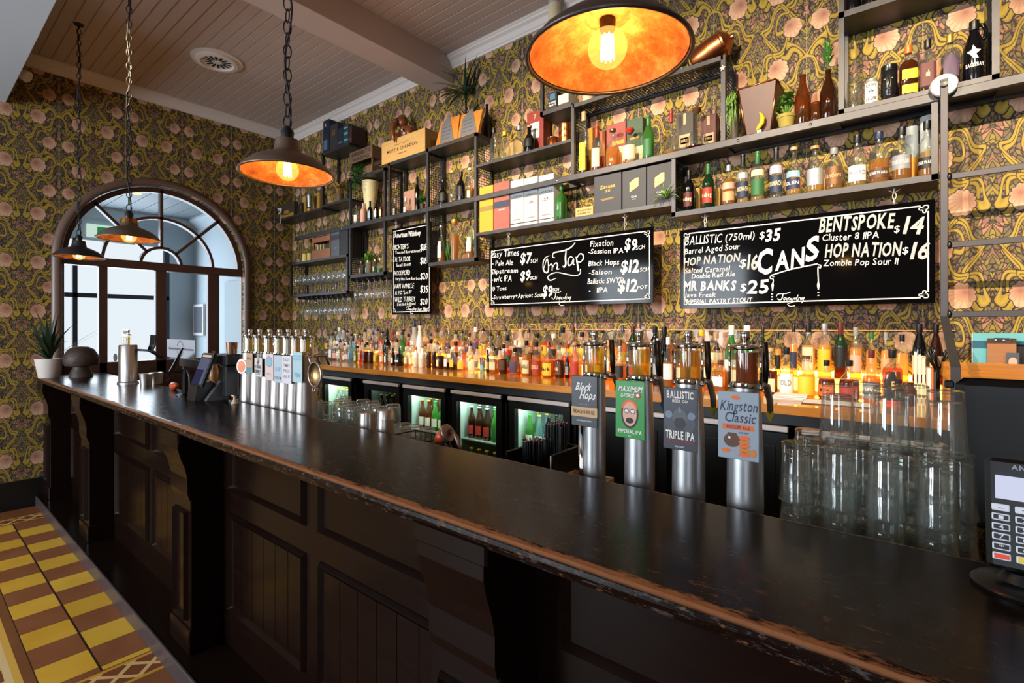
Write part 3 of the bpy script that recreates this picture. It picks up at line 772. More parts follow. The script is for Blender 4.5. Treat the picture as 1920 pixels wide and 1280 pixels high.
frame_box('steel shelf box with rum bottles at the top of the ladder', -0.326, 0.255, Z_BEAM, 3.75, (Z_TOP, Z_BEAM+0.022, 3.72), sides=(0, 1))
# beam-level shelf from the mesh box to the right-hand wall
b = MB(); board(b, GR1+0.013, -0.327, Z_BEAM-0.001, 0.02); board(b, 0.256, 1.7, Z_BEAM-0.001, 0.02)
b.build('deck', m_steel('#3c3c3f', 0.4, 0.6, 0.7, 60, 'perforated_steel'), bm)
xI0, xI1 = -1.18, 0.055
frame_box('steel shelf box with whisky bottles above the cans chalkboard', xI0, xI1, 2.27, Z_BEAM-0.043, (2.297,), sides=(1, 0))
t_ = frame_box('steel shelf with gift boxes above the on tap chalkboard', xD1+0.001, xI0-0.001, Z_TAP-0.025, Z_BEAM-0.043, (Z_TAP,), posts=(0, 0), sides=(0, 0), rear=False, th=0.025)
b = MB(); b.box(-2.16, -2.136, SB-0.026, SB, Z_TAP, Z_BEAM-0.03); b.build('frame', STEEL, t_)
# left end: high box, ledge, candle shelf, glass rack
frame_box('high steel shelf box with whisky cartons, nearest the room corner', -5.13, -4.612, 2.945, 3.515, (3.515, 2.945), sides=(0, 0), posts=(1, 0), th=0.025)
frame_box('steel ledge with gift box and pint glass touching the end wall', -6.185, -5.131, 2.90, 2.925, (2.925,), posts=(0, 0), sides=(0, 0), th=0.022, rear=False)
frame_box('steel shelf box with candles and wooden crate over the stemware', -5.83, -4.63, 1.96, Z_TAP, (Z_TAP, 1.985), sides=(1, 1), th=0.026)

# ------------------------------------------------------------------ rolling ladder
ld = thing('library_ladder', 'grey steel rolling ladder hooked over the shelf beam', 'ladder', (0, 0, 0))
LADM = m_steel('#4c4a4f', 0.42, 0.62, 0.7, 30, 'ladder_steel', 0.2)
yl = SY-0.03; xl = at(1770, 300, yl)[0]; xr = xl + 0.46
for x in (xl, xr):
    b = MB(); b.bbox(x-0.0145, x+0.0145, yl-0.018, yl, 1.645, 2.70, 0.003)
    P = [(x, yl-0.009, 1.65), (x+0.02, 2.46, 1.455), (x+0.024, 2.45, 0.0)]
    for p, q in zip(P, P[1:]):
        b.add([(p[0]-.0145,p[1]-.009,p[2]),(p[0]+.0145,p[1]-.009,p[2]),(p[0]+.0145,p[1]+.009,p[2]),(p[0]-.0145,p[1]+.009,p[2]),(q[0]-.0145,q[1]-.009,q[2]),(q[0]+.0145,q[1]-.009,q[2]),(q[0]+.0145,q[1]+.009,q[2]),(q[0]-.0145,q[1]+.009,q[2])],
              [(0,1,5,4),(1,2,6,5),(2,3,7,6),(3,0,4,7),(4,5,6,7)])
    b.build('rail', LADM, ld)
    b = MB(); b.lathe([(0, -0.006), (0.046, -0.006), (0.05, 0), (0.046, 0.006), (0, 0.006)], seg=28); b.moved(0, lambda X, Y, Z: (x+X, yl-0.004+Z, Z_BEAM+0.012+Y)); b.build('wheel', plain('#a9a4a0', 0.45, 0.3, 'roller'), ld)
    b = MB(); b.lathe([(0, -0.012), (0.014, -0.01), (0.015, 0)], seg=12); b.moved(0, lambda X, Y, Z: (x+X, yl-0.018+Z, Z_BEAM+0.012+Y)); b.build('wheel_bolt', BLACK, ld)
for v in (331, 459, 589):
    z = at(1790, v, yl)[1]
    b = MB(); b.bbox(xl+0.014, xr-0.014, yl-0.016, yl-0.004, z-0.013, z+0.013, 0.002); b.build('rung', LADM, ld)
    b = MB(); b.ball((xl+0.018, yl-0.012, z), (0.010, 0.013, 0.018), 10, 6); b.build('rung_joint', BLACK, ld)

# ------------------------------------------------------------------ chalkboards
def gloss_black():
    t = NT('chalkboard'); p = t('BsdfPrincipled', Base_Color=lin('#060607'), Roughness=0.08, Specular_IOR_Level=0.13); return t.surf(p)
BOARD = gloss_black()
def chalkboard(label, x0, x1, z0, z1, y, chains, hook_z, th=0.008):
    t = thing('chalkboard', label, 'chalkboard', ((x0+x1)/2, y, z0), 0, 'chalkboards over the back counter')
    W = (x1-x0)/2; H = z1-z0
    MB().bbox(-W, W, 0, th, 0, H, 0.001).build('panel', BOARD, t)
    b = MB(); m = 0.022; w = 0.006; e = -0.0012
    def st(a, c, p, q): b.add([(a, e, p), (c, e, p), (c, e, q), (a, e, q)], [(0,1,2,3)])
    st(-W+m+.03, W-m-.03, m, m+w); st(-W+m+.03, W-m-.03, H-m-w, H-m); st(-W+m, -W+m+w, m+.03, H-m-.03); st(W-m-w, W-m, m+.03, H-m-.03)
    for sx in (-1, 1):
        for zz, sz in ((m, 1), (H-m, -1)):
            cx_ = sx*(W-m)
            def sq(d0, d1, f0, f1):
                a, c = sorted((cx_-sx*d0, cx_-sx*d1)); p, q = sorted((zz+sz*f0, zz+sz*f1))
                st(a, c, p, p+w*.7); st(a, c, q-w*.7, q); st(a, a+w*.7, p, q); st(c-w*.7, c, p, q)
            sq(0, 0.022, 0.0, 0.022); sq(0.018, 0.038, 0.008, 0.024); sq(0.008, 0.024, 0.018, 0.038)
    b.build('chalk_border', CHALK, t)
    for cxn in chains:
        cb_ = MB(); z = H-0.005; n = max(2, int((hook_z-z0-H)/0.026))
        for k in range(n):
            zc = H + (hook_z-z0-H)*(k+0.5)/n; hh = (hook_z-z0-H)/n*0.62; r = 0.007
            pts = [((cxn-(x0+x1)/2) + r*math.cos(a)*(1 if k % 2 else 0.25), 0.004 + r*math.sin(a)*0.0 + r*math.cos(a)*(0 if k % 2 else 0.9), zc+hh*math.sin(a)) for a in [2*PI*j/12 for j in range(12)]]
            cb_.tube(pts, 0.0024, 5, closed=True)
        xx = cxn-(x0+x1)/2
        for sgn in (-1, 1): cb_.tube([(xx, 0.0, hook_z-z0-0.024), (xx+sgn*0.012, 0.0, hook_z-z0-0.018), (xx+sgn*0.022, 0.0, hook_z-z0-0.011)], 0.0024, 5)
        cb_.build('chain', plain('#cfc9bf', 0.35, 0.7, 'zinc_chain'), t)
    return t, (x0+x1)/2, z0
_TXT = {}
def chalk(board, items, y=-0.0016, mats=None):
    t, cx_, z0 = board; by = t.location.y
    w = MB(); g = MB()
    for it in items:
        s, u0, v0, u1, v1, hp = it[:6]; o = it[6] if len(it) > 6 else {}
        xa, za = at(u0, v0, by); xb, zb = at(u1, v1, by)
        dx, dy = ray((u0+u1)/2); h = hp*by/dy
        text(g if o.get('grey') else w, s, xa-cx_, xb-cx_, za-z0, h, y, bold=o.get('b', 0), shear=o.get('s', 0.12), jit=o.get('j', 0.05), zr=zb-z0)
    if w.v: w.build('chalk_lettering', CHALK, t)
    if g.v: g.build('grey_lettering', CHALKG, t)
def strokes(board, paths, name='chalk_script', mat=None):
    t, cx_, z0 = board; by = t.location.y; b = MB()
    for pts, wd in paths:
        P = []
        for u, v in pts:
            x, z = at(u, v, by); P.append((x-cx_, z-z0))
        b.ribbon(P, wd, -0.0018)
    b.build(name, mat or CHALK, t)
def px(x0, y0, sc, pts): return [(x0+a/sc, y0+c/sc) for a, c in pts]

YB = 3.02
xa, _ = at(917, 520, YB); xb, _ = at(1225, 500, YB)
tap = chalkboard('wide black chalkboard headed On Tap hanging under the gift boxes', xa, xb, 1.758, 2.236, YB, (at(953.5, 440, YB)[0], at(1172, 410, YB)[0]), Z_TAP-0.025)
q = lambda x, y: (880+x/5.0526, 400+y/5.0526)
def L(_s, x0, y0, x1, y1, h, **o): a = q(x0, y0); c = q(x1, y1); return (_s, a[0], a[1], c[0], c[1], h/5.0526, o)
chalk(tap, [L('Easy Times', 208, 418, 468, 398, 62), L('- Pale Ale', 218, 495, 413, 490, 46), L('Slipstream', 206, 576, 460, 560, 46), L('-w/c IPA', 214, 648, 402, 640, 56), L('10 Toes', 212, 734, 352, 728, 40),
    L('-Strawberry+Apricot Sour', 217, 815, 705, 788, 40), L('$7', 482, 470, 585, 468, 95, b=1), L('SCH', 582, 470, 646, 464, 36), L('$9', 482, 640, 575, 630, 88, b=1), L('SCH', 577, 630, 642, 622, 32), L('$9', 692, 790, 785, 790, 100, b=1), L('SCH', 790, 738, 848, 736, 30),
    L('Fixation', 1146, 318, 1362, 304, 58), L('-Session IPA', 1128, 384, 1460, 374, 46), L('Black Hops', 1128, 498, 1418, 482, 50), L('-Saison', 1132, 582, 1348, 574, 46), L('Ballistic SWYD', 1120, 668, 1462, 652, 50), L('-   IIPA', 1132, 752, 1310, 748, 48),
    L('$9', 1470, 350, 1585, 346, 105, b=1), L('SCH', 1578, 344, 1662, 334, 36), L('$12', 1432, 556, 1605, 552, 110, b=1), L('SCH', 1616, 552, 1698, 544, 36), L('$12', 1405, 736, 1585, 732, 112, b=1), L('POT', 1592, 720, 1684, 712, 34)])
P = lambda *pts: px(880, 400, 5.0526, pts)
strokes(tap, [(P((760,400),(722,420),(700,470),(706,540),(740,560),(752,510),(740,430),(722,470),(708,520)), [.004,.006,.008,.011,.010,.008,.006,.005,.004]),
    (P((755,500),(775,480),(790,500),(785,540),(800,490),(825,468),(838,490),(832,525),(855,525)), [.004,.008,.010,.010,.006,.008,.010,.010,.004]),
    (P((812,420),(790,410),(800,375),(850,362),(905,350),(965,320),(1005,275)), [.004,.006,.008,.008,.009,.009,.005]),
    (P((918,352),(912,420),(914,480),(900,508),(886,496)), [.008,.013,.014,.010,.004]),
    (P((990,425),(960,410),(938,440),(940,490),(968,480),(988,430),(986,478),(1000,485)), [.004,.006,.009,.010,.008,.008,.010,.004]),
    (P((1012,410),(1022,460),(1034,545)), [.006,.012,.012]), (P((1016,430),(1045,385),(1076,390),(1080,430),(1050,462),(1028,455)), [.005,.007,.009,.010,.007,.004]),
    (P((1052,525),(1050,570),(1000,590),(920,575),(830,560),(765,580),(745,610),(770,634),(825,612)), [.005,.006,.007,.006,.006,.007,.008,.008,.003])], 'on_tap_script')
def tapestry(board, f):
    strokes(board, [(f((0,.35),(.08,.15),(.35,.12),(.5,.0)), .004), (f((.24,.14),(.2,.5),(.12,.62),(.04,.5)), .005), (f((.34,.42),(.26,.5),(.28,.64),(.36,.46),(.36,.64),(.42,.46),(.4,.85),(.44,.46),(.5,.5),(.46,.62),(.56,.48),(.52,.62),(.6,.6),(.64,.45),(.66,.6),(.72,.4)), .003),
        (f((.78,.2),(.72,.6),(.78,.6),(.8,.45),(.86,.46),(.86,.6),(.92,.42),(.9,.6),(1.0,.4),(.9,.85)), .003), (f((.7,.72),(.55,.8),(.4,.95),(.5,1.1),(.66,1.05)), .003)], 'signature')
tapestry(tap, lambda *p: [(880+(775+a*190)/5.0526, 400+(735+c*125)/5.0526) for a, c in p])

xa, _ = at(1275.5, 520, YB); xb, _ = at(1753.5, 470, YB)
can = chalkboard('widest black chalkboard, lettered CANS, nearest the ladder', xa, xb, 1.714, 2.19, YB, (at(1322, 410, YB)[0], at(1677, 360, YB)[0]), 2.269)
q = lambda x, y: (1220+x/4.923, 340+y/4.923)
def L(_s, x0, y0, x1, y1, h, **o): a = q(x0, y0); c = q(x1, y1); return (_s, a[0], a[1], c[0], c[1], h/4.923, o)
IT = [L('BALLISTIC', 316, 594, 655, 560, 78), L('(750ml)', 688, 552, 958, 528, 62), L('$', 1003, 530, 1050, 526, 62), L('35', 1058, 556, 1190, 538, 105, b=1), L('Barrel Aged Sour', 314, 672, 820, 624, 52), L('HOP NATION', 305, 778, 820, 738, 72, b=1, grey=1), L('$', 818, 795, 878, 790, 75), L('16', 890, 812, 985, 815, 128, b=1, grey=1),
    L('Salted Caramel', 318, 850, 728, 826, 48), L('Double Red Ale', 378, 898, 775, 874, 44), L('MR BANKS', 306, 1008, 782, 1000, 84, b=1), L('$', 825, 1015, 880, 1012, 72), L('25', 888, 1034, 1085, 1028, 118, b=1), L('Java Freak', 314, 1068, 600, 1066, 40), L('IMPERIAL PASTRY STOUT', 325, 1132, 935, 1116, 42)]
q = lambda x, y: (1500+x/4.572, 320+y/4.572)
def L2(_s, x0, y0, x1, y1, h, **o): a = q(x0, y0); c = q(x1, y1); return (_s, a[0], a[1], c[0], c[1], h/4.572, o)
IT += [L2('BENTSPOKE', 160, 524, 800, 488, 118, b=1, grey=1), L2('Cluster 8 IIPA', 190, 604, 676, 578, 58), L2('$', 805, 528, 852, 524, 58), L2('14', 880, 538, 1045, 534, 140, b=1, grey=1, s=.2), L2('HOP NATION', 212, 738, 860, 730, 112, b=1, grey=1), L2('$', 875, 714, 928, 710, 58), L2('16', 942, 756, 1098, 750, 140, b=1, grey=1, s=.2), L2('Zombie Pop Sour II', 200, 816, 838, 802, 54)]
chalk(can, IT)
q = lambda x, y: (1220+x/4.923, 340+y/4.923)
chalk(can, [(lambda a, c: ('C', a[0], a[1], c[0], c[1], 218/4.923, {'b': 1, 's': 0.05, 'j': 0}))(q(975, 858), q(1118, 842)), (lambda a, c: ('AN', a[0], a[1], c[0], c[1], 165/4.923, {'b': 1, 's': 0.05, 'j': 0}))(q(1148, 822), q(1415, 778)),
    (lambda a, c: ('S', a[0], a[1], c[0], c[1], 200/4.923, {'b': 1, 's': 0.05, 'j': 0}))((1510, 492), (1535, 482))], y=-0.0019)
P = lambda *pts: px(1220, 340, 4.923, pts)
strokes(can, [(P((1110,868),(1280,815),(1470,775),(1540,760)), .006), (P((1140,880),(1110,872),(1104,895),(1130,900),(1132,930)), .005), (P((1130,930),(1126,960),(1126,1010)), [.004,.012,.004]), (P((1122,1035),(1122,1045)), .008), (P((1122,1060),(1122,1070)), .008), (P((1122,1084),(1122,1094)), .008),
    (P((1545,770),(1570,775),(1566,800),(1545,795),(1548,920)), .005), (P((1548,920),(1548,960),(1548,1000)), [.004,.012,.004]), (P((1548,1020),(1548,1030)), .008), (P((1548,1046),(1548,1056)), .008)], 'chalk_scrolls')
tapestry(can, lambda *p: [(1220+(1160+a*260)/4.923, 340+(1020+c*120)/4.923) for a, c in p])

YW = 3.06
xa, _ = at(735, 520, YW); xb, _ = at(808.6, 500, YW)
wh = chalkboard('narrow upright black chalkboard headed American Whiskey, left of the plaque shelf', xa, xb, 1.725, 2.555, YW, (at(742, 430, YW)[0], at(797, 415, YW)[0]), Z_BEAM-0.035)
q = lambda x, y: (700+x/5.818, 380+y/5.818)
def L(_s, x0, y0, x1, y1, h, **o): a = q(x0, y0); c = q(x1, y1); return (_s, a[0], a[1], c[0], c[1], h/5.818, o)
chalk(wh, [L('American Whiskey', 232, 384, 516, 352, 52, b=1), L("MICHTER'S", 214, 514, 382, 500, 52), L('Toasted Barrel Finish', 238, 558, 510, 540, 30), L('$18', 512, 520, 584, 516, 70), L('E.H. TAYLOR', 216, 644, 404, 636, 52), L('Small Batch', 250, 700, 412, 684, 34), L('$18', 512, 665, 584, 662, 70),
    L('WOODFORD', 218, 794, 398, 786, 52), L('Very Fine Rare Bourbon', 240, 848, 508, 838, 30), L('$20', 512, 838, 590, 836, 70), L('VAN WINKLE', 226, 938, 442, 930, 52), L('12 YO "Lot B"', 240, 1002, 416, 990, 38), L('$35', 512, 980, 594, 980, 76), L('WILD TURKEY', 232, 1084, 456, 1074, 54), L('Bottled In Bond', 262, 1124, 460, 1116, 32), L('$20', 512, 1112, 588, 1110, 66), L('Per Nip', 486, 1180, 586, 1172, 34)])
tapestry(wh, lambda *p: [(700+(360+a*110)/5.818, 380+(1120+c*80)/5.818) for a, c in p])

# ------------------------------------------------------------------ pendant lamps over the bar
def m_shade(out):
    t = NT('shade_metal'); tc = t('TexCoord'); n = t('TexNoise', Vector=tc.outputs['Object'], Scale=14.0, Detail=6.0, Roughness=0.7)
    c = lin(out); p = t('BsdfPrincipled', Metallic=0.55, Roughness=0.38); t.t.links.new(t.mix(n.outputs[0], tuple(x*0.75 for x in c), tuple(x*1.2 for x in c)), p.inputs['Base Color'])
    return t.surf(p)
SHIN = NT('shade_inside'); _tc = SHIN('TexCoord'); _n = SHIN('TexNoise', Vector=_tc.outputs['Object'], Scale=22.0, Detail=8.0, Roughness=0.75)
_p = SHIN('BsdfPrincipled', Metallic=0.35, Roughness=0.45); SHIN.t.links.new(SHIN.ramp(_n.outputs[0], [(0.34, lin('#9c5630')), (0.5, lin('#c47c4a')), (0.66, lin('#dcae78'))]), _p.inputs['Base Color']); SHIN = SHIN.surf(_p)
def m_bulb():
    t = NT('bulb_glass'); lw = t('LayerWeight', Blend=0.4)
    tr = t('BsdfTransparent', Color=(1, 0.86, 0.6)); em = t('Emission', Color=(1.0, 0.52, 0.12, 1), Strength=0.6)
    ad = t('AddShader', i0=tr, i1=em); return t.surf(ad)
BULB = m_bulb(); FIL = glow('#ffd88c', 22.0)
def pendant(label, x, y, zr, rad, out, watt, collar=None):
    t = thing('pendant_lamp', label, 'pendant lamp', (x, y, zr), 0, 'pendant lamps over the bar')
    k = rad/0.165
    so = [(1.0,0.0),(1.0,0.03),(0.985,0.05),(0.9,0.16),(0.72,0.30),(0.5,0.40),(0.34,0.46),(0.30,0.49),(0.27,0.62),(0.255,0.72),(0.24,0.76),(0.0,0.76)]
    MB().lathe([(r*rad, z*rad*1.05) for r, z in so], seg=48).build('shade', out, t)
    MB().lathe([(max(r-0.022, 0)*rad, z*rad*1.05-0.004) for r, z in so[2:8]] + [(0.0, 0.47*rad)], seg=48).build('shade_lining', SHIN, t)
    b = MB(); b.tube([(rad*math.cos(a), rad*math.sin(a), 0.003) for a in [2*PI*j/48 for j in range(48)]], 0.0045, 6, closed=True); b.build('rim', out, t)
    if collar: MB().lathe([(0.28*rad, 0.50*rad), (0.275*rad, 0.66*rad), (0.25*rad, 0.80*rad), (0.0, 0.81*rad)], seg=24).build('neck', collar, t)
    MB().lathe([(0.0, 0.79*rad), (0.02, 0.79*rad), (0.024, 0.80*rad+0.03), (0.012, 0.80*rad+0.05), (0, 0.80*rad+0.05)], seg=12).build('cord_grip', BLACK, t)
    rb = 0.040*max(k, 0.95); zb = 0.12*rad
    bo = MB().ball((0, 0, zb), rb, 24, 16).build('bulb', BULB, t)
    b = MB()
    for j in range(8):
        a = 2*PI*j/8; b.tube([(0.012*math.cos(a), 0.012*math.sin(a), zb+0.026), (0.014*math.cos(a), 0.014*math.sin(a), zb-0.024)], 0.0016, 5)
    b.lathe([(0, zb-.02), (.011, zb-.02), (.011, zb+.024), (0, zb+.024)], seg=10)
    b.build('filament', FIL, bo)
    MB().lathe([(0.016, zb+rb*0.9), (0.017, 0.47*rad), (0, 0.47*rad)], seg=12).build('bulb_socket', BLACK, t)
    # chain and cord to the ceiling
    top = CEIL - zr; z = 0.80*rad+0.04; c = MB(); i = 0; ll = 0.052
    while z < top-0.01:
        pts = []
        for j in range(14):
            a = 2*PI*j/14; r1 = 0.0135*math.cos(a); zz = z + ll/2 + ll*0.5*math.sin(a)
            pts.append((r1, 0, zz) if i % 2 else (0.25*r1, 0.97*r1, zz))
        c.tube(pts, 0.0026, 5, closed=True); z += ll*0.86; i += 1
    c.build('chain', plain('#2e2a28', 0.4, 0.7, 'chain_steel'), t)
    n = 26; c = MB(); c.tube([(0.012*math.sin(j*1.1)+0.008*math.sin(j*0.37), 0.01*math.cos(j*0.9), 0.80*rad+0.04+(top-0.80*rad-0.04)*j/n) for j in range(n+1)], 0.0036, 6); c.build('cord', plain('#17120f', 0.6), t)
    c = MB(); c.lathe([(0.035, top), (0.03, top-0.012), (0.008, top-0.02), (0, top-0.02)], seg=16); c.build('ceiling_hook', plain('#3a3430', 0.4, 0.6), t)
    d = bpy.data.lights.new('bulb_light', 'POINT'); d.energy = watt; d.color = (1.0, 0.55, 0.2); d.shadow_soft_size = rb*0.8
    lo = bpy.data.objects.new('bulb_light', d); COL.objects.link(lo); lo.parent = t; lo.location = (0, 0, zb)
    return t
PL = 0.94
def lampx(u): dx, dy = ray(u); return dx/dy*PL
for lab, u, zr, rad, out, wt, col_ in (
    ('dark pendant lamp nearest the end wall, over the potted plant', 148, 2.163, 0.165, m_shade('#3a3634'), 1.2, None),
    ('bronze pendant lamp with brass neck in front of the arched doors', 242, 2.155, 0.165, m_shade('#6a5a4a'), 1.5, BRASSY),
    ('brown pendant lamp with bright round bulb beside the whisky cartons', 539, 2.175, 0.166, m_shade('#76604f'), 4.5, None),
    ('largest looking dark pendant lamp hanging over the beer taps', 1139, 2.162, 0.168, m_shade('#544a44'), 5, None)):
    pendant(lab, lampx(u), PL, zr, rad, out, wt, col_)
# ------------------------------------------------------------------ bottles
GL = {'clear': glass('#f2f5f0', 0.34, 0.75, 0.06), 'green': glass('#5fc04a', 0.45, 0.5, 0.35), 'deep green': glass('#2a6a30', 0.35, 0.5, 0.25), 'amber': glass('#b86a28', 0.35, 0.5, 0.15), 'brown': glass('#6a3012', 0.3, 0.5, 0.2),
      'black': plain('#0b0b0d', 0.12, 0, 'black_glass'), 'blue': glass('#bfe2f2', 0.6, 0.5, 0.25), 'pink': plain('#d8a08c', 0.5, 0, 'stoneware'), 'white': plain('#ece8e2', 0.3, 0, 'white_glass'), 'frosted': glass('#eef2f2', 0.7, 0.3, 0.55)}
LQ = {'amber': glass('#e29a40', 0.5, 0.4, 0.45), 'gold': glass('#f2c866', 0.55, 0.4, 0.45), 'dark': glass('#6a2c10', 0.35, 0.4, 0.35), 'clear': glass('#f8f8f2', 0.6, 0.5, 0.08), 'yellow': glass('#ecd84a', 0.5, 0.5, 0.35), 'red': glass('#d8654a', 0.45, 0.5, 0.35), 'orange': glass('#e8742a', 0.45, 0.5, 0.35), 'pink': glass('#f4ccc0', 0.6, 0.5, 0.3), 'green': glass('#8cb83a', 0.5, 0.5, 0.3)}
INK = {'white': '#ece9e2', 'cream': '#e6d6ac', 'yellow': '#e6b92c', 'gold': '#b98d3e', 'black': '#141416', 'grey': '#8d8f94', 'navy': '#26304c', 'red': '#a8352a', 'orange': '#dd6a28', 'green': '#2f6b3c', 'teal': '#4f97a4', 'pink': '#dba692', 'purple': '#56405a', 'brown': '#5a3a28', 'silver': '#b9bcc0', 'sky blue': '#8fb8cc', 'bronze': '#7d5a3c', 'maroon': '#5c2226', 'lilac': '#b9aecb', 'wood': '#b98a55', 'tan': '#c8a274'}
def ink(c, r=0.55): return plain(INK.get(c, c), r, 0.6 if c in ('gold', 'silver', 'bronze') else 0, 'print_' + c.strip('#').replace(' ', '_'))
PROF = {
 'wine':   ([(.92,0),(1,.015),(1,.56),(.93,.63),(.62,.72),(.40,.78),(.36,.84),(.34,.955),(.40,.96),(.40,.985),(.3,.985)], 'tall', 0),
 'whisky': ([(.93,0),(1,.02),(1,.54),(.95,.60),(.62,.68),(.40,.73),(.37,.80),(.36,.95),(.42,.955),(.42,.98),(.3,.98)], 'straight sided', 0),
 'slim':   ([(.9,0),(1,.015),(.98,.58),(.84,.66),(.52,.74),(.42,.80),(.40,.95),(.46,.955),(.46,.98),(.3,.98)], 'slim', 0),
 'squat':  ([(.85,0),(.98,.03),(1,.16),(1,.40),(.93,.50),(.70,.60),(.42,.68),(.33,.74),(.31,.93),(.37,.94),(.37,.97),(.25,.97)], 'round shouldered', 0),
 'square': ([(.93,0),(1,.02),(1,.60),(.93,.66),(.55,.73),(.36,.77),(.34,.94),(.40,.95),(.40,.98),(.3,.98)], 'square', 1),
 'bell':   ([(.7,0),(.95,.03),(1,.10),(.93,.24),(.6,.36),(.3,.44),(.21,.52),(.19,.93),(.24,.94),(.24,.97),(.15,.97)], 'bulbous', 0),
 'decanter': ([(.62,0),(.66,.02),(.70,.2),(.95,.62),(1,.66),(.8,.70),(.4,.73),(.36,.80),(.36,.85),(.3,.85)], 'waisted decanter', .6),
 'beer':   ([(.92,0),(1,.02),(1,.52),(.9,.60),(.55,.74),(.42,.82),(.38,.95),(.44,.955),(.44,.985),(.3,.985)], 'long necked', 0),
 'growler': ([(.9,0),(1,.03),(1,.52),(.93,.60),(.6,.74),(.36,.84),(.33,.93),(.36,.93),(.36,.98),(.2,.98)], 'big', 0)}
def bottle(x, y, z, w, h, kind, gl, liq, fill, cap, labels, label, cat='bottle', group=None, seg=14, rz=0.0, name='bottle'):
    pr, _, q = PROF[kind]; r = w/2
    t = thing(name, label, cat, (x, y, z), rz, group)
    pts = [(0, 0)] + [(a*r, c*h) for a, c in pr] + [(0, pr[-1][1]*h)]
    if liq and fill:
        for i in range(1, len(pts)-1):
            if pts[i][1] < fill*h < pts[i+1][1]:
                k = (fill*h-pts[i][1])/(pts[i+1][1]-pts[i][1]); pts.insert(i+1, (pts[i][0]+(pts[i+1][0]-pts[i][0])*k, fill*h)); break
        mi = [1 if (pts[i][1]+pts[i+1][1])/2 < fill*h else 0 for i in range(len(pts)-1)]
    else: mi = 0
    sqs = [q*max(0.0, min(1.0, (0.70-p[1]/h)/0.1)) for p in pts] if q else None
    if q: seg = max(seg, 20)
    b = MB(); b.lathe(pts, seg=seg, m=mi, sq=sqs)
    body = b.build('glass_body', [GL[gl], LQ[liq]] if (liq and fill) else [GL[gl]], t)
    nr = [p[0] for p in pr if p[1] > 0.8][0]*r
    ck, cc = cap if cap else (None, None)
    if ck:
        b = MB(); cm = ink(cc, 0.35) if cc in INK else plain(cc, 0.35)
        if ck == 'screw': b.lathe([(nr*1.22, .85*h), (nr*1.26, .855*h), (nr*1.26, .995*h), (nr*1.1, h), (0, h)], seg=12)
        elif ck == 'foil': b.lathe([(nr*1.1, .74*h), (nr*1.16, .745*h), (nr*1.12, .95*h), (nr*1.25, .955*h), (nr*1.25, .995*h), (0, h)], seg=12)
        elif ck == 'cork': b.lathe([(nr*1.0, .93*h), (nr*1.5, .935*h), (nr*1.55, .99*h), (nr*1.3, h), (0, h)], seg=12)
        elif ck == 'knob': b.lathe([(nr*.9, .84*h), (nr*1.3, .86*h), (nr*2.2, .93*h), (nr*1.9, .98*h), (0, h)], seg=12)
        elif ck == 'pourer': b.lathe([(nr*1.25, .95*h), (nr*1.35, .96*h), (nr*1.2, 1.0*h), (nr*.55, 1.04*h), (nr*.38, 1.12*h), (0, 1.12*h)], seg=10)
        elif ck == 'crown': b.lathe([(nr*1.3, .965*h), (nr*1.2, .998*h), (0, h)], seg=10)
        b.build({'screw': 'cap', 'foil': 'foil_cap', 'cork': 'stopper', 'knob': 'stopper', 'pourer': 'pourer', 'crown': 'crown_cap'}[ck], cm, t)
    for lb in labels or []:
        z0, z1, lc = lb[:3]; tx = lb[3] if len(lb) > 3 else None
        def rad(zf):
            for (a0, c0), (a1, c1) in zip(pr, pr[1:]):
                if c0 <= zf <= c1 and c1 > c0: return (a0+(a1-a0)*(zf-c0)/(c1-c0))*r
            return r
        b = MB(); arc = 1.15 if not q else 0.78
        ns = 12; zs = [z0+(z1-z0)*k/3 for k in range(4)]
        vs = []
        for zf in zs:
            rr = rad(zf)*1.012+0.0004
            for j in range(ns+1):
                a = -PI/2 - arc + 2*arc*j/ns; ct, st_ = math.cos(a), math.sin(a)
                e = 1 + q*((abs(ct)**5+abs(st_)**5)**(-0.2)-1) if q and zf < .6 else 1
                vs.append((rr*e*ct, rr*e*st_, zf*h))
        b.add(vs, [(k*(ns+1)+j, k*(ns+1)+j+1, (k+1)*(ns+1)+j+1, (k+1)*(ns+1)+j) for k in range(3) for j in range(ns)], 0, True)
        ml = [ink(lc)]
        if tx:
            tc_ = lb[4] if len(lb) > 4 else 'black'; ml.append(ink(tc_)); zt = lb[5] if len(lb) > 5 else (z0+z1)/2 - (z1-z0)*0.1; hh = lb[6] if len(lb) > 6 else (z1-z0)*0.26
            rr = rad((z0+z1)/2)*1.03+0.0006; tw = 2*rr*min(arc*0.85, 0.20*len(tx)+0.2)
            text(b, tx, -tw/2, tw/2, zt*h, hh*h, 0, m=1, bold=1, wrap=(rr, 0, 0, 0))
        b.build('label', ml, t)
    return t
def say(kind, gl, cap, labels, pos):
    sh = PROF[kind][1]; c = {'screw': 'cap', 'foil': 'foil cap', 'cork': 'stopper', 'knob': 'stopper', 'pourer': 'pourer', 'crown': 'cap'}
    s = f"{sh} {gl} bottle"
    if cap: s += f", {'dark' if cap[1].startswith('#') else cap[1]} {c[cap[0]]}"
    if labels: s += f", {labels[0][2]} label"
    return s + ', ' + pos
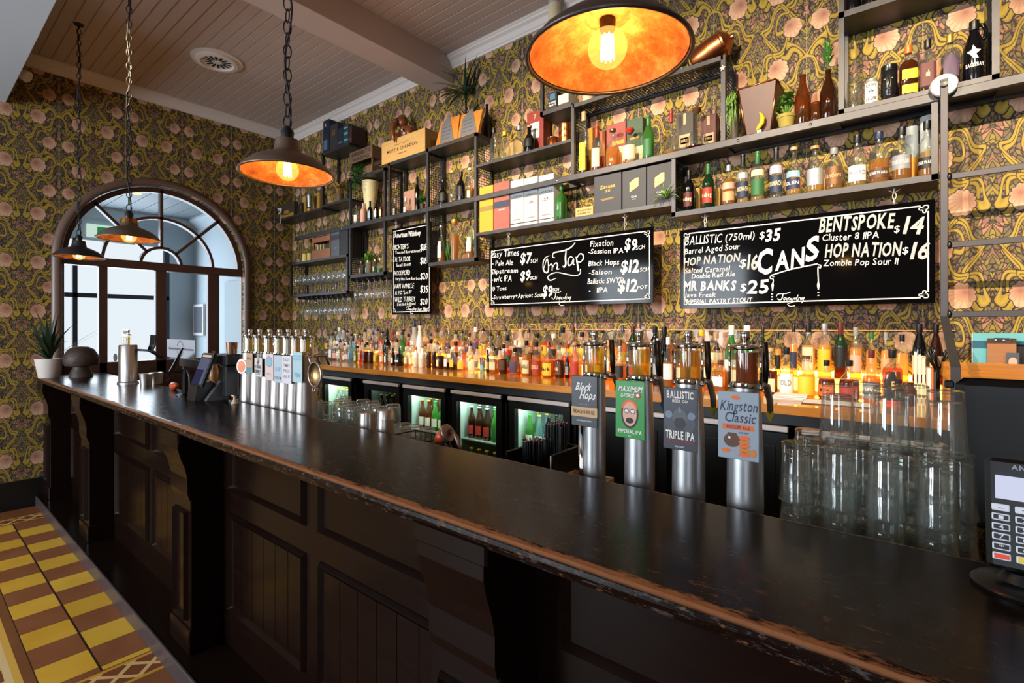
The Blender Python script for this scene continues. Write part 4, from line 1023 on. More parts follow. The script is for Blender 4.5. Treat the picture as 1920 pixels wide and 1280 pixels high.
def row(specs, y, z, pos, group, seg=14, lift=0.0):
    """specs: (u0, u1, v_top, kind, glass, liquid, fill, cap, labels); measured left to right"""
    out = []
    for i, sp in enumerate(specs):
        u0, u1, vt, kind, gl, liq, fill, cap, labels = sp[:9]
        x, zt = at((u0+u1)/2, vt, y); w_ = wid(u0, u1, y); h = zt - z
        if cap and cap[0] == 'pourer': h /= 1.12
        out.append(bottle(x, y, z, w_*0.95, h, kind, gl, liq, fill, cap, labels, sp[9] if len(sp) > 9 else say(kind, gl, cap, labels, nth(i)+' from left '+pos), group=group, seg=seg, rz=random.uniform(-.25, .25)-math.atan2(-x, y)*0.25))
    return out
S_, K_, FO, CO, KN, PO = 'screw', 'cork', 'foil', 'cork', 'knob', 'pourer'
lb2 = lambda c, t=None, tc='black', a=.14, b=.46: [(a, b, c, t, tc)]
CY = 2.89
front = [
 (629,641,662,'squat','clear','clear',.5,('cork','wood'),None), (642,652,652,'slim','clear','clear',.6,(S_,'white'),lb2('white')), (652.5,663,638,'square','blue','clear',0,(S_,'grey'),lb2('sky blue')),
 (663.5,671,648,'slim','green','green',.6,(PO,'black'),lb2('cream')), (671.5,679.5,641,'slim','clear','orange',.6,(S_,'orange'),lb2('pink')), (680,690,645,'square','clear','dark',.62,(S_,'black'),lb2('purple')), (690.5,700,645,'square','clear','dark',.62,(S_,'white'),lb2('brown')),
 (700.5,711,646,'square','clear','yellow',.55,(S_,'white'),lb2('yellow')), (711.5,720,648,'slim','clear','clear',.5,(S_,'white'),lb2('white')), (720.5,732,648,'square','clear','clear',.5,(CO,'wood'),lb2('white')), (732.5,741,652,'slim','black',None,0,(S_,'black'),lb2('white')),
 (741.5,756,652,'square','black',None,0,(PO,'black'),[(.25,.36,'white')]), (757,766,650,'slim','clear','yellow',.4,(S_,'white'),lb2('cream')), (766.5,774,651,'slim','clear','clear',.5,(S_,'white'),lb2('white')), (774.5,785,650,'slim','white',None,0,(S_,'orange'),lb2('cream')), (785.5,798,649,'square','white',None,0,(CO,'gold'),lb2('cream')),
 (799,809,640,'slim','clear','dark',.62,(CO,'red'),None), (809.5,818,640,'slim','clear','dark',.62,(CO,'wood'),None), (818.5,832,650,'square','clear','dark',.66,(PO,'black'),lb2('cream')), (833,843,650,'square','clear','dark',.3,(CO,'wood'),lb2('white')), (843.6,856,652,'square','clear','dark',.25,(CO,'white'),lb2('yellow')),
 (857,875.5,656,'squat','clear','clear',.4,(CO,'wood'),lb2('yellow',a=.08,b=.5)), (877,898,656,'squat','clear','clear',.4,(CO,'gold'),lb2('cream',a=.08,b=.5)), (899.5,910,668,'slim','blue',None,0,(S_,'silver'),lb2('sky blue')), (911,918,655,'slim','brown','dark',.6,(S_,'black'),lb2('tan')),
 (918.5,935,648,'square','clear','amber',.2,(PO,'black'),lb2('cream')), (935.5,952.5,645,'squat','clear','dark',.5,(S_,'black'),lb2('brown')), (953.5,977.5,652,'squat','clear','amber',.4,(S_,'black'),lb2('purple',a=.08,b=.5)),
 (978.6,996,638,'whisky','clear','amber',.6,(S_,'black'),lb2('cream','RUSSELLS','black',.06,.44)), (996.5,1015,640,'whisky','clear','amber',.6,(S_,'black'),lb2('red','RUSSELLS','cream',.06,.44)), (1016,1039.5,640,'squat','clear','amber',.55,(PO,'red'),lb2('yellow','Mark','black',.06,.44)),
 (1040,1058,642,'squat','clear','dark',.5,(CO,'brown'),[(.1,.4,'brown','46','cream')]), (1059.5,1068,660,'slim','black',None,0,(S_,'grey'),lb2('grey')), (1069,1086,642,'whisky','clear','amber',.5,(CO,'wood'),lb2('red')),
 (1090,1108,650,'whisky','clear','amber',.5,(CO,'wood'),lb2('cream')), (1112,1130,648,'whisky','clear','amber',.5,(S_,'black'),lb2('white')), (1151,1174,648,'squat','clear','amber',.5,(S_,'silver'),lb2('black')), (1178,1200,650,'whisky','clear','amber',.4,(S_,'black'),lb2('red')),
 (1224.5,1242,634,'square','black',None,0,(S_,'silver'),lb2('grey')), (1243,1263,632,'whisky','clear','amber',.5,(S_,'white'),lb2('white')), (1266,1290,645,'whisky','clear','amber',.5,(CO,'wood'),lb2('cream')), (1294,1315,640,'whisky','clear','gold',.5,(S_,'black'),lb2('white')),
 (1319,1336,640,'whisky','clear','amber',.4,(S_,'white'),lb2('cream')), (1337,1365,675,'square','clear','amber',.62,(S_,'brown'),lb2('white')), (1368,1392,645,'whisky','clear','amber',.5,(CO,'wood'),lb2('cream')), (1397,1424,640,'whisky','clear','gold',.5,(S_,'black'),lb2('white')),
 (1430,1459,652,'squat','clear','dark',.5,(CO,'tan'),lb2('cream',a=.05,b=.34)), (1461,1489.5,651,'whisky','clear','gold',.5,(S_,'black'),lb2('white','OLD','grey',.05,.46)), (1494,1530,667,'squat','clear','gold',.55,(CO,'brown'),lb2('yellow',a=.05,b=.5)),
 (1533,1567,675,'squat','clear','dark',.5,(S_,'black'),lb2('orange','12','black',.06,.36)), (1571.5,1613,675,'squat','clear','dark',.5,(S_,'black'),lb2('red',a=.06,b=.36)), (1616,1652,656,'squat','clear','amber',.5,(S_,'maroon'),lb2('grey','CHIVAS','white',.06,.38)),
 (1653.5,1693,656,'square','clear','orange',.66,(S_,'black'),lb2('black','NED','tan',.06,.6))]
row(front, CY, KT+.0006, 'in counter front row', 'front row of bottles on the back counter')
# middle and rear rows: shorter stretches are noted, the rest follow the photograph's drift from pale to amber
def drift(n, k, y, z, u0, u1, v0, v1, pos, group, marks):
    random.seed(n); i = 0; x = at(u0, 620, y)[0]; xe = at(u1, 620, y)[0]
    while x < xe:
        w_ = random.uniform(0.064, 0.079); xc = x + w_/2; f = (xc+4.75)/4.8
        rx = xc*RT[0]+y*RT[1]; fx_ = xc*FW[0]+y*FW[1]; u = 960+F*rx/fx_
        hit = None
        for m in marks:
            if m[0] <= u < m[1]: hit = m; break
        if hit:
            kind, gl, liq, fill, cap, labels, vt = hit[2:9]; marks.remove(hit)
        else:
            kind = random.choice(['whisky', 'wine', 'square', 'whisky', 'slim', 'squat'])
            if f < .35: liq = random.choice(['clear', 'clear', 'pink', 'pink', 'yellow', 'orange', 'clear', 'amber']); gl = random.choice(['clear', 'clear', 'clear', 'clear', 'frosted', 'frosted'])
            elif f < .5: liq = random.choice(['clear', 'amber', 'orange', 'gold', 'yellow']); gl = random.choice(['clear', 'clear', 'frosted'])
            else: liq = random.choice(['amber', 'amber', 'gold', 'orange', 'dark']); gl = 'clear'
            fill = random.uniform(.3, .66); cap = (random.choice([PO, S_, CO, S_, PO] if f < .5 else [S_, CO, S_, S_, PO]), random.choice(['black', 'black', 'yellow', 'wood', 'white', 'red', 'brown', 'grey']))
            if cap[0] == PO: cap = (PO, random.choice(['black', 'black', 'navy']))
            labels = lb2(random.choice(['white', 'white', 'cream', 'yellow', 'pink', 'cream', 'orange', 'purple'] if f < .4 else ['cream', 'white', 'yellow', 'red', 'tan', 'grey', 'black']), a=.12, b=random.uniform(.4, .52))
            vt = random.uniform(v0, v1)
        zt = at(u, vt, y)[1]; h = max(0.16, zt - z)
        if cap and cap[0] == PO: h /= 1.10
        bottle(xc, y, z, w_, h, kind, gl, liq, fill, cap, labels, say(kind, gl, cap, labels, nth(i)+' from left '+pos), group=group, seg=12, rz=random.uniform(-.4, .4))
        x += w_ + random.uniform(.003, .012); i += 1
drift(11, 0, 2.985, KT+.0006, 612, 1432, 634, 650, 'in counter middle row', 'middle row of bottles on the back counter', [
 (655,668,'square','blue','clear',0,(S_,'navy'),lb2('sky blue'),633), (722,735,'wine','black',None,0,(S_,'black'),None,621), (745,755,'wine','green','green',.6,(PO,'black'),lb2('green'),618), (770,781,'slim','frosted','clear',.5,(PO,'navy'),None,601), (786,797,'slim','white',None,0,(PO,'black'),None,598),
 (850,862,'square','clear','dark',.6,(S_,'black'),lb2('maroon'),640), (862,874,'square','clear','amber',.6,(S_,'wood'),lb2('white'),640), (940,956,'wine','clear','red',.6,(S_,'black'),lb2('green'),628), (1232,1246,'growler','black',None,0,(S_,'black'),None,612), (1320,1342,'wine','green','green',.3,(S_,'green'),lb2('white'),609,.075), (1361,1381,'wine','green','green',.3,(S_,'white'),lb2('white'),610,.075), (1392,1412,'wine','green','green',.3,(S_,'white'),lb2('white'),610,.075)])
rear = []
drift(5, 0, 3.105, KT+ST+.0006, 612, 1408, 611, 626, 'in counter rear row', 'rear row of bottles on the lit riser', [
 (1184,1200,'wine','deep green','dark',.5,(S_,'maroon'),None,611), (1225,1240,'wine','black',None,0,(S_,'black'),None,612)])
row([(1424,1437,614,'wine','deep green','dark',.5,(S_,'black'),lb2('white')), (1452,1465,622,'whisky','clear','gold',.6,(S_,'black'),lb2('black')), (1480,1496,608,'wine','clear','gold',.6,(S_,'black'),lb2('navy')), (1503,1529,608,'whisky','clear','gold',.6,(S_,'black'),lb2('cream','ARDMORE','brown',.1,.56)),
 (1532,1560,606,'whisky','clear','gold',.6,(S_,'silver'),lb2('yellow',a=.1,b=.52)), (1562.5,1590,604,'wine','deep green','dark',.5,(FO,'maroon'),lb2('black',a=.2,b=.56)), (1592,1617,613,'whisky','clear','gold',.6,(S_,'grey'),lb2('pink')), (1623,1645,623,'whisky','clear','gold',.62,(S_,'green'),None), (1651,1671,623,'whisky','clear','gold',.62,(S_,'grey'),lb2('tan')), (1679,1704,627,'square','clear','gold',.6,(S_,'black'),None),
 (1709,1739,607,'growler','black',None,0,(S_,'black'),lb2('cream')), (1741,1769,608,'growler','brown',None,0,(S_,'black'),lb2('cream'))],
 3.09, KT+ST+.0006, 'in lit rear row', 'large bottles on the lit riser by the ladder')

# ------------------------------------------------------------------ bottles on the steel shelves
YI = 3.037
TI = lambda c, t, tc='white', a=.12, b=.46: [(a, b, c, t, tc)]
row([(1281,1303,320,'wine','black',None,0,(FO,'black'),TI('maroon','Ardbeg','cream')), (1316,1340,308,'wine','deep green','dark',0,(FO,'green'),TI('red','Ardbeg','cream')), (1354,1379,310,'whisky','clear','amber',.66,(S_,'silver'),[(.12,.34,'tan'),(.40,.56,'pink')]),
 (1381,1405,290,'wine','clear','gold',.1,(FO,'black'),[(.12,.44,'navy','DRONACH','cream'),(.50,.62,'silver')]), (1407,1434,284,'wine','clear','gold',.1,(FO,'green'),[(.12,.44,'green'),(.50,.62,'cream')]), (1442,1469,277,'wine','clear','clear',.1,(FO,'black'),[(.12,.44,'navy','DRONACH','cream'),(.48,.64,'lilac')]),
 (1473,1504,276,'squat','clear','gold',.35,(CO,'tan'),[(.14,.36,'navy','GLEN','white'),(.38,.5,'sky blue')]), (1511,1545,274,'whisky','clear','gold',.25,(CO,'wood'),TI('silver','','black',.16,.5)), (1546,1582,278,'whisky','clear','amber',.2,(S_,'grey'),TI('bronze','Sanders','tan',.12,.54)),
 (1589,1626,254,'whisky','clear','gold',.2,(S_,'black'),TI('white','WARD','grey',.10,.40)), (1628,1668,247,'whisky','clear','amber',.46,(S_,'navy'),TI('brown','STARWARD','white',.10,.28)), (1671,1711,239,'whisky','clear','amber',.46,(S_,'black'),TI('grey','STARWARD','white',.2,.46)), (1720,1757,227,'whisky','clear','amber',.34,(S_,'black'),TI('black','STARWARD','white',.14,.34))],
 YI, 2.2975, 'above cans board', 'whisky bottles above the cans chalkboard')
YG = 3.05
row([(1085,1105,210,'slim','clear','dark',.3,(S_,'tan'),TI('yellow','','black',.06,.5)), (1109,1129,237,'wine','clear','red',.3,(FO,'red'),TI('cream','','black',.1,.5)), (1135,1163,242,'squat','clear','amber',.5,(CO,'brown'),None), (1167,1195,240,'squat','clear','amber',.08,(KN,'red'),TI('cream','','black',.12,.5)), (1205,1227,217,'wine','green','green',.0,(FO,'green'),TI('green','','yellow',.1,.46)), (1243,1274,208,'bell','clear','amber',.1,(FO,'red'),None)],
 YG, Z_BEAM+0.0005, 'under mesh roof', 'bottles under the mesh roofed shelf box')
bottle(at(1307, 250, 3.04)[0], 3.035, Z_BEAM+0.0005, wid(1286, 1329, 3.05), at(1307, 203, 3.05)[1]-Z_BEAM, 'bell', 'clear', 'dark', .05, ('knob', 'brown'), None, 'flat based clear decanter with very long neck before the black gift box', group='bottles under the mesh roofed shelf box', seg=20)
YH = 3.06; ZH = Z_BEAM+0.0225
row([(1587,1619,113,'whisky','clear',None,0,None,None), (1685,1721,86,'square','clear','dark',.7,(S_,'orange'),[(.34,.52,'yellow'),(.08,.24,'yellow')]), (1722,1757,75,'square','clear','dark',.1,(S_,'black'),TI('maroon','Beenleigh','cream',.14,.55)), (1763,1799,66,'square','clear','dark',.4,(S_,'gold'),TI('purple','','white',.2,.6)), (1803,1850,40,'growler','black',None,0,(S_,'black'),None)],
 YH, ZH, 'in ladder top box', 'rum bottles in the shelf box above the ladder')
for o in [o for o in COL.objects if o.get('label', '').startswith('big black bottle, black cap, fifth')]:
    r_ = wid(1803, 1850, YH)/2; h_ = at(1826, 40, YH)[1]-ZH
    b = MB(); b.tube([(r_*.35, 0, h_*.92), (r_*.75, 0, h_*.9), (r_*.95, 0, h_*.8), (r_*.85, 0, h_*.7), (r_*.6, 0, h_*.66)], 0.009, 8); b.build('handle', GL['black'], o)
    b = MB(); text(b, 'EAGLEBAY', -r_*.8, r_*.8, h_*.24, .016, 0, bold=1, wrap=(r_*1.02, 0, 0, 0))
    b.add([(r_*1.02*math.sin(p/r_), -r_*1.02*math.cos(p/r_), h_*.36+q_) for p, q_ in ((-.004,0),(.012,.0),(.004,.02),(.02,.036),(.006,.04),(-.006,.062),(-.012,.04),(-.028,.036),(-.014,.02))], [tuple(range(9))])
    b.build('printed_leaf', CHALK, o)
YE = 3.04
row([(918,934,240,'slim','clear','clear',.3,(S_,'black'),None), (935,958,247,'squat','clear','clear',.1,(S_,'yellow'),None), (962,985,236,'squat','clear','clear',.1,(S_,'silver'),None), (981.5,1004,236,'squat','black',None,0,(CO,'wood'),TI('black','','gold',.2,.5))],
 YE, Z_MID+0.0005, 'on tin shelf', 'bottles on the short shelf beside the copper tins')
YD = 3.06; zs = Z_BEAM-0.0005
row([(821,841,338,'squat','black',None,0,(CO,'black'),TI('black','','white',.2,.5)), (841,855,320,'slim','clear','clear',.2,(CO,'yellow'),None), (856,873,322,'whisky','black',None,0,(S_,'black'),TI('black','','gold',.2,.5)), (875,888,315,'whisky','clear','amber',.4,(CO,'white'),TI('cream','','black',.1,.3))],
 YD, zs, 'below plaques', 'bottles on the beam shelf below the plaques')
row([(736,745.5,372,'slim','clear','clear',.3,(FO,'white'),TI('white','','black')), (756,766,370,'slim','clear','amber',.3,(FO,'white'),TI('white','','black')), (777,788,331,'wine','black',None,0,(FO,'black'),None)], 3.08, zs, 'below champagne crate', 'bottles on the beam shelf below the champagne crate')
row([(663,674,385,'whisky','clear','clear',.4,(S_,'brown'),TI('white','','black')), (675,687,380,'whisky','pink',None,0,None,None), (689,699,377,'whisky','black',None,0,(S_,'black'),TI('sky blue','','black')), (700.5,710,375,'whisky','black',None,0,(S_,'black'),TI('white','','black')), (711,718,374,'whisky','amber',None,0,(S_,'black'),TI('cream','','black'))],
 3.004, zs, 'below fern crate', 'small bottles on the beam shelf in the tall box')
row([(820,834,422,'squat','clear','amber',.3,(CO,'silver'),TI('white','','black',.14,.56)), (843,862,410,'decanter','clear','amber',.62,(KN,'gold'),None), (874,888,412,'squat','clear','amber',.3,(S_,'brown'),TI('white','','black',.2,.56))], YD, Z_LOW+0.0305, 'in low plaque box', 'bottles in the lower part of the plaque box')
row([(699,707,486,'square','clear','green',.3,(S_,'white'),TI('white','','black')), (708,717,484,'square','clear','green',.3,(S_,'white'),TI('green','','black')), (685,694,488,'square','clear','clear',.3,(S_,'white'),TI('sky blue','','black')), (673,681,490,'square','clear','clear',.3,(S_,'wood'),TI('tan','','black'))], 3.02, Z_LOW+0.0005, 'in low tall box', 'small bottles at the foot of the tall shelf box')
bottle(at(728.5, 500, 3.10)[0]+0.02, 3.12, Z_LOW+0.03, 0.06, 0.24, 'slim', 'clear', 'red', .6, ('screw', 'red'), None, 'slim clear bottle of red liquid half hidden by the whiskey chalkboard') if False else None
# amber vessels on the beam by the rum box
YA = 3.05
bottle(at(1505, 180, YA)[0], YA, Z_BEAM-.0004, wid(1489, 1521, YA), at(1505, 140, YA)[1]-Z_BEAM, 'beer', 'amber', None, 0, None, None, 'empty amber beer bottle beside the succulent pot')
bottle(at(1553, 180, YA)[0], YA, Z_BEAM-.0004, wid(1537, 1570, YA), at(1553, 130, YA)[1]-Z_BEAM, 'growler', 'brown', None, 0, None, None, 'big brown bottle holding a green sprig beside the rum box')
jr = thing('jar', 'short clear brown glass jar between two amber bottles', 'jar', (at(1529, 200, 3.03)[0], 3.03, Z_BEAM-.0004))
MB().lathe([(0, 0), (.021, 0), (.023, .004), (.023, .085), (.019, .095), (.021, .105), (.019, .107), (.016, .1)], seg=16).build('glass_body', GL['amber'], jr)
# ------------------------------------------------------------------ cartons, crates and ornaments on the shelves
def carton(u0, u1, vt, zb, yf, dep, col, label, name='gift_box', texts=(), panels=(), group=None, cat='box', mat=None, tilt=0):
    xa, zt = at(u0, vt, yf); xb = at(u1, vt, yf)[0]; W = (xb-xa)/2; H = at((u0+u1)/2, vt, yf)[1]-zb
    t = thing(name, label, cat, ((xa+xb)/2, yf, zb), 0, group)
    MB().bbox(-W, W, 0, dep, 0, H, 0.0015).build('carton', mat or plain(col, 0.55), t)
    for (a, c, p, q, m) in panels:
        b = MB(); b.add([(-W+2*W*a, -0.0008, H*p), (-W+2*W*c, -0.0008, H*p), (-W+2*W*c, -0.0008, H*q), (-W+2*W*a, -0.0008, H*q)], [(0,1,2,3)]); b.build('printed_panel', ink(m) if m in INK else plain(m, 0.5), t)
    if texts:
        b = MB(); mm = []
        for k, (s, a, c, p, hh, m) in enumerate(texts):
            mm.append(ink(m)); text(b, s, -W+2*W*a, -W+2*W*c, H*p, H*hh, -0.0014, m=k, bold=1)
        b.build('lettering', mm, t)
    return t
GB = 'gift boxes above the on tap chalkboard'
zj = Z_TAP+0.0005
carton(899, 924.5, 349, zj, 2.995, .10, '#d99a1e', 'mustard yellow gift box at the left end of the gift box shelf', group=GB, panels=((0, 1, .46, .56, '#8c7230'),))
carton(926, 955.5, 341, zj, 2.995, .10, '#a4564a', 'terracotta red gift box between the mustard box and the white cartons', group=GB, panels=((0.02, .98, .46, .60, 'navy'),), texts=(('1999', .32, .68, .40, .03, 'white'),))
for k, (a, c, n_, ww) in enumerate(((957, 981.5, '', 'first white whisky carton, beside the terracotta box'), (983, 1008, '-30-', 'middle white whisky carton, printed 30'), (1010, 1038, '-27-', 'last white whisky carton, printed 27, beside the green bottle'))):
    carton(a, c, 337-k*5, zj, 2.995, .10, '#ddd4cc', ww, group=GB, panels=((0, 1, .60, .80, '#5f6f80'), (0, 1, .06, .08, 'black'), (.2, .8, .14, .17, '#8a8a8a'), (.4, .6, .24, .34, '#b5aea8')), texts=(('LAPHROAIG', .08, .92, .62, .045, 'black'),) + (((n_, .25, .75, .45, .06, 'black'),) if n_ else ()))
row([(1043,1062,346,'square','green',None,0,(S_,'green'),[(.1,.62,'green','BEAM','white')], 'bright green square bottle between the white cartons and tumblers')], 3.03, zj, '', GB)
for k, (a, c) in enumerate(((1062, 1069), (1070, 1077))):
    y_ = 3.02; x_ = at((a+c)/2, 400, y_)[0]; t = thing('shot_glass', 'small clear shot glass, ' + ('nearer the green bottle' if k == 0 else 'nearer the pale wood block'), 'glass', (x_, y_, zj), 0, 'shot glasses on the gift box shelf')
    MB().lathe([(0, 0), (.011, 0), (.014, .055), (.0125, .055), (.01, .01), (0, .01)], seg=14).build('bowl', CLEAR, t)
carton(1079, 1112, 388, zj, 2.995, .05, '', 'small pale wood block stamped with two lines', name='wooden_block', mat=PINE, group=GB, texts=(('WOODFORD', .1, .9, .58, .16, 'brown'), ('RESERVE', .14, .86, .24, .16, 'brown')), cat='block')
carton(1114, 1165, 327, zj, 2.99, .11, '#2a2c36', 'charcoal gift box printed XO, first of the three large dark boxes', group=GB, texts=(('Zacapa', .22, .78, .64, .09, 'gold'), ('XO', .42, .6, .53, .07, 'gold')), panels=((.25, .75, .36, .37, 'gold'), (.3, .7, .33, .34, 'gold')))
for k, (a, c, v, ww) in enumerate(((1167, 1211.5, 317, 'charcoal gift box with gold badge, middle of the three large dark boxes'), (1213, 1261, 307, 'charcoal gift box with gold badge, against the whisky shelf box'))):
    t = carton(a, c, v, zj, 2.99, .11, '#2a2c36', ww, group=GB, texts=(('Cask', .38, .62, .27, .045, 'white'),), panels=((.42, .58, .22, .23, 'white'),))
    b = MB(); q_ = 0.02; b.add([(-.030, -.0008, .165), (.012, -.0008, .188), (.030, -.0008, .188), (.030, -.0008, .135), (-.030, -.0008, .105)], [(4, 3, 2, 1, 0)]); b.build('gold_badge', ink('gold', .35), t)
MBX = 'boxes under the mesh roof'
zg = Z_BEAM+0.0005; yb = 3.118
carton(1101, 1111, 240, zg, yb, .05, '#c08e30', 'slim ochre box behind the yellow labelled bottle', group=MBX)
carton(1124, 1134, 245, zg, yb, .05, '#a45a30', 'slim rust coloured box behind the red capped bottle', group=MBX)
carton(1137, 1173, 231, zg, yb, .07, '#8c3c34', 'red carton with cream label behind the squat whiskey bottle', group=MBX, panels=((.5, .98, .05, .5, 'cream'), (.3, .9, .55, .63, 'gold')))
carton(1175, 1205, 222, zg, yb, .07, '#2e4a34', 'dark green carton with cream base behind the red stoppered bottle', group=MBX, panels=((0, 1, 0, .42, 'cream'), (.2, .8, .58, .63, 'gold')))
carton(1268, 1300, 210, zg, yb, .07, '#3c342c', 'dark brown carton with cream crest, left of the long necked decanter', group=MBX, panels=((.42, .58, .72, .97, 'tan'), (.18, .82, .22, .50, 'tan'), (.26, .74, .29, .43, '#3c342c')), texts=(('BIRD', .3, .7, .33, .06, 'tan'),))
carton(1314, 1342, 215, zg, yb, .07, '#5a2622', 'maroon carton with cream crest, right of the long necked decanter', group=MBX, panels=((.4, .6, .72, .97, 'tan'), (.14, .86, .22, .50, 'tan'), (.22, .78, .29, .43, '#5a2622')), texts=(('BIRD', .28, .72, .33, .06, 'tan'),))
# top left cartons
CL = 'whisky cartons on the highest left shelf'; zc = 3.5155
for a, c, v, col, ww, pn_ in ((606, 617, 225, '#151e30', 'navy carton, leftmost on the highest shelf box', ((.3, .5, .8, .9, 'silver'), (.1, .7, .1, .4, '#4a6688'))), (618, 632.5, 233, '#2c2b2d', 'charcoal carton with gold emblem on the highest shelf box', ((.28, .72, .55, .78, 'bronze'),)), (633.5, 643, 240, '#1c2430', 'slim dark blue carton beside the teal striped one', ((.1, .9, .2, .3, '#4a5a70'),)), (643.5, 653, 233, '#1d3a3c', 'teal striped carton on the highest shelf box', ((.1, .9, .2, .3, 'teal'), (.1, .9, .5, .62, 'teal'), (.1, .9, .8, .86, 'silver'))), (653.5, 659.5, 236, '#3a1e20', 'maroon carton, rightmost on the highest shelf box', ((.2, .6, .2, .3, 'red'),))):
    carton(a, c, v, zc, 3.0, .17, col, ww, group=CL, panels=pn_)
# crates
def slat_crate(label, u0, u1, vt, zb, yf, dep, slats, mat, txt=(), name='wooden_crate'):
    xa, zt = at(u0, vt, yf); xb = at(u1, vt, yf)[0]; W = (xb-xa)/2; H = at((u0+u1)/2, vt, yf)[1]-zb
    t = thing(name, label, 'crate', ((xa+xb)/2, yf, zb))
    b = MB(); th = .008
    for p, q in slats:
        b.bbox(-W, W, 0, th, H*p, H*q, .001); b.bbox(-W, W, dep-th, dep, H*p, H*q, .001)
        b.bbox(-W, -W+th, th+.0005, dep-th-.0005, H*p, H*q, .001); b.bbox(W-th, W, th+.0005, dep-th-.0005, H*p, H*q, .001)
    b.build('slats', mat, t)
    b = MB()
    for sx in (-1, 1):
        for y_ in (th, dep-th-.018):
            a, c = sorted((sx*(W-th), sx*(W-th-.018))); b.box(a, c, y_+.0005, y_+.0175, .002, H-.002)
    b.box(-W+th, W-th, th, dep-th, 0.001, th); b.build('corner_posts', mat, t)
    if txt:
        b = MB()
        for s, a, c, p, hh in txt: text(b, s, -W+2*W*a, -W+2*W*c, H*p, H*hh, -.0012, bold=1)
        b.build('stencil_lettering', plain('#241a12', .7), t)
    return t, W, H
zt_ = Z_TOP-0.0295
slat_crate('weathered wooden crate stencilled on its top slat, ivy spilling from it', 655.5, 698, 279, zt_, 2.985, .19, ((0, .28), (.55, 1),), CRATE, (("SHEEKEY'S", .1, .92, .80, .13), ('WAGTAIL', .14, .9, .60, .11)))
slat_crate('small reddish slatted crate holding books on the candle shelf', 585, 619, 437, Z_TAP+.0005, 2.99, .17, ((0, .36), (.66, .86), (.9, 1)), m_wood('#7a4a2c', '#a86a44', .65, (1, 8, 10), 'red_crate'))
for k, (a, c, col, ww) in enumerate(((594, 599, '#d8c9a0', 'cream'), (600, 604.5, '#c8b060', 'straw coloured'), (605.5, 609.5, '#93a39a', 'grey green'))):
    x_ = at((a+c)/2, 470, 3.01)[0]; bk = thing('book', f'thin {ww} book standing in the slatted crate', 'book', (x_, 3.002, Z_TAP+.0095), 0, 'books in the slatted crate')
    b = MB(); b.bbox(-.0115, .0115, 0, .12, 0, .15, .001); b.build('cover', plain(col, .6), bk)
carton(620.5, 636, 431, Z_TAP+.0005, 2.99, .15, '#4a4e56', 'grey carton with pale edge beside the slatted crate', group='cartons on the candle shelf', panels=((0, 1, .62, .8, '#23262c'), (.4, .7, .3, .32, 'silver')))
carton(637, 652, 424, Z_TAP+.0005, 2.99, .15, '#17181c', 'black carton at the right end of the candle shelf', group='cartons on the candle shelf')
# champagne crate
xa, zt = at(715.5, 262, 2.985); xb = at(797, 262, 2.985)[0]; W = (xb-xa)/2; H = at(756, 254, 2.985)[1]-Z_TOP
cr = thing('champagne_crate', 'pale wooden champagne crate with black lettering', 'crate', ((xa+xb)/2, 2.985, Z_TOP+.0005))
MB().bbox(-W, W, 0, .2, 0, H, .002).build('crate_body', PINE, cr)
b = MB(); text(b, 'MOET & CHANDON', -W*.72, W*.66, H*.42, H*.14, -.0012, bold=0); text(b, 'FONDE EN 1743', -W*.22, W*.18, H*.24, H*.05, -.0012)
b.ribbon([(-W*.4, H*.66), (-W*.3, H*.72), (-W*.2, H*.66), (-W*.05, H*.74), (W*.05, H*.66), (W*.2, H*.72), (W*.26, H*.66)], .003, -.0012); b.build('stencil_lettering', plain('#2a1c12', .7), cr)
# carved wooden bird on the crate
x_, z_ = at(757, 250, 3.09); zb = Z_TOP+H+.001
cv = thing('carved_figurine', 'brown carved wooden bird with a long drooping beak on the champagne crate', 'figurine', (x_, 3.07, zb))
CW = m_wood('#5a2c14', '#8a4a22', .3, (3, 3, 6), 'carved_wood', .3)
b = MB(); b.ball((0.03, .02, .075), (.075, .06, .075), 16, 10); b.ball((-.085, .0, .05), (.05, .045, .05), 14, 8); b.ball((.105, .01, .06), (.04, .045, .06), 14, 8); b.build('body', CW, cv)
b = MB(); b.ball((.015, -.01, .17), (.055, .05, .05), 16, 10); b.lathe([(.065, .2), (.06, .206), (.04, .21), (.034, .235), (.02, .245), (0, .245)], c=(.0, 0), seg=16); b.build('head', CW, cv)
b = MB(); b.tube([(.0, -.05, .165), (-.01, -.09, .13), (.0, -.115, .07), (.02, -.116, 0.0), (.028, -.106, -.05)], [.03, .03, .026, .018, .004], 10); b.build('beak', CW, cv)
b = MB(); b.tube([(.055, -.03, .11), (.065, -.055, .075), (.075, -.05, .06)], [.006, .008, .003], 6); b.build('white_inlay', plain('#cfc4b4', .5), cv)
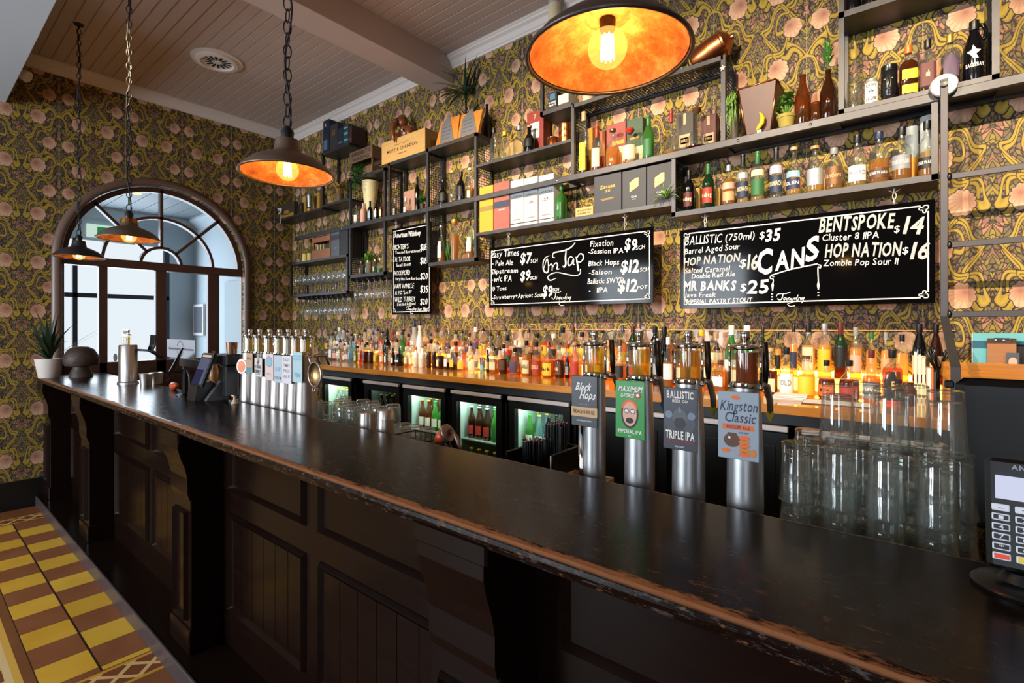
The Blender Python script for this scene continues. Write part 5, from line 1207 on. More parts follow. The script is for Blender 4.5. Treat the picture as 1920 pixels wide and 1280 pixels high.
# amber tumbler beside crate, award plaques
tm = thing('tumbler', 'amber glass tumbler squeezed between crate and plaques', 'tumbler', (at(811, 265, 3.07)[0]+.022, 3.07, Z_TOP+.013))
MB().lathe([(0, 0), (.03, 0), (.036, .09), (.033, .09), (.027, .012), (0, .012)], seg=18).build('bowl', GL['amber'], tm)
OR_ = m_wood('#b4681c', '#dc9038', .4, (1, 6, 6), 'plaque_timber', .3)
for k, (pp, gg, ww) in enumerate(((((816, 283), (827, 237), (862, 223), (857, 268)), ((824.5, 268), (829, 243), (843, 222), (851, 261)), 'orange timber award plaque with grey metal peak, nearer the crate'), (((857.5, 270), (865, 224), (905, 213), (896, 252)), ((862, 258), (868, 232), (886, 210), (894, 248)), 'orange timber award plaque with grey metal peak, nearer the shelf end'))):
    zp = Z_TOP+.0125; yp = 3.0; o = [at(u, v, yp) for u, v in pp]; g = [at(u, v, yp) for u, v in gg]
    bx = sum(p[0] for p in o)/4; t = thing('award_plaque', ww, 'plaque', (bx, yp, zp), 0, 'award plaques')
    bot = min(p[1] for p in o)
    pts = [(p[0]-bx, max(0.0, p[1]-bot)) for p in o]; pts[0] = (pts[0][0], 0); pts[3] = (pts[3][0], 0)
    b = MB(); b.prism(pts, 0, .022, 'y'); b.build('timber_back', OR_, t, bevel=.002)
    b = MB(); gp = [(p[0]-bx, max(.012, p[1]-bot)) for p in g]; gp[3] = (gp[3][0], .014); gp[0] = (gp[0][0], .014); b.prism(gp, -.003, 0, 'y'); b.build('metal_plate', plain('#8d8d94', .35, .6), t)
    b = MB(); text(b, 'AWARD', (gp[0][0]+gp[1][0])/2+.02, gp[3][0]-.02, .10, .012, -.0036); text(b, 'WINNER', gp[0][0]+.02, gp[3][0]-.02, .06, .012, -.0036); b.build('engraving', plain('#3c3c42', .5), t) if False else None
    b = MB()
    for r_ in range(4): b.box(gp[0][0]+.03+.004*r_, gp[3][0]-.035, -.0036, -.003, .04+.03*r_, .044+.03*r_)
    b.build('engraving', plain('#4a4a50', .5), t)
# ------------------------------------------------------------------ plants
LEAF = plain('#2f6a22', .5, 0, 'leaf', noise=.3, scale=40); LEAFD = plain('#16301a', .5, 0, 'dark_leaf', noise=.3, scale=30); LEAFY = plain('#6f9a34', .5, 0, 'fresh_leaf', noise=.3, scale=40); DRY = plain('#b08a4a', .6, 0, 'dried_leaf', noise=.3, scale=40)
def blade(b, p0, d, ln, wd, droop, n=5, up=(0, 0, 1)):
    d = Vector(d).normalized(); p = Vector(p0); side = d.cross(Vector(up)); side = side.normalized() if side.length > 1e-4 else Vector((1, 0, 0))
    bs = len(b.v)
    for i in range(n+1):
        t = i/n; w_ = wd*(math.sin(PI*min(.5, t*1.2+.12)) if t < .4 else (1-t)/.6)/2
        b.v.append(tuple(p+side*w_)); b.v.append(tuple(p-side*w_))
        d = (d + Vector((0, 0, -droop))*(1/n)).normalized(); p = p + d*(ln/n)
    for i in range(n): b.f.append((bs+2*i, bs+2*i+1, bs+2*i+3, bs+2*i+2)); b.m.append(0); b.sm.append(True)
def foliage(n, ln, wd, droop, spread, base=(0, 0, 0), up=1.0, seed=1, jitter=.02, ylim=None):
    random.seed(seed); b = MB()
    for _ in range(n):
        a = random.uniform(0, 2*PI); s = random.uniform(.1, 1)*spread
        yy = math.sin(a)*s; yy = yy*(.5 if yy > 0 else 1)
        blade(b, (base[0]+random.uniform(-jitter, jitter), base[1]+random.uniform(-jitter, jitter)*.6, base[2]+random.uniform(0, jitter)), (math.cos(a)*s, yy, up*random.uniform(.5, 1)), ln*random.uniform(.6, 1.1), wd*random.uniform(.7, 1.2), droop*random.uniform(.6, 1.3))
    if ylim:
        b.moved(0, lambda X, Y, Z: (X, max(min(Y, ylim[1]), ylim[0]), Z))
    return b
def clampx(b, a, c, y0=-9, y1=9, z0=-9, z1=9): return b.moved(0, lambda X, Y, Z: (max(a, min(c, X)), max(y0, min(y1, Y)), max(z0, min(z1, Z))))
def plant(name, label, x, y, z, b, mat, pot=None, cat='plant'):
    t = thing(name, label, cat, (x, y, z))
    if pot: pot[0].build('pot', pot[1], t)
    b.build('foliage', mat, t); return t
def potmb(r, h, r0=.72, lip=True):
    return MB().lathe([(0, 0), (r*r0, 0), (r*.93, h*.78)] + ([(r, h*.78), (r*1.02, h)] if lip else [(r, h)]) + [(r*.9, h), (r*.88, h*.9), (0, h*.9)], seg=24)
# spiky dracaena behind the plaques
x_ = at(872, 240, 3.11)[0]
b = foliage(30, .36, .026, 1.3, 1.0, (0, 0, .42), .75, 3, .012, (-.3, .07)); foliage_b = foliage(24, .30, .024, 1.2, 1.0, (.05, 0, .16), .8, 4, .012, (-.2, .08))
b.add(foliage_b.v, foliage_b.f); b.moved(0, lambda X, Y, Z: (min(X, .055) if Z < .34 else X, max(Y, -.085) if Z < .30 else Y, min(Z, .80))); b.tube([(0, 0, 0), (.005, 0, .2), (0, 0, .44)], .009, 6); b.tube([(.03, 0, 0), (.05, 0, .18)], .008, 6)
plant('potted_plant', 'dark spiky leaved plant rising behind the award plaques', x_, 3.12, Z_TOP+.0125, b, LEAFD, (potmb(.055, .10), plain('#c9a58a', .6)))
b = MB(); b.lathe([(0, 0), (.03, 0), (.031, .005), (.031, .17), (.012, .22), (.012, .28), (.014, .28), (.014, .29), (0, .29)], seg=14)
t = thing('bottle', 'black wine bottle behind the right hand award plaque', 'bottle', (at(903, 240, 3.12)[0]+.035, 3.15, Z_TOP+.0125)); b.build('glass_body', GL['black'], t)
# ivy in the fern crate, trailing
random.seed(21); b = MB()
for _ in range(34):
    p = Vector((random.uniform(-.12, .08), random.uniform(.03, .12), random.uniform(.02, .07))); 
    for s in range(random.randint(7, 13)):
        blade(b, p, (random.uniform(-1, 1), random.uniform(-1, .3), random.uniform(-.4, .6)), .042, .026, .6, 3)
        p = p + Vector((random.uniform(-.022, .022), -random.uniform(.008, .026) if p.y > -.03 else random.uniform(-.004, .004), (random.uniform(-.004, .012) if p.y > -.01 else -.030)))
b.moved(0, lambda X, Y, Z: (max(X, -.115), min(Y, -.014) if Z < .004 else Y, Z))
plant('trailing_ivy', 'green ivy trailing out of the weathered crate', at(676, 310, 2.985)[0], 2.985, zt_+.01, b, LEAF)
# tall pale vase in the tall box
vz = 3.095-zs; vs_ = thing('vase', 'tall mottled cream vase in the tall shelf box under the ivy', 'vase', (at(697, 380, 3.10)[0]-.01, 3.09, zs+.0005))
MB().lathe([(0, 0), (.042, 0), (.048, .02), (.064, vz*.5), (.082, vz*.96), (.084, vz), (.078, vz), (.07, vz*.6), (0, vz*.5)], seg=28).build('vase_body', plain('#d8cc9c', .5, 0, 'cream_glaze', noise=.35, scale=9), vs_)
def fern(label, u, v, y, z, n, ln, mat, seed, up=.9, pot=None, spread=1.0, droop=1.2, wd=.012, ylim=(-.07, .1), name='fern'):
    return plant(name, label, at(u, v, y)[0], y, z, clampx(foliage(n, ln, wd, droop, spread, (0, 0, (.07 if pot else .0)), up, seed, .012, ylim), -.07, .07, z1=.40), mat, pot)
fern('small bright fern on the beam shelf below the champagne crate', 792, 390, 3.04, zs, 40, .11, LEAF, 5, pot=(potmb(.025, .06), plain('#3a2c20', .6)))
fern('small fern tuft tucked under the roof of the low plaque box', 883, 410, 3.08, Z_BEAM-.12, 26, .09, LEAF, 6, up=.4, ylim=(-.06, .09)) if False else None
row([], 3, 0, '', '')
fern('feathery green tuft standing behind the low white labelled bottle', 841, 420, 3.115, Z_LOW+.0305, 26, .22, LEAF, 7, up=1.5, spread=.5, droop=.4, ylim=(-.05, .05))
fern('feathery green sprig behind the last bottle of the low plaque box', 884, 410, 3.13, Z_LOW+.0305, 30, .30, LEAFY, 8, up=1.6, spread=.35, droop=.3, ylim=(-.05, .05))
carton(757, 783, 356, zs, 3.13, .05, '#c09078', 'plain dusty pink carton below the champagne crate')
b = foliage(20, .10, .03, 1.0, 1.0, (0, 0, .06), .7, 9, .03, (-.05, .06))
plant('potted_plant', 'small leafy plant on the lower shelf of the tall box', at(690, 495, 3.10)[0], 3.11, Z_LOW+.0005, clampx(foliage(26, .13, .03, .8, 1.0, (0, 0, .14), .6, 9, .03, (-.06, .07)), -.10, .09, z1=.42), LEAFY, (potmb(.035, .14), plain('#8a7a5a', .6)))
plant('potted_plant', 'trailing bronze leaved plant at the left of the tall box', at(678, 500, 3.13)[0], 3.115, Z_LOW+.0005, clampx(foliage(30, .10, .022, 1.2, 1.2, (0, 0, .10), .5, 10, .03, (-.06, .05)), -.03, .035, z0=.004, z1=.3), plain('#7a7238', .6, 0, 'bronze_leaf', noise=.4), (potmb(.03, .09), plain('#6a5a44', .6)))
# dried plant and can on the high left box, gift box, glasses on the ledge
plant('dried_plant', 'dried golden leaved plant on the high left shelf', at(637, 350, 3.08)[0], 3.08, 2.9455, foliage(70, .20, .022, 1.5, .8, (0, 0, .12), 1.0, 12, .03, (-.13, .09)), DRY, (potmb(.045, .12), plain('#6a5030', .6)))
t = thing('metal_cup', 'small steel cup beside the dried plant', 'cup', (at(609, 372, 3.04)[0], 3.04, 2.9455)); MB().lathe([(0, 0), (.030, 0), (.032, .09), (.030, .09), (.028, .005), (0, .005)], seg=18).build('cup_body', STAIN, t)
zk = 2.9255
gx = carton(523, 551, 381, zk, 2.995, .12, '#3a2c22', 'dark ribbed gift box with white ribbon and gold label on the corner ledge', panels=((.1, .98, .0, .26, 'gold'), (.36, .66, .2, .5, 'gold')))
b = MB(); b.tube([(-.09, -.006, .13), (-.10, -.014, .08), (-.085, -.022, .0), (-.1, -.024, -.06)], .004, 6); b.tube([(-.09, -.01, .12), (-.13, -.03, .1), (-.15, -.03, .12), (-.1, -.012, .125)], .006, 6); b.tube([(-.09, -.01, .12), (-.13, -.02, .07), (-.15, -.02, .06)], .006, 6); b.build('ribbon', plain('#e4dcd4', .6), gx)
t = thing('carafe', 'clear glass carafe on the corner ledge', 'carafe', (at(559, 385, 3.05)[0]+.035, 3.05, zk)); MB().lathe([(0, 0), (.03, 0), (.034, .03), (.026, .1), (.02, .14), (.026, .18), (.024, .18), (.018, .14), (.03, .03), (0, .008)], seg=18).build('bowl', CLEAR, t)
t = thing('pint_glass', 'tall clear glass with gold base and steel insert on the corner ledge', 'glass', (at(581, 380, 3.03)[0], 3.03, zk)); MB().lathe([(0, 0), (.036, 0), (.037, .03), (.05, .2), (.047, .2), (.035, .03), (0, .02)], seg=22).build('bowl', CLEAR, t); MB().lathe([(0, .055), (.033, .055), (.044, .19), (.042, .19), (.03, .06), (0, .06)], seg=22).build('steel_insert', STAIN, t); MB().lathe([(0, .004), (.035, .004), (.036, .04), (0, .042)], seg=22).build('gold_base', ink('gold'), t)
carton(567, 573, 368, zk, 3.12, .05, '#c89a44', 'slim golden box behind the tall glass on the corner ledge')
carton(589, 599, 362, zk, 3.10, .06, '#b4883c', 'slim ochre box at the right end of the corner ledge')
# candles, small plant on candle shelf
for u, ww in ((572, 'left'), (581, 'right')):
    t = thing('candle', f'yellow pillar candle, {ww} one of the pair', 'candle', (at(u, 485, 3.02 if ww == 'left' else 3.035)[0], 3.02 if ww == 'left' else 3.035, Z_TAP+.0005), 0, 'pair of pillar candles'); MB().lathe([(0, 0), (.030, 0), (.030, .088), (.026, .092), (0, .088)], seg=20).build('wax', plain('#e0c26a', .5), t); MB().tube([(0, 0, .088), (.001, 0, .1)], .0012, 5).build('wick', MATTEBLACK, t)
plant('potted_plant', 'small round leaved plant behind the pillar candles', at(586, 470, 3.12)[0], 3.105, Z_TAP+.0005, clampx(foliage(34, .09, .026, .8, 1.0, (0, 0, .08), .7, 14, .02, (-.05, .07)), -.09, .02, z0=.05), LEAFY, (potmb(.035, .08), plain('#5a5248', .6)))
# copper tins, wine books, bottle tubes
for u, v, ww, r_, h_, n_ in ((1037, 262, 'low', .042, .075, 1), (1061, 246, 'tall', .052, .145, 3)):
    t = thing('copper_tin', f'{ww} round copper tin on the short shelf', 'tin', (at(u, v, 3.06)[0], 3.06, Z_MID+.0005), 0, 'copper tins'); pr = [(0, 0), (r_, 0)]
    for k in range(n_): pr += [(r_, h_*(k+.9)/n_), (r_*.96, h_*(k+.93)/n_), (r_, h_*(k+1)/n_)]
    MB().lathe(pr + [(r_*.97, h_*1.01), (0, h_*1.01)], seg=26).build('tin_body', COPPER, t)
    MB().lathe([(0, h_*1.01), (.006, h_*1.01), (.006, h_*1.01+.012), (0, h_*1.01+.014)], seg=10).build('lid_knob', BRASSY, t)
carton(988, 1019, 208, Z_MID+.0005, 3.095, .09, '#8e3226', 'brick red carton with white label behind the black bottle', panels=((.2, .75, .38, .74, 'white'),), texts=(('7', .42, .58, .82, .10, 'tan'), ('MACALLAN', .26, .70, .54, .06, 'purple')))
t = thing('barrel_end', 'round pale wooden barrel end leaning behind clear bottles', 'barrel end', (at(966, 265, 3.15)[0], 3.15, Z_MID+.0005)); MB().lathe([(0, -.008), (.085, -.008), (.098, -.008), (.1, 0), (.098, .008), (0, .008)], seg=36).moved(0, lambda X, Y, Z: (X, Z, .1+Y)).build('wood_disc', PINE, t); MB().tube([(.092*math.cos(a), -.009, .1+.092*math.sin(a)) for a in [2*PI*j/36 for j in range(36)]], .005, 6, closed=True).build('hoop', BRASSY, t)
carton(1028, 1044, 172, Z_TOP+.0005, 3.02, .14, '#1d2430', 'dark navy book with white lettering in the high box', name='book', cat='book', texts=(('YOUNG', .1, .9, .40, .09, 'white'), ('HENRYS', .1, .9, .26, .09, 'white')), panels=((.2, .8, .6, .9, '#3f6f8c'),))
carton(1046, 1066, 176, Z_TOP+.0005, 3.02, .14, '#d9d2c8', 'white and brown box lying in the high box beside the navy book', panels=((0, 1, .0, .3, '#5a3a2c'),))
for u0, u1, ww, vt in ((1028, 1052, 'cream bottle tube standing on the shelf left of the big lamp', 2), (1092, 1115, 'pale bottle tube partly hidden by the big lamp', -12)):
    y_ = 3.08; t = thing('bottle_tube', ww, 'bottle tube', (at((u0+u1)/2, 60, y_)[0], y_, Z_TOP+(.401 if u0 < 1060 else -.0195))); r_ = wid(u0, u1, y_)/2; h_ = at((u0+u1)/2, vt, y_)[1]-t.location.z
    MB().lathe([(0, 0), (r_, 0), (r_, h_), (0, h_)], seg=22).build('tube', plain('#d8c6a2', .5), t); MB().lathe([(r_*1.01, h_*.93), (r_*1.02, h_), (0, h_+.001)], seg=22).build('tube_lid', ink('silver'), t)
    b = MB(); text(b, 'BENRIACH', -r_*.8, r_*.8, h_*.6, h_*.05, 0, bold=1, wrap=(r_*1.02, 0, 0, 0)); text(b, '12', -r_*.2, r_*.2, h_*.35, h_*.06, 0, wrap=(r_*1.02, 0, 0, 0)); b.build('lettering', ink('black'), t)
# whisky tubes behind the bottles over the cans board; cream cartons that catch light
for u0, u1, vt, col, ww in ((1697, 1722, 239, '#8d97a0', 'grey patterned whisky tube, left of the taller tube'), (1724, 1760, 219, '#b9bcc0', 'tall pale whisky tube printed with branches beside the ladder')):
    y_ = 3.127; r_ = min(.041, wid(u0, u1, y_)/2); h_ = min(at((u0+u1)/2, vt, y_)[1]-2.2975, Z_BEAM-.045-2.2975); t = thing('whisky_tube', ww, 'bottle tube', (at((u0+u1)/2, 300, y_)[0], y_, 2.2975), 0, 'whisky tubes'); MB().lathe([(0, 0), (r_, 0), (r_, h_), (0, h_)], seg=26, m=0).build('tube', plain(col, .5), t)
    MB().lathe([(r_*1.006, 0.02), (r_*1.006, h_*.45)], seg=26).build('tube_band', ink('gold'), t)
for u, ww in ((1307.5, 'first'), (1345, 'second'), (1572, 'third')):
    carton(u-3.5, u+4.5, 352 if u < 1400 else 330, 2.2975, 3.12, .05, '#c8a050', f'narrow gold carton behind the whisky bottles, {ww} from the left', group='narrow gold cartons behind the whisky bottles')
# things on the beam between mesh box and rum box
zq = Z_BEAM-.0005
xa, xb = at(1378, 200, 3.0)[0], at(1437, 200, 3.0)[0]
wbk = thing('wooden_planter', 'dark red brown tapered timber planter with copper edges', 'planter', ((xa+xb)/2+.035, 3.08, zq))
hb = at(1415, 160, 3.0)[1]-zq
def frus(b, w0, d0, w1, d1, z0, z1, m=0): b.add([(-w0,-d0,z0),(w0,-d0,z0),(w0,d0,z0),(-w0,d0,z0),(-w1,-d1,z1),(w1,-d1,z1),(w1,d1,z1),(-w1,d1,z1)], [(0,3,2,1),(4,5,6,7),(0,1,5,4),(1,2,6,5),(2,3,7,6),(3,0,4,7)], m); return b
frus(MB(), .062, .055, .098, .085, 0, hb).build('timber_box', m_wood('#45221a', '#5c3026', .45, (2, 6, 3), 'planter_timber'), wbk)
b = MB()
for sx in (-1, 1):
    for sy in (-1, 1): b.tube([(sx*.062, sy*.055, 0.003), (sx*.098, sy*.085, hb-.003)], .005, 6)
for p, q in (((-.098,-.085),(.098,-.085)), ((.098,-.085),(.098,.085)), ((-.098,-.085),(-.098,.085)), ((-.098,.085),(.098,.085))): b.tube([(*p, hb), (*q, hb)], .005, 6)
b.build('copper_edge', COPPER, wbk)
random.seed(31); b = MB()
for _ in range(110):
    x0 = random.uniform(-.03, .04); blade(b, (x0, random.uniform(-.02, .03), .235+random.uniform(-.02, .02)), (random.uniform(-.5, .4), random.uniform(-.9, -.1), random.uniform(.0, .6)), random.uniform(.2, .27), .005, 3.2, 6)
clampx(b, -.032, .024, -.05, .06, .004)
plant('grass_plant', 'trailing grass plant beside the tapered planter', -.832, 3.03, zq, b, LEAFY, (potmb(.026, .235, .9), plain('#4a4034', .6)))
bn = thing('banana_ornament', 'little yellow banana shaped ornament on a steel base', 'ornament', (at(1424, 235, 2.992)[0], 2.992, zq))
MB().bbox(-.012, .012, -.008, .008, 0, .016, .002).build('ornament_base', STAIN, bn); MB().tube([(-.016, 0, .017), (-.004, 0, .03), (.012, 0, .052), (.016, 0, .078), (.010, 0, .098), (.004, 0, .106), (.001, 0, .114)], [.006, .011, .013, .012, .008, .004, .0035], 10).build('banana', plain('#ecc41a', .4), bn)
sc_ = plant('succulent', 'spreading succulent in a mossy terracotta pot', at(1474, 225, 3.03)[0], 3.03, zq, MB(), LEAFY, (potmb(.045, .075), plain('#9a8a3c', .75, 0, 'mossy_terracotta', noise=.3, scale=25)))
random.seed(41); b = MB()
for cx_, cz_, n_ in ((-.05, .10, 14), (0.0, .15, 18), (.04, .12, 14), (-.02, .125, 12), (.06, .15, 12), (.02, .17, 12)):
    b.tube([(0, 0, .07), (cx_*.6, -.01, cz_*.8), (cx_, -.02, cz_)], .006, 6)
    for k in range(n_):
        a = 2*PI*k/n_*2.4; blade(b, (cx_, -.02, cz_), (math.cos(a), math.sin(a), random.uniform(.1, .8)), .05, .022, .2, 4)
clampx(b, -.048, .040, -.05, .06, .0)
b.build('rosettes', plain('#4f7a26', .45, 0, 'succulent_leaf', noise=.45, scale=60), sc_)
b = MB(); random.seed(44)
for k in range(90):
    h_ = random.uniform(.01, .11); a = random.uniform(0, 2*PI); blade(b, (math.cos(a)*.004, math.sin(a)*.004, h_), (math.cos(a), math.sin(a)*.7, 1.4), .05, .007, .1, 3)
b.tube([(0, 0, -.03), (0, 0, .11)], .003, 5)
plant('green_sprig', 'feathery green sprig stuck in the big brown bottle', at(1552, 125, 3.05)[0], 3.05, at(1553, 130, 3.05)[1]+.005, b, LEAF)
# can and tiki mug in the rum box
t = thing('beer_can', 'silver white lager can with blue print in the rum box', 'can', (at(1634, 170, 3.03)[0], 3.03, ZH)); r_ = wid(1621, 1647, 3.03)/2; h_ = at(1634, 151, 3.03)[1]-ZH
MB().lathe([(0, 0), (r_*.85, 0), (r_, h_*.06), (r_, h_*.90), (r_*.85, h_*.97), (r_*.87, h_), (r_*.8, h_*.99), (0, h_*.98)], seg=22).build('can_body', ink('silver', .3), t)
b = MB(); b.lathe([(r_*1.008, h_*.1), (r_*1.008, h_*.86)], seg=22); text(b, 'FURPHY', -r_*.85, r_*.85, h_*.68, h_*.12, 0, m=1, bold=1, wrap=(r_*1.03, 0, 0, 0)); text(b, 'LAGER', -r_*.8, r_*.8, h_*.16, h_*.12, 0, m=1, bold=1, wrap=(r_*1.03, 0, 0, 0)); text(b, '*', -r_*.4, r_*.4, h_*.2, h_*.36, 0, m=1, bold=1, wrap=(r_*1.03, 0, 0, 0)); b.build('print', [WHITEP, ink('navy')], t)
t = thing('tiki_mug', 'black carved face mug in the rum box', 'mug', (at(1667, 155, 3.05)[0], 3.05, ZH)); r_ = wid(1651, 1683, 3.05)/2; h_ = at(1667, 125, 3.05)[1]-ZH
MB().lathe([(0, 0), (r_, 0), (r_, h_*.14), (r_*.93, h_*.16), (r_*.93, h_*.2), (r_, h_*.22), (r_, h_*.82), (r_*.94, h_*.84), (r_, h_*.86), (r_, h_), (r_*.85, h_), (r_*.85, h_*.9), (0, h_*.9)], seg=24).build('mug_body', plain('#141416', .25), t)
b = MB(); b.ball((0, -r_*.98, h_*.52), (r_*.18, r_*.16, h_*.14), 10, 6); b.ball((-r_*.42, -r_*.86, h_*.62), (r_*.25, r_*.12, h_*.05), 10, 6); b.ball((r_*.42, -r_*.86, h_*.62), (r_*.25, r_*.12, h_*.05), 10, 6); b.ball((0, -r_*.94, h_*.34), (r_*.4, r_*.1, h_*.04), 10, 6); b.build('face_relief', plain('#141416', .25), t)
for k, u in enumerate((1598, 1632, 1666)):
    t = thing('bottle', f'black bottle on the upper shelf of the rum box, {nth(k)} from its left post', 'bottle', (at(u, 10, 3.05)[0], 3.05, Z_TOP+.0005), 0, 'black bottles on the upper rum shelf'); MB().lathe([(0, 0), (.034, 0), (.036, .006), (.036, .15), (.013, .2), (.013, .26), (0, .26)], seg=14).build('glass_body', GL['black'], t); MB().lathe([(.015, .235), (.015, .268), (0, .27)], seg=10).build('cap', BLACK, t)
# copper shaker and ivy on the mesh roof
zr_ = Z_TOP-.0195
cs = thing('copper_shaker', 'copper cocktail shaker lying tipped on the mesh roof', 'shaker', (at(1333, 85, 3.07)[0], 3.07, zr_+.078)); 
b = MB(); b.lathe([(0, -.085), (.042, -.085), (.05, -.075), (.055, .0), (.053, .05), (.058, .055), (.058, .062), (.05, .066), (.03, .085), (.012, .09), (.012, .1), (0, .1)], seg=30); b.moved(0, lambda X, Y, Z: (1.35*(Z*.94-X*.34), 1.35*Y, 1.35*(Z*.34+X*.94)+.012)); b.build('shaker_body', COPPER, cs)
random.seed(51); b = MB()
for cx_ in (-.33, -.22, -.1, .02, .12):
    p = Vector((cx_, -.02, .03))
    for s in range(16):
        blade(b, p, (random.uniform(-1, 1), random.uniform(-1, .4), random.uniform(-.2, .8)), .045, .03, .5, 3); p += Vector((random.uniform(-.02, .02), random.uniform(-.015, .006), random.uniform(-.002, .012) if s < 8 else -.02))
clampx(b, -.5, .03, -.085, .09, .003)
plant('trailing_ivy', 'green ivy on the mesh roof between the big lamp and copper shaker', at(1285, 110, 3.07)[0], 3.08, zr_, b, LEAF)
fl = thing('paper_flower', 'pale pink five petalled flower on the mesh box corner', 'flower', (GR1-.0, SY-.004, at(1354, 129, SY)[1])); b = MB()
for k in range(5):
    a = 2*PI*k/5+.3; c_, s_ = math.cos(a), math.sin(a); b.add([(0,0,0),(.007*c_-.005*s_,-.003,.007*s_+.005*c_),(.018*c_,-.004,.018*s_),(.007*c_+.005*s_,-.003,.007*s_-.005*c_)], [(0,1,2,3)])
b.build('petals', plain('#e4c4b8', .6), fl)
b = foliage(46, .14, .008, 1.6, .9, (0, 0, .0), .3, 61, .012, (-.12, .01))
plant('fern', 'green sprig hanging off the end of the gift box shelf', at(1250, 395, 2.985)[0], 2.983, zj+.012, foliage(50, .13, .008, 1.8, 1.0, (0, 0, .01), .9, 62, .012, (-.10, .0)), LEAFY)
plant('dried_plant', 'small dried grass posy on the left end of the candle shelf', -5.80, 3.0, Z_TAP+.001, clampx(foliage(50, .15, .010, 2.6, 1.1, (0, 0, .0), .6, 63, .012, (-.10, .04)), -.15, .06, z0=-.12 if False else .001), plain('#8a8252', .6, 0, 'dried_grass', noise=.3))

# ------------------------------------------------------------------ stemware
STEMG = glass('#f2f4f2', .3, .95, .12)
def wineglass(label, x, y, z, group, up=True, k=1.0):
    t = thing('wine_glass', label, 'wine glass', (x, y, z), 0, group); s = 1 if up else -1
    pr = [(.030, 0), (.032, .002), (.006, .008), (.0035, .02), (.0035, .085), (.008, .095), (.030, .115), (.036, .14), (.034, .17), (.029, .195)]
    P = [(r*k, s*h*k) for r, h in pr]
    if not up: P = P[::-1]
    b = MB().lathe(P, seg=14); b.build('bowl_and_stem', STEMG, t); return t
STEMG = glass('#f2f4f2', .3, .95, .12)
g0 = None
SG = 'stemware on the rack'
for rr, yy in enumerate((3.03, 3.11)):
    for k in range(11):
        x_ = -5.75+k*.102+rr*.03; lab = f'upright wine glass in the rack, {nth(k)} from left in its {"front" if rr == 0 else "rear"} row'
        if g0 is None: g0 = wineglass(lab, x_, yy, 1.9855, SG, True, 1.15)
        else: dup(g0, (x_, yy, 1.9855), lab)
h0 = None
rk = thing('stemware_rail', 'slotted steel rail holding upside down wine glasses under the candle shelf box', 'rail', (0, 0, 0)); rk2 = thing('stemware_rail', 'slotted steel rail holding upside down wine glasses under the tall box', 'rail', (0, 0, 0))
for rt, xs, zr in ((rk, [-5.60+.1*k for k in range(10)], 1.9575), (rk2, [-4.53+.098*k for k in range(6)], Z_LOW-.0325)):
    b = MB()
    for x_ in [xs[0]-.05]+[v_+.05 for v_ in xs]:
        b.box(x_-.004, x_+.004, 2.985, 3.18, zr-.03, zr-.026); b.box(x_-.0012, x_+.0012, 2.985, 3.18, zr-.026, zr)
    b.build('slot_rail', STEEL, rt)
    for rr, yy in enumerate((3.03, 3.12)):
        for k, x_ in enumerate(xs):
            lab = f'hanging wine glass, {nth(k)} from left, {"front" if rr == 0 else "rear"} row under the {"candle shelf box" if rt is rk else "tall box"}'
            if h0 is None: h0 = wineglass(lab, x_, yy, zr-.016, 'hanging stemware', False)
            else: dup(h0, (x_, yy, zr-.016), lab)
# ------------------------------------------------------------------ bottles inside the fridges
def beer(label, x, y, z, gl, lab_c, cap_c, h=.23, grp=None):
    return bottle(x, y, z, .060, h, 'beer', gl, None, 0, ('crown', cap_c), [(.14, .42, lab_c)], label, 'beer bottle', grp, 10, 0, 'beer_bottle')
fr_n = {0: 'end wall fridge', 1: 'unlit fridge', 2: 'third fridge', 3: 'fourth fridge', 4: 'fifth fridge'}
for k, a, c, kind in ffill:
    n = 5; pal = {0: [('clear', 'yellow', 'yellow')]*5, 1: [('brown', 'cream', 'gold')]*5, 2: [('amber', 'white', 'gold')]*2+[('green', 'white', 'green')]*3, 3: [('brown', 'red', 'silver')]*3+[('green', 'green', 'green')]*2, 4: [('green', 'white', 'green'), ('blue', 'white', 'gold')]+[('black', 'grey', 'black')]*3}[k]
    protos = {}
    for lev, zz in (('upper', .8005), ('lower', .5005)):
        for rr, yy in enumerate((2.66, 2.75)):
            if lev == 'lower' and rr: continue
            for j in range(n):
                x_ = a+.085+j*(c-a-.17)/(n-1); gl, lc, cc = pal[j] if lev == 'upper' else (('clear', 'yellow', 'yellow') if j % 2 else ('green', 'white', 'yellow'))
                lab = f'{gl} beer bottle, {nth(j)} from left, {"front" if rr == 0 else "second"} row on {lev} shelf of {fr_n[k]}'
                key = (gl, lc, cc)
                if key in protos: dup(protos[key], (x_, yy, zz), lab)
                else: protos[key] = beer(lab, x_, yy, zz, gl, lc, cc, .23, 'beer bottles in the fridges')
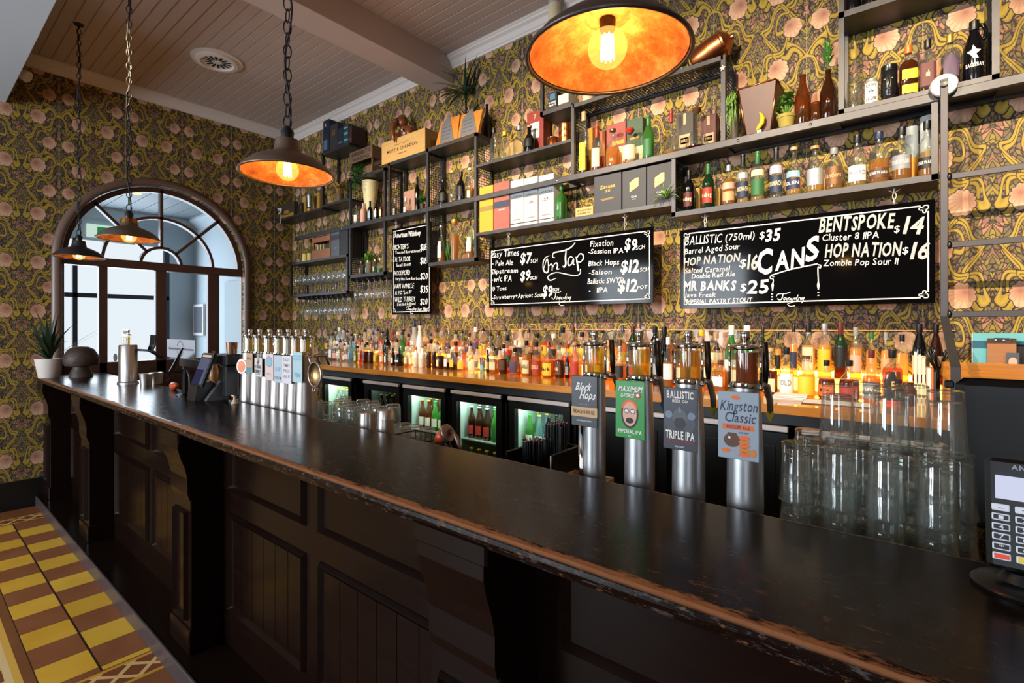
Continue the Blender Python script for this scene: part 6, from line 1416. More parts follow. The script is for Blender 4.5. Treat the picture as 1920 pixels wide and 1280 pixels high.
# ------------------------------------------------------------------ bench behind the bar, taps and tower
BZ = 0.95
bn_ = thing('underbar_bench', 'low stainless bench behind the bar under the taps and glasses', 'bench', (0, 0, 0))
MB().bbox(-4.6, 1.6, 1.285, 1.82, BZ-.03, BZ, .003).build('bench_top', STAIN, bn_)
b = MB()
for x_ in (-4.5, -3.0, -1.5, 0.0, 1.5): b.box(x_-.02, x_+.02, 1.31, 1.35, 0, BZ-.03); b.box(x_-.02, x_+.02, 1.75, 1.79, 0, BZ-.03)
b.build('bench_leg', STAIN, bn_)
BEER = {'gold': glass('#f6d23c', .7, .3, .38), 'amber': glass('#f2bc42', .7, .3, .38), 'red': glass('#a84a1c', .5, .3, .6), 'foam': glass('#f0e8da', .6, .4, .5)}
YT = 1.355; ZT0, ZT1 = 1.462, 1.545
def tank(parent, x, beer, r=.033, lean=0, rods=True):
    b = MB(); b.lathe([(r*.94, ZT0-.002), (r*.94, ZT1), (r*.9, ZT1), (0, ZT1)], c=(x, 0), seg=24); tk = b.build('beer_tank', CLEAR, parent)
    b = MB(); b.lathe([(0, ZT0), (r*.76, ZT0), (r*.76, ZT1-.008), (0, ZT1-.008)], c=(x+r*.12, 0.0), seg=20); b.build('beer', BEER[beer], tk)
    b = MB(); b.lathe([(0, ZT1), (r*1.05, ZT1), (r*1.1, ZT1+.003), (r*1.1, ZT1+.008), (r*.95, ZT1+.012), (.010, ZT1+.014), (.0095, ZT1+.022), (.0125, ZT1+.028), (.0125, ZT1+.044), (.011, ZT1+.046), (0, ZT1+.046)], c=(x, 0), seg=24)
    b.lathe([(r*1.05, ZT0-.012), (r*1.08, ZT0-.008), (r*1.05, ZT0), (0, ZT0)], c=(x, 0), seg=24)
    if rods:
        for sx in (-1, 1):
            b.tube([(x+sx*r*1.12, 0, ZT0-.014), (x+sx*r*1.12, 0, ZT1+.012)], .0034, 8)
            for z_ in (ZT0-.012, ZT1+.010): b.ball((x+sx*r*1.12, 0, z_), .0062, 8, 6)
    b.build('tank_fittings', CHROME, parent)
def lever(parent, x, col='#101012', tip=None):
    b = MB(); b.tube([(x-.01, .03, ZT0-.005), (x+.002, .055, ZT0-.012), (x+.006, .07, ZT0-.05), (x+.006, .075, ZT0-.085)], [.010, .009, .008, .007], 8); b.build('spout', STAIN, parent)
    b = MB(); b.tube([(x, .05, ZT0-.01), (x+.001, .045, ZT0+.03), (x, .04, ZT1+.018)], [.005, .009, .008], 8); b.build('tap_handle', plain(col, .35), parent)
    if tip:
        b = MB(); b.prism([(x-.004, ZT0-.085), (x+.006, ZT0-.106), (x+.016, ZT0-.085), (x+.011, ZT0-.078), (x+.006, ZT0-.083), (x+.001, ZT0-.078)], .068, .076, 'y'); b.build('spout_tip', plain(tip, .5), parent)
def badge(parent, x, zc, w_, h_, col, yb=-.062):
    b = MB(); b.bbox(x-w_/2, x+w_/2, yb, yb+.004, zc-h_/2, zc+h_/2, .0012); o = b.build('badge', plain(col, .4), parent)
    s = MB(); s.tube([(x, yb+.004, zc+h_*.2), (x, -.03, zc+h_*.2)], .006, 8); s.build('badge_stem', CHROME, parent); return o
TS = [at(u, 700, YT)[0] for u in (1115, 1199, 1291, 1397)]
def coltap(i, beer, label, prof, mat, tip, seg=28):
    t = thing('beer_font', label, 'beer tap', (TS[i], YT, 0), 0, 'four single beer fonts'); MB().lathe(prof, seg=seg).build('column', mat, t)
    tank(t, 0, beer); lever(t, .036, tip=tip); MB().lathe([(0, BZ+.0005), (.05, BZ+.0005), (.05, BZ+.012), (.04, BZ+.016), (0, BZ+.016)], seg=24).build('base_flange', STAIN, t); return t
CP = [(0, BZ+.016), (.036, BZ+.016), (.040, 1.06), (.043, 1.16), (.042, 1.28), (.037, 1.40), (.034, ZT0-.012), (0, ZT0-.012)]
FONT = m_steel('#b9babd', .28, .5, .95, 9, 'cast_font', .2)
t1 = coltap(0, 'gold', 'steel beer font with charcoal badge and tan band, first single font past the fridges', [(0, BZ+.016), (.033, BZ+.016), (.033, ZT0-.012), (0, ZT0-.012)], FONT, '#3d5a78')
t2 = coltap(1, 'gold', 'steel beer font with bright green badge', CP, FONT, '#4a6a88'); t3 = coltap(2, 'amber', 'steel beer font with dark grey triple ale badge', CP, FONT, '#b0a020'); t4 = coltap(3, 'red', 'steel beer font of dark red beer with blue grey badge, next to stacked glasses', CP, FONT, '#c8b030')
b = MB(); b.tube([(-.030, -.024, BZ+.002), (-.030, -.024, 1.34)], .011, 12); b.build('chrome_pipe', CHROME, t1)
YBG = -.062; YLT = YBG-.0008
def quad(b, x0, x1, z0, z1, y=YLT, m=0): b.add([(x0, y, z0), (x1, y, z0), (x1, y, z1), (x0, y, z1)], [(0, 1, 2, 3)], m)
def oval(b, cx_, cz_, rx, rz, y, m=0, n=20, a0=0, a1=2*PI): b.add([(cx_+rx*math.cos(a0+(a1-a0)*k/n), y, cz_+rz*math.sin(a0+(a1-a0)*k/n)) for k in range(n)], [tuple(range(n))], m)
BW = .094
# 1: charcoal, script name, tan band
zc = 1.382; h_ = .150; o = badge(t1, 0, zc, BW*.94, h_, '#2a2f34'); b = MB()
text(b, 'Black', -.030, .022, zc+.032, .022, YLT, 0, 1, .35, .03, zr=zc+.032); text(b, 'Hops', -.016, .036, zc+.008, .022, YLT, 0, 1, .35, .03); text(b, 'BREWERY', -.018, .018, zc-.012, .006, YLT, 2); quad(b, -BW*.47, BW*.47, zc-.046, zc-.018, YLT+.0003, 1)
text(b, 'BEACH HOUSE', -.036, .036, zc-.037, .011, YLT-.0003, 3); text(b, 'AUSTRALIAN SAISON', -.026, .026, zc-.060, .0045, YLT, 0); b.build('badge_print', [WHITEP, ink('tan'), ink('grey'), ink('black')], o)
# 2: green, bold name, plain bearded face
zc = 1.372; h_ = .160; o = badge(t2, 0, zc, BW*.94, h_, '#0f8a2c'); b = MB()
text(b, 'MAXIMUM', -.034, .036, zc+.050, .015, YLT, 0, 1, .2, .05); text(b, 'G-FORCE', -.028, .012, zc+.034, .010, YLT, 0, 1, .2, .05); oval(b, .024, zc+.041, .009, .009, YLT, 1); oval(b, .024, zc+.041, .005, .005, YLT-.0002, 0)
oval(b, 0, zc-.012, .026, .040, YLT+.0003, 2); oval(b, 0, zc+.002, .024, .026, YLT+.0001, 5, a0=0, a1=PI*1.05); oval(b, 0, zc-.012, .021, .034, YLT, 3); 
for sx in (-1, 1): oval(b, sx*.009, zc-.004, .008, .007, YLT-.0002, 2); oval(b, sx*.009, zc-.004, .0062, .0052, YLT-.0004, 4)
oval(b, 0, zc-.030, .012, .008, YLT-.0002, 2); text(b, 'IMPERIAL IPA', -.036, .036, zc-.066, .010, YLT, 0, 1); text(b, '9%', -.005, .005, zc-.076, .005, YLT, 0); b.build('badge_print', [WHITEP, ink('red'), ink('black'), ink('pink'), ink('silver'), ink('orange')], o)
# 3: dark, block lettering, grey armoured bulk
zc = 1.362; h_ = .162; o = badge(t3, 0, zc, BW*.96, h_, '#2d2f3a'); b = MB()
text(b, 'BALLISTIC', -.035, .035, zc+.054, .018, YLT, 0, 1); text(b, 'BEER CO', -.020, .020, zc+.043, .007, YLT, 0, 1)
oval(b, 0, zc+.002, .020, .026, YLT, 1); oval(b, -.024, zc-.010, .016, .024, YLT+.0002, 2); oval(b, .024, zc-.010, .016, .024, YLT+.0002, 2); oval(b, 0, zc-.010, .016, .014, YLT-.0002, 3)
for sx in (-1, 1): oval(b, sx*.030, zc+.010, .010, .010, YLT, 4)
b.add([(-.004, YLT-.0004, zc+.018), (.004, YLT-.0004, zc+.018), (.0, YLT-.0004, zc+.034)], [(0, 1, 2)], 4)
text(b, 'TRIPLE IPA', -.038, .038, zc-.052, .020, YLT-.0004, 0, 1); text(b, "SLEEP WHEN YOU'RE DEAD", -.038, .038, zc-.061, .005, YLT, 5, 1); text(b, '10.2% ABV', -.012, .012, zc-.074, .004, YLT, 0); b.build('badge_print', [WHITEP, plain('#55585e', .5), plain('#454850', .5), plain('#23252c', .5), plain('#6f7f92', .5), ink('red')], o)
# 4: blue grey, dark script, orange banner, pot and biscuits
zc = 1.362; h_ = .164; o = badge(t4, 0, zc, BW, h_, '#8f9dab'); b = MB()
text(b, 'Kingston', -.042, .042, zc+.036, .025, YLT, 0, 0, .15, .04); text(b, 'Classic', -.032, .038, zc+.009, .024, YLT, 0, 0, .15, .04); oval(b, -.006, zc+.068, .010, .005, YLT, 1); quad(b, -.036, .036, zc-.010, zc+.003, YLT+.0002, 1); text(b, 'BISCUIT ALE', -.026, .026, zc-.007, .007, YLT-.0002, 0, 1); text(b, '4.8% ABV', .002, .024, zc-.018, .004, YLT, 0)
oval(b, -.014, zc-.036, .019, .017, YLT, 2); quad(b, -.024, -.004, zc-.024, zc-.018, YLT-.0002, 2); oval(b, -.020, zc-.030, .003, .003, YLT-.0004, 4)
for k in range(5): oval(b, .014, zc-.068+k*.010, .013, .0055, YLT-.0002, 1 if k % 2 == 0 else 3)
oval(b, -.028, zc-.062, .011, .005, YLT, 1); oval(b, .034, zc-.062, .007, .010, YLT-.0001, 3); b.build('badge_print', [ink('navy'), ink('orange'), ink('brown'), plain('#c8782c', .5), WHITEP], o)

# seven tap tower
tw = thing('beer_tower', 'wide fluted stainless seven tap beer tower with pale paper badges', 'beer tap', (0, YT, 0))
TX = [at(u, 700, YT)[0] for u in (469, 487, 506, 524.5, 541, 557, 574)]
b = MB()
for x_ in TX: b.lathe([(0, BZ+.001), (.058, BZ+.001), (.056, 1.2), (.048, 1.38), (.044, ZT0-.012), (0, ZT0-.012)], c=(x_, 0), seg=24)
b.build('fluted_body', STAIN, tw)
for k, x_ in enumerate(TX): tank(tw, x_, ('gold', 'gold', 'amber', 'gold', 'foam', 'amber', 'gold')[k], .040, rods=True)
for k, x_ in enumerate(TX):
    b = MB(); b.tube([(x_+.03, .03, ZT0-.01), (x_+.034, .09, ZT0-.01), (x_+.036, .11, ZT0-.06)], .007, 8); b.build('spout', STAIN, tw)
for k, (u0, u1, va, vb, col, pr) in enumerate(((461, 473, 662, 699, '#c8a488', 1), (477, 491, 671, 706, '#ded8d2', 2), (497, 512, 663, 713, '#e6ccc8', 3), (513, 529, 666, 717, '#bcccd6', 4), (529, 546, 667, 719, '#e4dce0', 5), (548, 566, 660, 717, '#b4d0d6', 6))):
    yb = YT-.062; xa, z1 = at(u0, va, yb); xb, z0 = at(u1, vb, yb); zA = at((u0+u1)/2, va, yb)[1]; zB = at((u0+u1)/2, vb, yb)[1]
    o = badge(tw, (xa+xb)/2, (zA+zB)/2, xb-xa, zA-zB, col); xc_ = (xa+xb)/2; W = (xb-xa)/2; b = MB(); zc_ = (zA+zB)/2; H = zA-zB
    mm = [ink('grey'), ink('teal'), ink('navy'), ink('sky blue')]
    if k == 0: quad(b, xc_-W*.8, xc_+W*.8, zB+.004, zB+H*.28, YLT, 1); text(b, 'PALE', xc_-W*.6, xc_+W*.6, zc_+.02, .014, YLT, 2)
    elif k == 1:
        for j in range(6): a = 2*PI*j/6; b.ribbon([(xc_, zA-H*.22), (xc_+.012*math.cos(a), zA-H*.22+.02*math.sin(a)), (xc_+.02*math.cos(a+.5), zA-H*.22+.03*math.sin(a+.5))], [.008, .006, .002], YLT)
        text(b, 'YOUNG', xc_-W*.8, xc_+W*.8, zc_-.005, .016, YLT, 2, 1); text(b, 'HENRYS', xc_-W*.8, xc_+W*.8, zc_-.03, .016, YLT, 2, 1); text(b, 'LAGER', xc_-W*.6, xc_+W*.6, zB+.012, .010, YLT, 0)
    elif k == 2: oval(b, xc_, zA-H*.3, W*.8, H*.2, YLT, 0); oval(b, xc_, zA-H*.3, W*.7, H*.17, YLT-.0002, 3); text(b, 'ALE', xc_-W*.5, xc_+W*.5, zB+H*.2, .012, YLT, 0)
    elif k == 3: text(b, 'SLIP', xc_-W*.7, xc_+W*.7, zc_-.01, .02, YLT, 3); text(b, 'STREAM', xc_-W*.8, xc_+W*.8, zB+H*.12, .016, YLT, 0)
    elif k == 4:
        for j, s_ in enumerate(('EASY', 'TIMES', 'PALE', 'ALE')): text(b, s_, xc_-W*.7, xc_+W*.7, zA-H*(.2+.2*j), .016, YLT, 0)
    else: quad(b, xc_-W*.85, xc_+W*.85, zA-H*.16, zA-H*.1, YLT, 3); quad(b, xc_-W*.85, xc_+W*.85, zA-H*.26, zA-H*.2, YLT, 3); text(b, 'TEN', xc_-W*.6, xc_+W*.6, zB+H*.18, .02, YLT, 1)
    b.build('badge_print', mm, o)
# round copper medallion at its left shoulder
xm, zm = at(453, 687, YT-.07); b = MB(); b.lathe([(0, 0), (.034, 0), (.036, .003), (.034, .006), (0, .006)], seg=28); b.moved(0, lambda X, Y, Z: (xm-.012+X*.7, -.066+Z+X*.5, zm+Y*1.25)); mo = b.build('medallion', plain('#d8d0cc', .3, .4), tw)
b = MB(); b.lathe([(0, -.001), (.028, -.001)], seg=24); b.moved(0, lambda X, Y, Z: (xm-.012+X*.7, -.066+Z+X*.5, zm+Y*1.25)); b.build('medallion_face', plain('#b0684a', .4, .5), mo); MB().tube([(xm-.012, -.058, zm), (TX[0], -.03, zm)], .006, 8).build('medallion_stem', CHROME, tw)
# strainer hooked on the tower's right shoulder
xs_, zs_ = at(589, 702, YT-.075); st_ = thing('strainer', 'round fine mesh cocktail strainer hooked on the tap tower', 'strainer', (xs_-.004, YT-.070, zs_))
b = MB(); b.tube([(.058*math.cos(a), 0, .058*math.sin(a)) for a in [2*PI*j/36 for j in range(36)]], .0045, 8, closed=True); b.tube([(-.012, 0, -.058), (-.012, -.004, -.078), (0, -.004, -.086), (.01, -.004, -.078), (.008, 0, -.058)], .003, 6); b.tube([(-.035, .002, .047), (-.08, .012, .085), (-.13, .035, .10), (-.155, .062, .09)], .005, 6); b.build('rim_and_handle', STAIN, st_)
b = MB(); b.lathe([(.056*math.cos(k*PI/12), -.03*math.sin(k*PI/12)) for k in range(7)], seg=28); b.moved(0, lambda X, Y, Z: (X, -Z*.9+.0, Y)); b.build('mesh_bowl', plain('#a8885c', .35, .8, 'fine_mesh'), st_)

# ------------------------------------------------------------------ beer glasses stacked by the taps
gt = thing('glass_tray', 'shallow steel tray under the stacked beer glasses', 'tray', (-.08, 1.55, BZ+.0005)); MB().bbox(-.24, .24, -.16, .16, 0, .045, .004).build('tray_body', STAIN, gt)
GEDGE = glass('#dfe8e6', .25, .9, .12)
BGL = glass('#fbfdfc', .6, .8, .05)
def pintglass(label, x, y, z, rz=0):
    t = thing('beer_glass', label, 'beer glass', (x, y, z), rz, 'stacked beer glasses'); H = .145
    b = MB(); b.lathe([(.0395, 0), (.0400, .003), (.0375, .05), (.034, .10), (.0325, H-.004), (.030, H), (0, H)], seg=26); b.lathe([(.038, .0005), (.0355, .05), (.0315, .112), (.029, .118), (0, .119)], seg=26)
    for rr_, zz_ in ((.0392, .0018), (.0322, H-.004), (.0292, .1185)): b.tube([(rr_*math.cos(2*PI*j/26), rr_*math.sin(2*PI*j/26), zz_) for j in range(26)], .0016, 5, m=1, closed=True)
    b.build('glass_wall', [BGL, GEDGE], t); return t
p0 = None; rng = random.Random(3); zt0 = BZ+.0465
gx_ = [(-.245, 1.43), (-.155, 1.44), (-.065, 1.43), (.025, 1.44), (-.215, 1.53), (-.12, 1.535), (-.03, 1.53), (.06, 1.535), (-.25, 1.63), (-.165, 1.635), (-.075, 1.63), (.015, 1.63)]
for k, (gx, gy) in enumerate(gx_):
    row_ = ('nearest', 'middle', 'far')[k//4]; pos = nth(k % 4)
    for lv in range(3):
        lab = f'upturned beer glass, {("lowest", "middle", "top")[lv]} of the {pos} nested stack from the taps, {row_} row'
        z_ = zt0 + lv*.086
        if p0 is None: p0 = pintglass(lab, gx, gy, z_)
        else: dup(p0, (gx, gy, z_), lab)
ztop = zt0+2*.086+.145+.001
for k, (gx, gy) in enumerate(((-.165, 1.485), (-.06, 1.49), (.04, 1.49), (-.11, 1.585), (-.02, 1.585))):
    dup(p0, (gx, gy, ztop), f'beer glass upturned on top of the stacks, {nth(k % 3)} from taps, {"nearer" if k < 3 else "farther"} row')

# ------------------------------------------------------------------ card reader at the near end
cr_ = thing('card_reader', 'black card payment terminal with lit screen on the bar', 'card reader', (at(1908, 1085, 1.16)[0]+.006, 1.165, BT+.0005))
MB().lathe([(0, 0), (.062, 0), (.064, .006), (.058, .012), (.03, .016), (.02, .03), (0, .03)], seg=32).build('stand_base', BLACK, cr_)
MB().tube([(0, .01, .012), (0, .014, .05)], .014, 10).build('stand_neck', BLACK, cr_)
bd = MB(); bd.bbox(-.043, .043, 0, .03, 0, .178, .006)
tl = lambda X, Y, Z: (X, Y*math.cos(.2)+Z*math.sin(.2)-.022, Z*math.cos(.2)-Y*math.sin(.2)+.035)
bd.moved(0, tl); bo = bd.build('terminal_body', BLACK, cr_)
b = MB(); quad(b, -.032, .036, .112, .155, -.0006); b.moved(0, tl); b.build('screen', glow('#dfe6ff', .85), bo)
b = MB(); quad(b, -.032, .036, .150, .155, -.0009); b.moved(0, tl); b.build('screen_header', plain('#20242c', .5), bo)
b = MB(); text(b, 'ANZ', -.012, .014, .162, .0075, -.0008, 0, 1); b.moved(0, tl); b.build('maker_lettering', plain('#9aa0a8', .4), bo)
KEYW = plain('#c9cdd8', .4, emit=.25); KEYD = plain('#17181c', .4)
for r_ in range(6):
    for c_ in range(3):
        x_ = -.026+c_*.028; z_ = .098-r_*.0155; hh = .011
        if r_ == 5:
            m_ = (plain('#d8401c', .4, emit=.3), plain('#d8b414', .4, emit=.3), plain('#2c9a3a', .4, emit=.3))[c_]
        b = MB(); b.bbox(x_-.011, x_+.011, -.003, 0, z_-hh/2, z_+hh/2, .0012, 0)
        if r_ == 5: b.bbox(x_-.009, x_+.009, -.0036, -.0028, z_-hh*.33, z_+hh*.33, .0003, 1)
        elif r_ > 0:
            b.bbox(x_-.009, x_+.009, -.0036, -.0028, z_-hh*.33, z_+hh*.33, .0003, 1); text(b, ('123', '456', '789', '*0#')[r_-1][c_], x_-.003, x_+.003, z_-.003, .006, -.0038, 0)
        else: text(b, '-+-'[c_], x_-.003, x_+.003, z_-.003, .006, -.0038, 1)
        b.moved(0, tl); b.build('key', [KEYW, m_ if r_ == 5 else KEYD], bo)

# ------------------------------------------------------------------ black register screen and paperwork near the ladder
rg = thing('register_monitor', 'black back of a register monitor behind the stacked glasses', 'monitor', (.27, 1.79, BZ+.0005))
MB().bbox(-.09, .09, -.05, .02, 0, .015, .003).build('stand_base', BLACK, rg); MB().bbox(-.03, .03, -.01, .01, .015, .2, .003).build('stand_neck', BLACK, rg)
b = MB(); b.bbox(-.205, .24, -.055, -.012, .14, .52, .018); b.build('monitor_back', m_steel('#0d0d0e', .35, .5, .0, 120, 'textured_black'), rg); b = MB(); b.bbox(-.225, -.2055, -.03, -.018, .49, .51, .003); b.build('camera_bump', BLACK, rg)
zb_ = KT+.0006
pp = thing('paper_stack', 'small stack of white paper squares on the counter edge', 'paper', (at_z(1490, 741, KT)[0], 2.76, zb_), .1); 
for k in range(3): b = MB(); b.box(-.07, .07, -.05, .05, k*.007, k*.007+.006); b.moved(0, lambda X, Y, Z: (X+.004*k, Y-.003*k, Z)); b.build('sheet_pad', WHITEP, pp)
cl = thing('clipboard', 'clipboard with ruled white sheet lying on the counter', 'clipboard', (at_z(1562, 752, KT)[0]+.02, 2.70, zb_), .08)
MB().bbox(-.13, .13, -.085, .085, 0, .004, .001).build('board', m_wood('#5a3420', '#7c4a2c', .5), cl); MB().box(-.125, .125, -.08, .05, .0045, .006).build('sheet', WHITEP, cl); b = MB(); b.bbox(-.06, .06, .05, .075, .0045, .016, .002); b.ball((0, .07, .018), (.03, .01, .012), 12, 6); b.build('clip', plain('#6a4630', .35, .6), cl)
b = MB()
for k in range(4): b.box(-.12, .12, -.07+.03*k, -.069+.03*k, .0061, .0064)
b.box(-.05, -.049, -.08, .05, .0061, .0064); b.box(.04, .041, -.08, .05, .0061, .0064); b.build('ruled_lines', plain('#8a8a90', .6), cl)
yp_ = 2.90; x_ = at(1722, 700, yp_)[0]
mn = thing('paper_roll', 'tall folded white menu cards standing by the rum bottles', 'menu cards', (x_, yp_, zb_)); b = MB()
for k, (dx_, rz_) in enumerate(((-.010, 0), (.004, 0), (.018, 0))): b.box(dx_-.005, dx_+.005, -.06+.01*k, .06, 0, .235-.012*k)
b.build('cards', plain('#cfcfc8', .6), mn)
x_ = at(1706, 720, 2.86)[0]; t = thing('bottle', 'short dark syrup bottle against the folded menu cards', 'bottle', (x_-.005, 2.85, zb_)); MB().lathe([(0, 0), (.03, 0), (.031, .07), (.02, .085), (.02, .1), (0, .1)], seg=16).build('glass_body', LQ['dark'], t)
bk_ = thing('notebook', 'pale ring binder with orange spine beside the menu cards', 'notebook', (at(1747, 705, 2.90)[0], 2.88, zb_)); MB().bbox(-.02, -.002, 0, .12, 0, .165, .002).build('cover', WHITEP, bk_); MB().bbox(-.002, .006, 0, .12, 0, .165, .002).build('spine', ink('orange'), bk_); MB().bbox(.006, .016, 0, .12, 0, .15, .002).build('back_cover', plain('#3a3c44', .5), bk_)
random.seed(71); b = MB(); ph = thing('pen_bundle', 'fan of black pens and straws over the wooden tray', 'pens', (at(1757, 672, 2.98)[0]-.0, 3.027, zb_+.165))
b.tube([(0, 0, -.165), (0, 0, 0)], .0125, 14)
for k in range(12): a = random.uniform(-1, .9); b.tube([(random.uniform(-.01, .01), random.uniform(-.009, .005), -.01), (math.sin(a)*.06, random.uniform(-.02, .0), .03+.06*math.cos(a))], .0035, 6)
b.build('pens', BLACK, ph)
wt = thing('wooden_organiser', 'honey timber desk organiser right of the ladder', 'organiser', (at(1850, 700, 2.80)[0]+.055, 2.80, zb_)); W = .19
b = MB(); b.bbox(-W, W, 0, .012, 0, .13, .002); b.bbox(-W, W, .2, .212, 0, .19, .002); b.bbox(-W, -W+.012, .0125, .1995, 0, .13, .002); b.bbox(W-.012, W, .0125, .1995, 0, .13, .002); b.box(-W+.012, W-.012, .012, .2, 0, .008); b.bbox(-W+.012, W-.012, .10, .11, .008, .16, .002); b.build('organiser_body', HONEY, wt)
b = MB(); b.add([(-.11, -.0008, .09), (.06, -.0008, .085), (.075, -.0008, .105), (-.105, -.0008, .112)], [(0, 1, 2, 3)]); b.build('paper_note', plain('#d8c0a8', .6), wt)
x0_, zq_ = at(1824, 624, 3.12); x1_ = at(1945, 624, 3.12)[0]
tb = thing('folder', 'teal folder with white edge leaning on the wallpaper', 'folder', ((x0_+x1_)/2, 3.12, zb_)); w2 = (x1_-x0_)/2
MB().bbox(-w2, w2, 0, .012, 0, zq_-zb_, .001).build('cover', plain('#5fa8b4', .5), tb); MB().box(-w2-.0035, -w2-.0005, -.001, .013, 0, zq_-zb_).build('white_edge', WHITEP, tb)
x0_, zq_ = at(1851, 634, 3.09); x1_ = at(1906, 634, 3.09)[0]; cb2 = thing('clipboard', 'upright brown clipboard with steel clip in front of the teal folder', 'clipboard', ((x0_+x1_)/2, 3.09, zb_)); w2 = (x1_-x0_)/2
MB().bbox(-w2, w2, 0, .004, 0, zq_-zb_, .001).build('board', m_wood('#8a5a34', '#a8744a', .5), cb2); b = MB(); b.bbox(-.028, .028, -.010, -.0005, zq_-zb_-.016, zq_-zb_+.002, .002); b.ball((0, -.008, zq_-zb_-.007), (.03, .006, .006), 12, 6); b.build('clip', CHROME, cb2)
x0_ = at(1900, 665, 3.06)[0]; cd = thing('loyalty_card', 'small dark card with an orange disc beside the brown clipboard', 'card', (x0_, 3.074, zb_+.16)); MB().box(-.02, .02, 0, .002, -.16, .075).build('card', plain('#47505c', .5), cd); b = MB(); oval(b, 0, .035, .014, .02, -.0008); b.build('disc', ink('pink'), cd)
bf = thing('folder', 'black folder standing behind the brown clipboard', 'folder', (at(1935, 660, 3.10)[0], 3.105, zb_)); MB().bbox(-.055, .055, 0, .01, 0, .27, .001).build('cover', MATTEBLACK, bf)

# ------------------------------------------------------------------ things behind the middle of the bar
TB = glass('#fbfdfc', .68, .7, .05)
rk_ = thing('glass_rack', 'low wire rack holding upturned tumblers behind the bar', 'rack', (at(655, 800, 1.5)[0]+.06, 1.585, BZ+.0005)); W = .42
b = MB()
for z_ in (.02, .066): b.tube([(-W, -.16, z_), (W, -.16, z_), (W, .16, z_), (-W, .16, z_)], .003, 6, closed=True)
for k in range(11): b.tube([(-W+k*2*W/10, -.16, .066), (-W+k*2*W/10, .16, .066)], .002, 5)
for sx in (-1, 1):
    for sy in (-1, 1): b.tube([(sx*W, sy*.16, 0.0005), (sx*W, sy*.16, .066)], .003, 6)
b.build('wire_frame', plain('#3a3a3c', .4, .6), rk_)
def tumbler(label, x, y, z):
    t = thing('tumbler', label, 'tumbler', (x, y, z), 0, 'upturned tumblers in the rack'); H = .088; b = MB()
    b.lathe([(.0400, 0), (.0405, .003), (.0385, .03), (.0372, .060), (.0365, H-.01), (.031, H-.001), (.0, H-.004)], seg=20); b.lathe([(.038, .001), (.035, .06), (.03, .068), (0, .07)], seg=20)
    for k in range(10):
        a = 2*PI*k/10; b.tube([(.0385*math.cos(a), .0385*math.sin(a), .025), (.0372*math.cos(a), .0372*math.sin(a), .068)], .0035, 5)
    for rr_, zz_ in ((.0395, .0018), (.0355, H-.006)): b.tube([(rr_*math.cos(2*PI*j/20), rr_*math.sin(2*PI*j/20), zz_) for j in range(20)], .0018, 5, m=1, closed=True)
    b.build('cut_glass', [TB, GEDGE], t); return t
tp0 = None
for lv in range(2):
    for ry in range(3):
        for k in range(9 if lv == 0 else 6):
            x_ = rk_.location.x-.36+k*.09+(.045 if lv else 0)+(.04 if lv else 0); y_ = 1.485+ry*.09+(.0 if lv == 0 else .02)
            if lv == 1 and (k+ry*2) % 3 == 2: continue
            if lv == 1: x_ -= .04; y_ -= .02; x_ -= .045
            lab = f'upturned cut tumbler, {nth(k)} from tower, {("nearest", "middle", "far")[ry]} row, {"lower" if lv == 0 else "upper"} layer of rack'
            z_ = BZ+.0705+lv*.0895
            if tp0 is None: tp0 = tumbler(lab, x_, y_, z_)
            else: dup(tp0, (x_, y_, z_), lab)
for u, vt, ww, yy in ((689, 771, 'first from the tap tower', 1.345), (723, 783, 'second from the tap tower', 1.345)):
    x_ = at(u, 800, yy)[0]; z1_ = at(u, vt, yy)[1]; t = thing('shaker_tin', f'upturned steel cocktail shaker tin at the bar edge, {ww}', 'shaker tin', (x_, yy, BZ+.0005), 0, 'shaker tins'); H = z1_-BZ
    MB().lathe([(.044, 0), (.045, .004), (.043, H*.3), (.035, H-.006), (.032, H-.003), (.0, H-.003)], seg=28).build('tin_body', STAIN, t)
    if u > 700: MB().lathe([(.034, H-.02), (.033, H+.03), (.030, H+.034), (0, H+.032)], seg=28).moved(0, lambda X, Y, Z: (X, Y, Z)).build('second_tin', STAIN, t)
x_, _ = at(770, 820, 1.42); wr = thing('wire_basket', 'black wire basket with loose tongs behind the bar', 'basket', (x_, 1.47, BZ+.0005)); b = MB()
for z_, k_ in ((0.003, .8), (.08, .9), (.17, 1.0)): b.tube([(-.11*k_, -.07*k_, z_), (.11*k_, -.07*k_, z_), (.11*k_, .07*k_, z_), (-.11*k_, .07*k_, z_)], .0032, 6, closed=True)
for k in range(7):
    p = -1+k/3; b.tube([(.088*p, -.056, .003), (.11*p, -.07, .17)], .002, 5); b.tube([(.088*p, .056, .003), (.11*p, .07, .17)], .002, 5)
b.build('wire', plain('#141416', .4, .4), wr); b = MB()
for k in range(4): b.tube([(.02+.02*k, -.02, .01), (.05+.025*k, -.04, .14-.015*k), (.08+.02*k, -.05, .10)], .004, 6)
b.build('tongs', STAIN, wr)
x_, z_ = at(838, 828, 1.42); sq_ = thing('citrus_squeezer', 'orange and steel hand citrus squeezer lying behind the bar', 'squeezer', (x_, 1.42, z_)); 
b = MB(); b.tube([(-.06, -.01, -.012), (-.045, -.004, .004), (-.012, .006, .03)], [.006, .020, .034], 14); b.build('orange_cup', plain('#c8481c', .35, noise=.2), sq_)
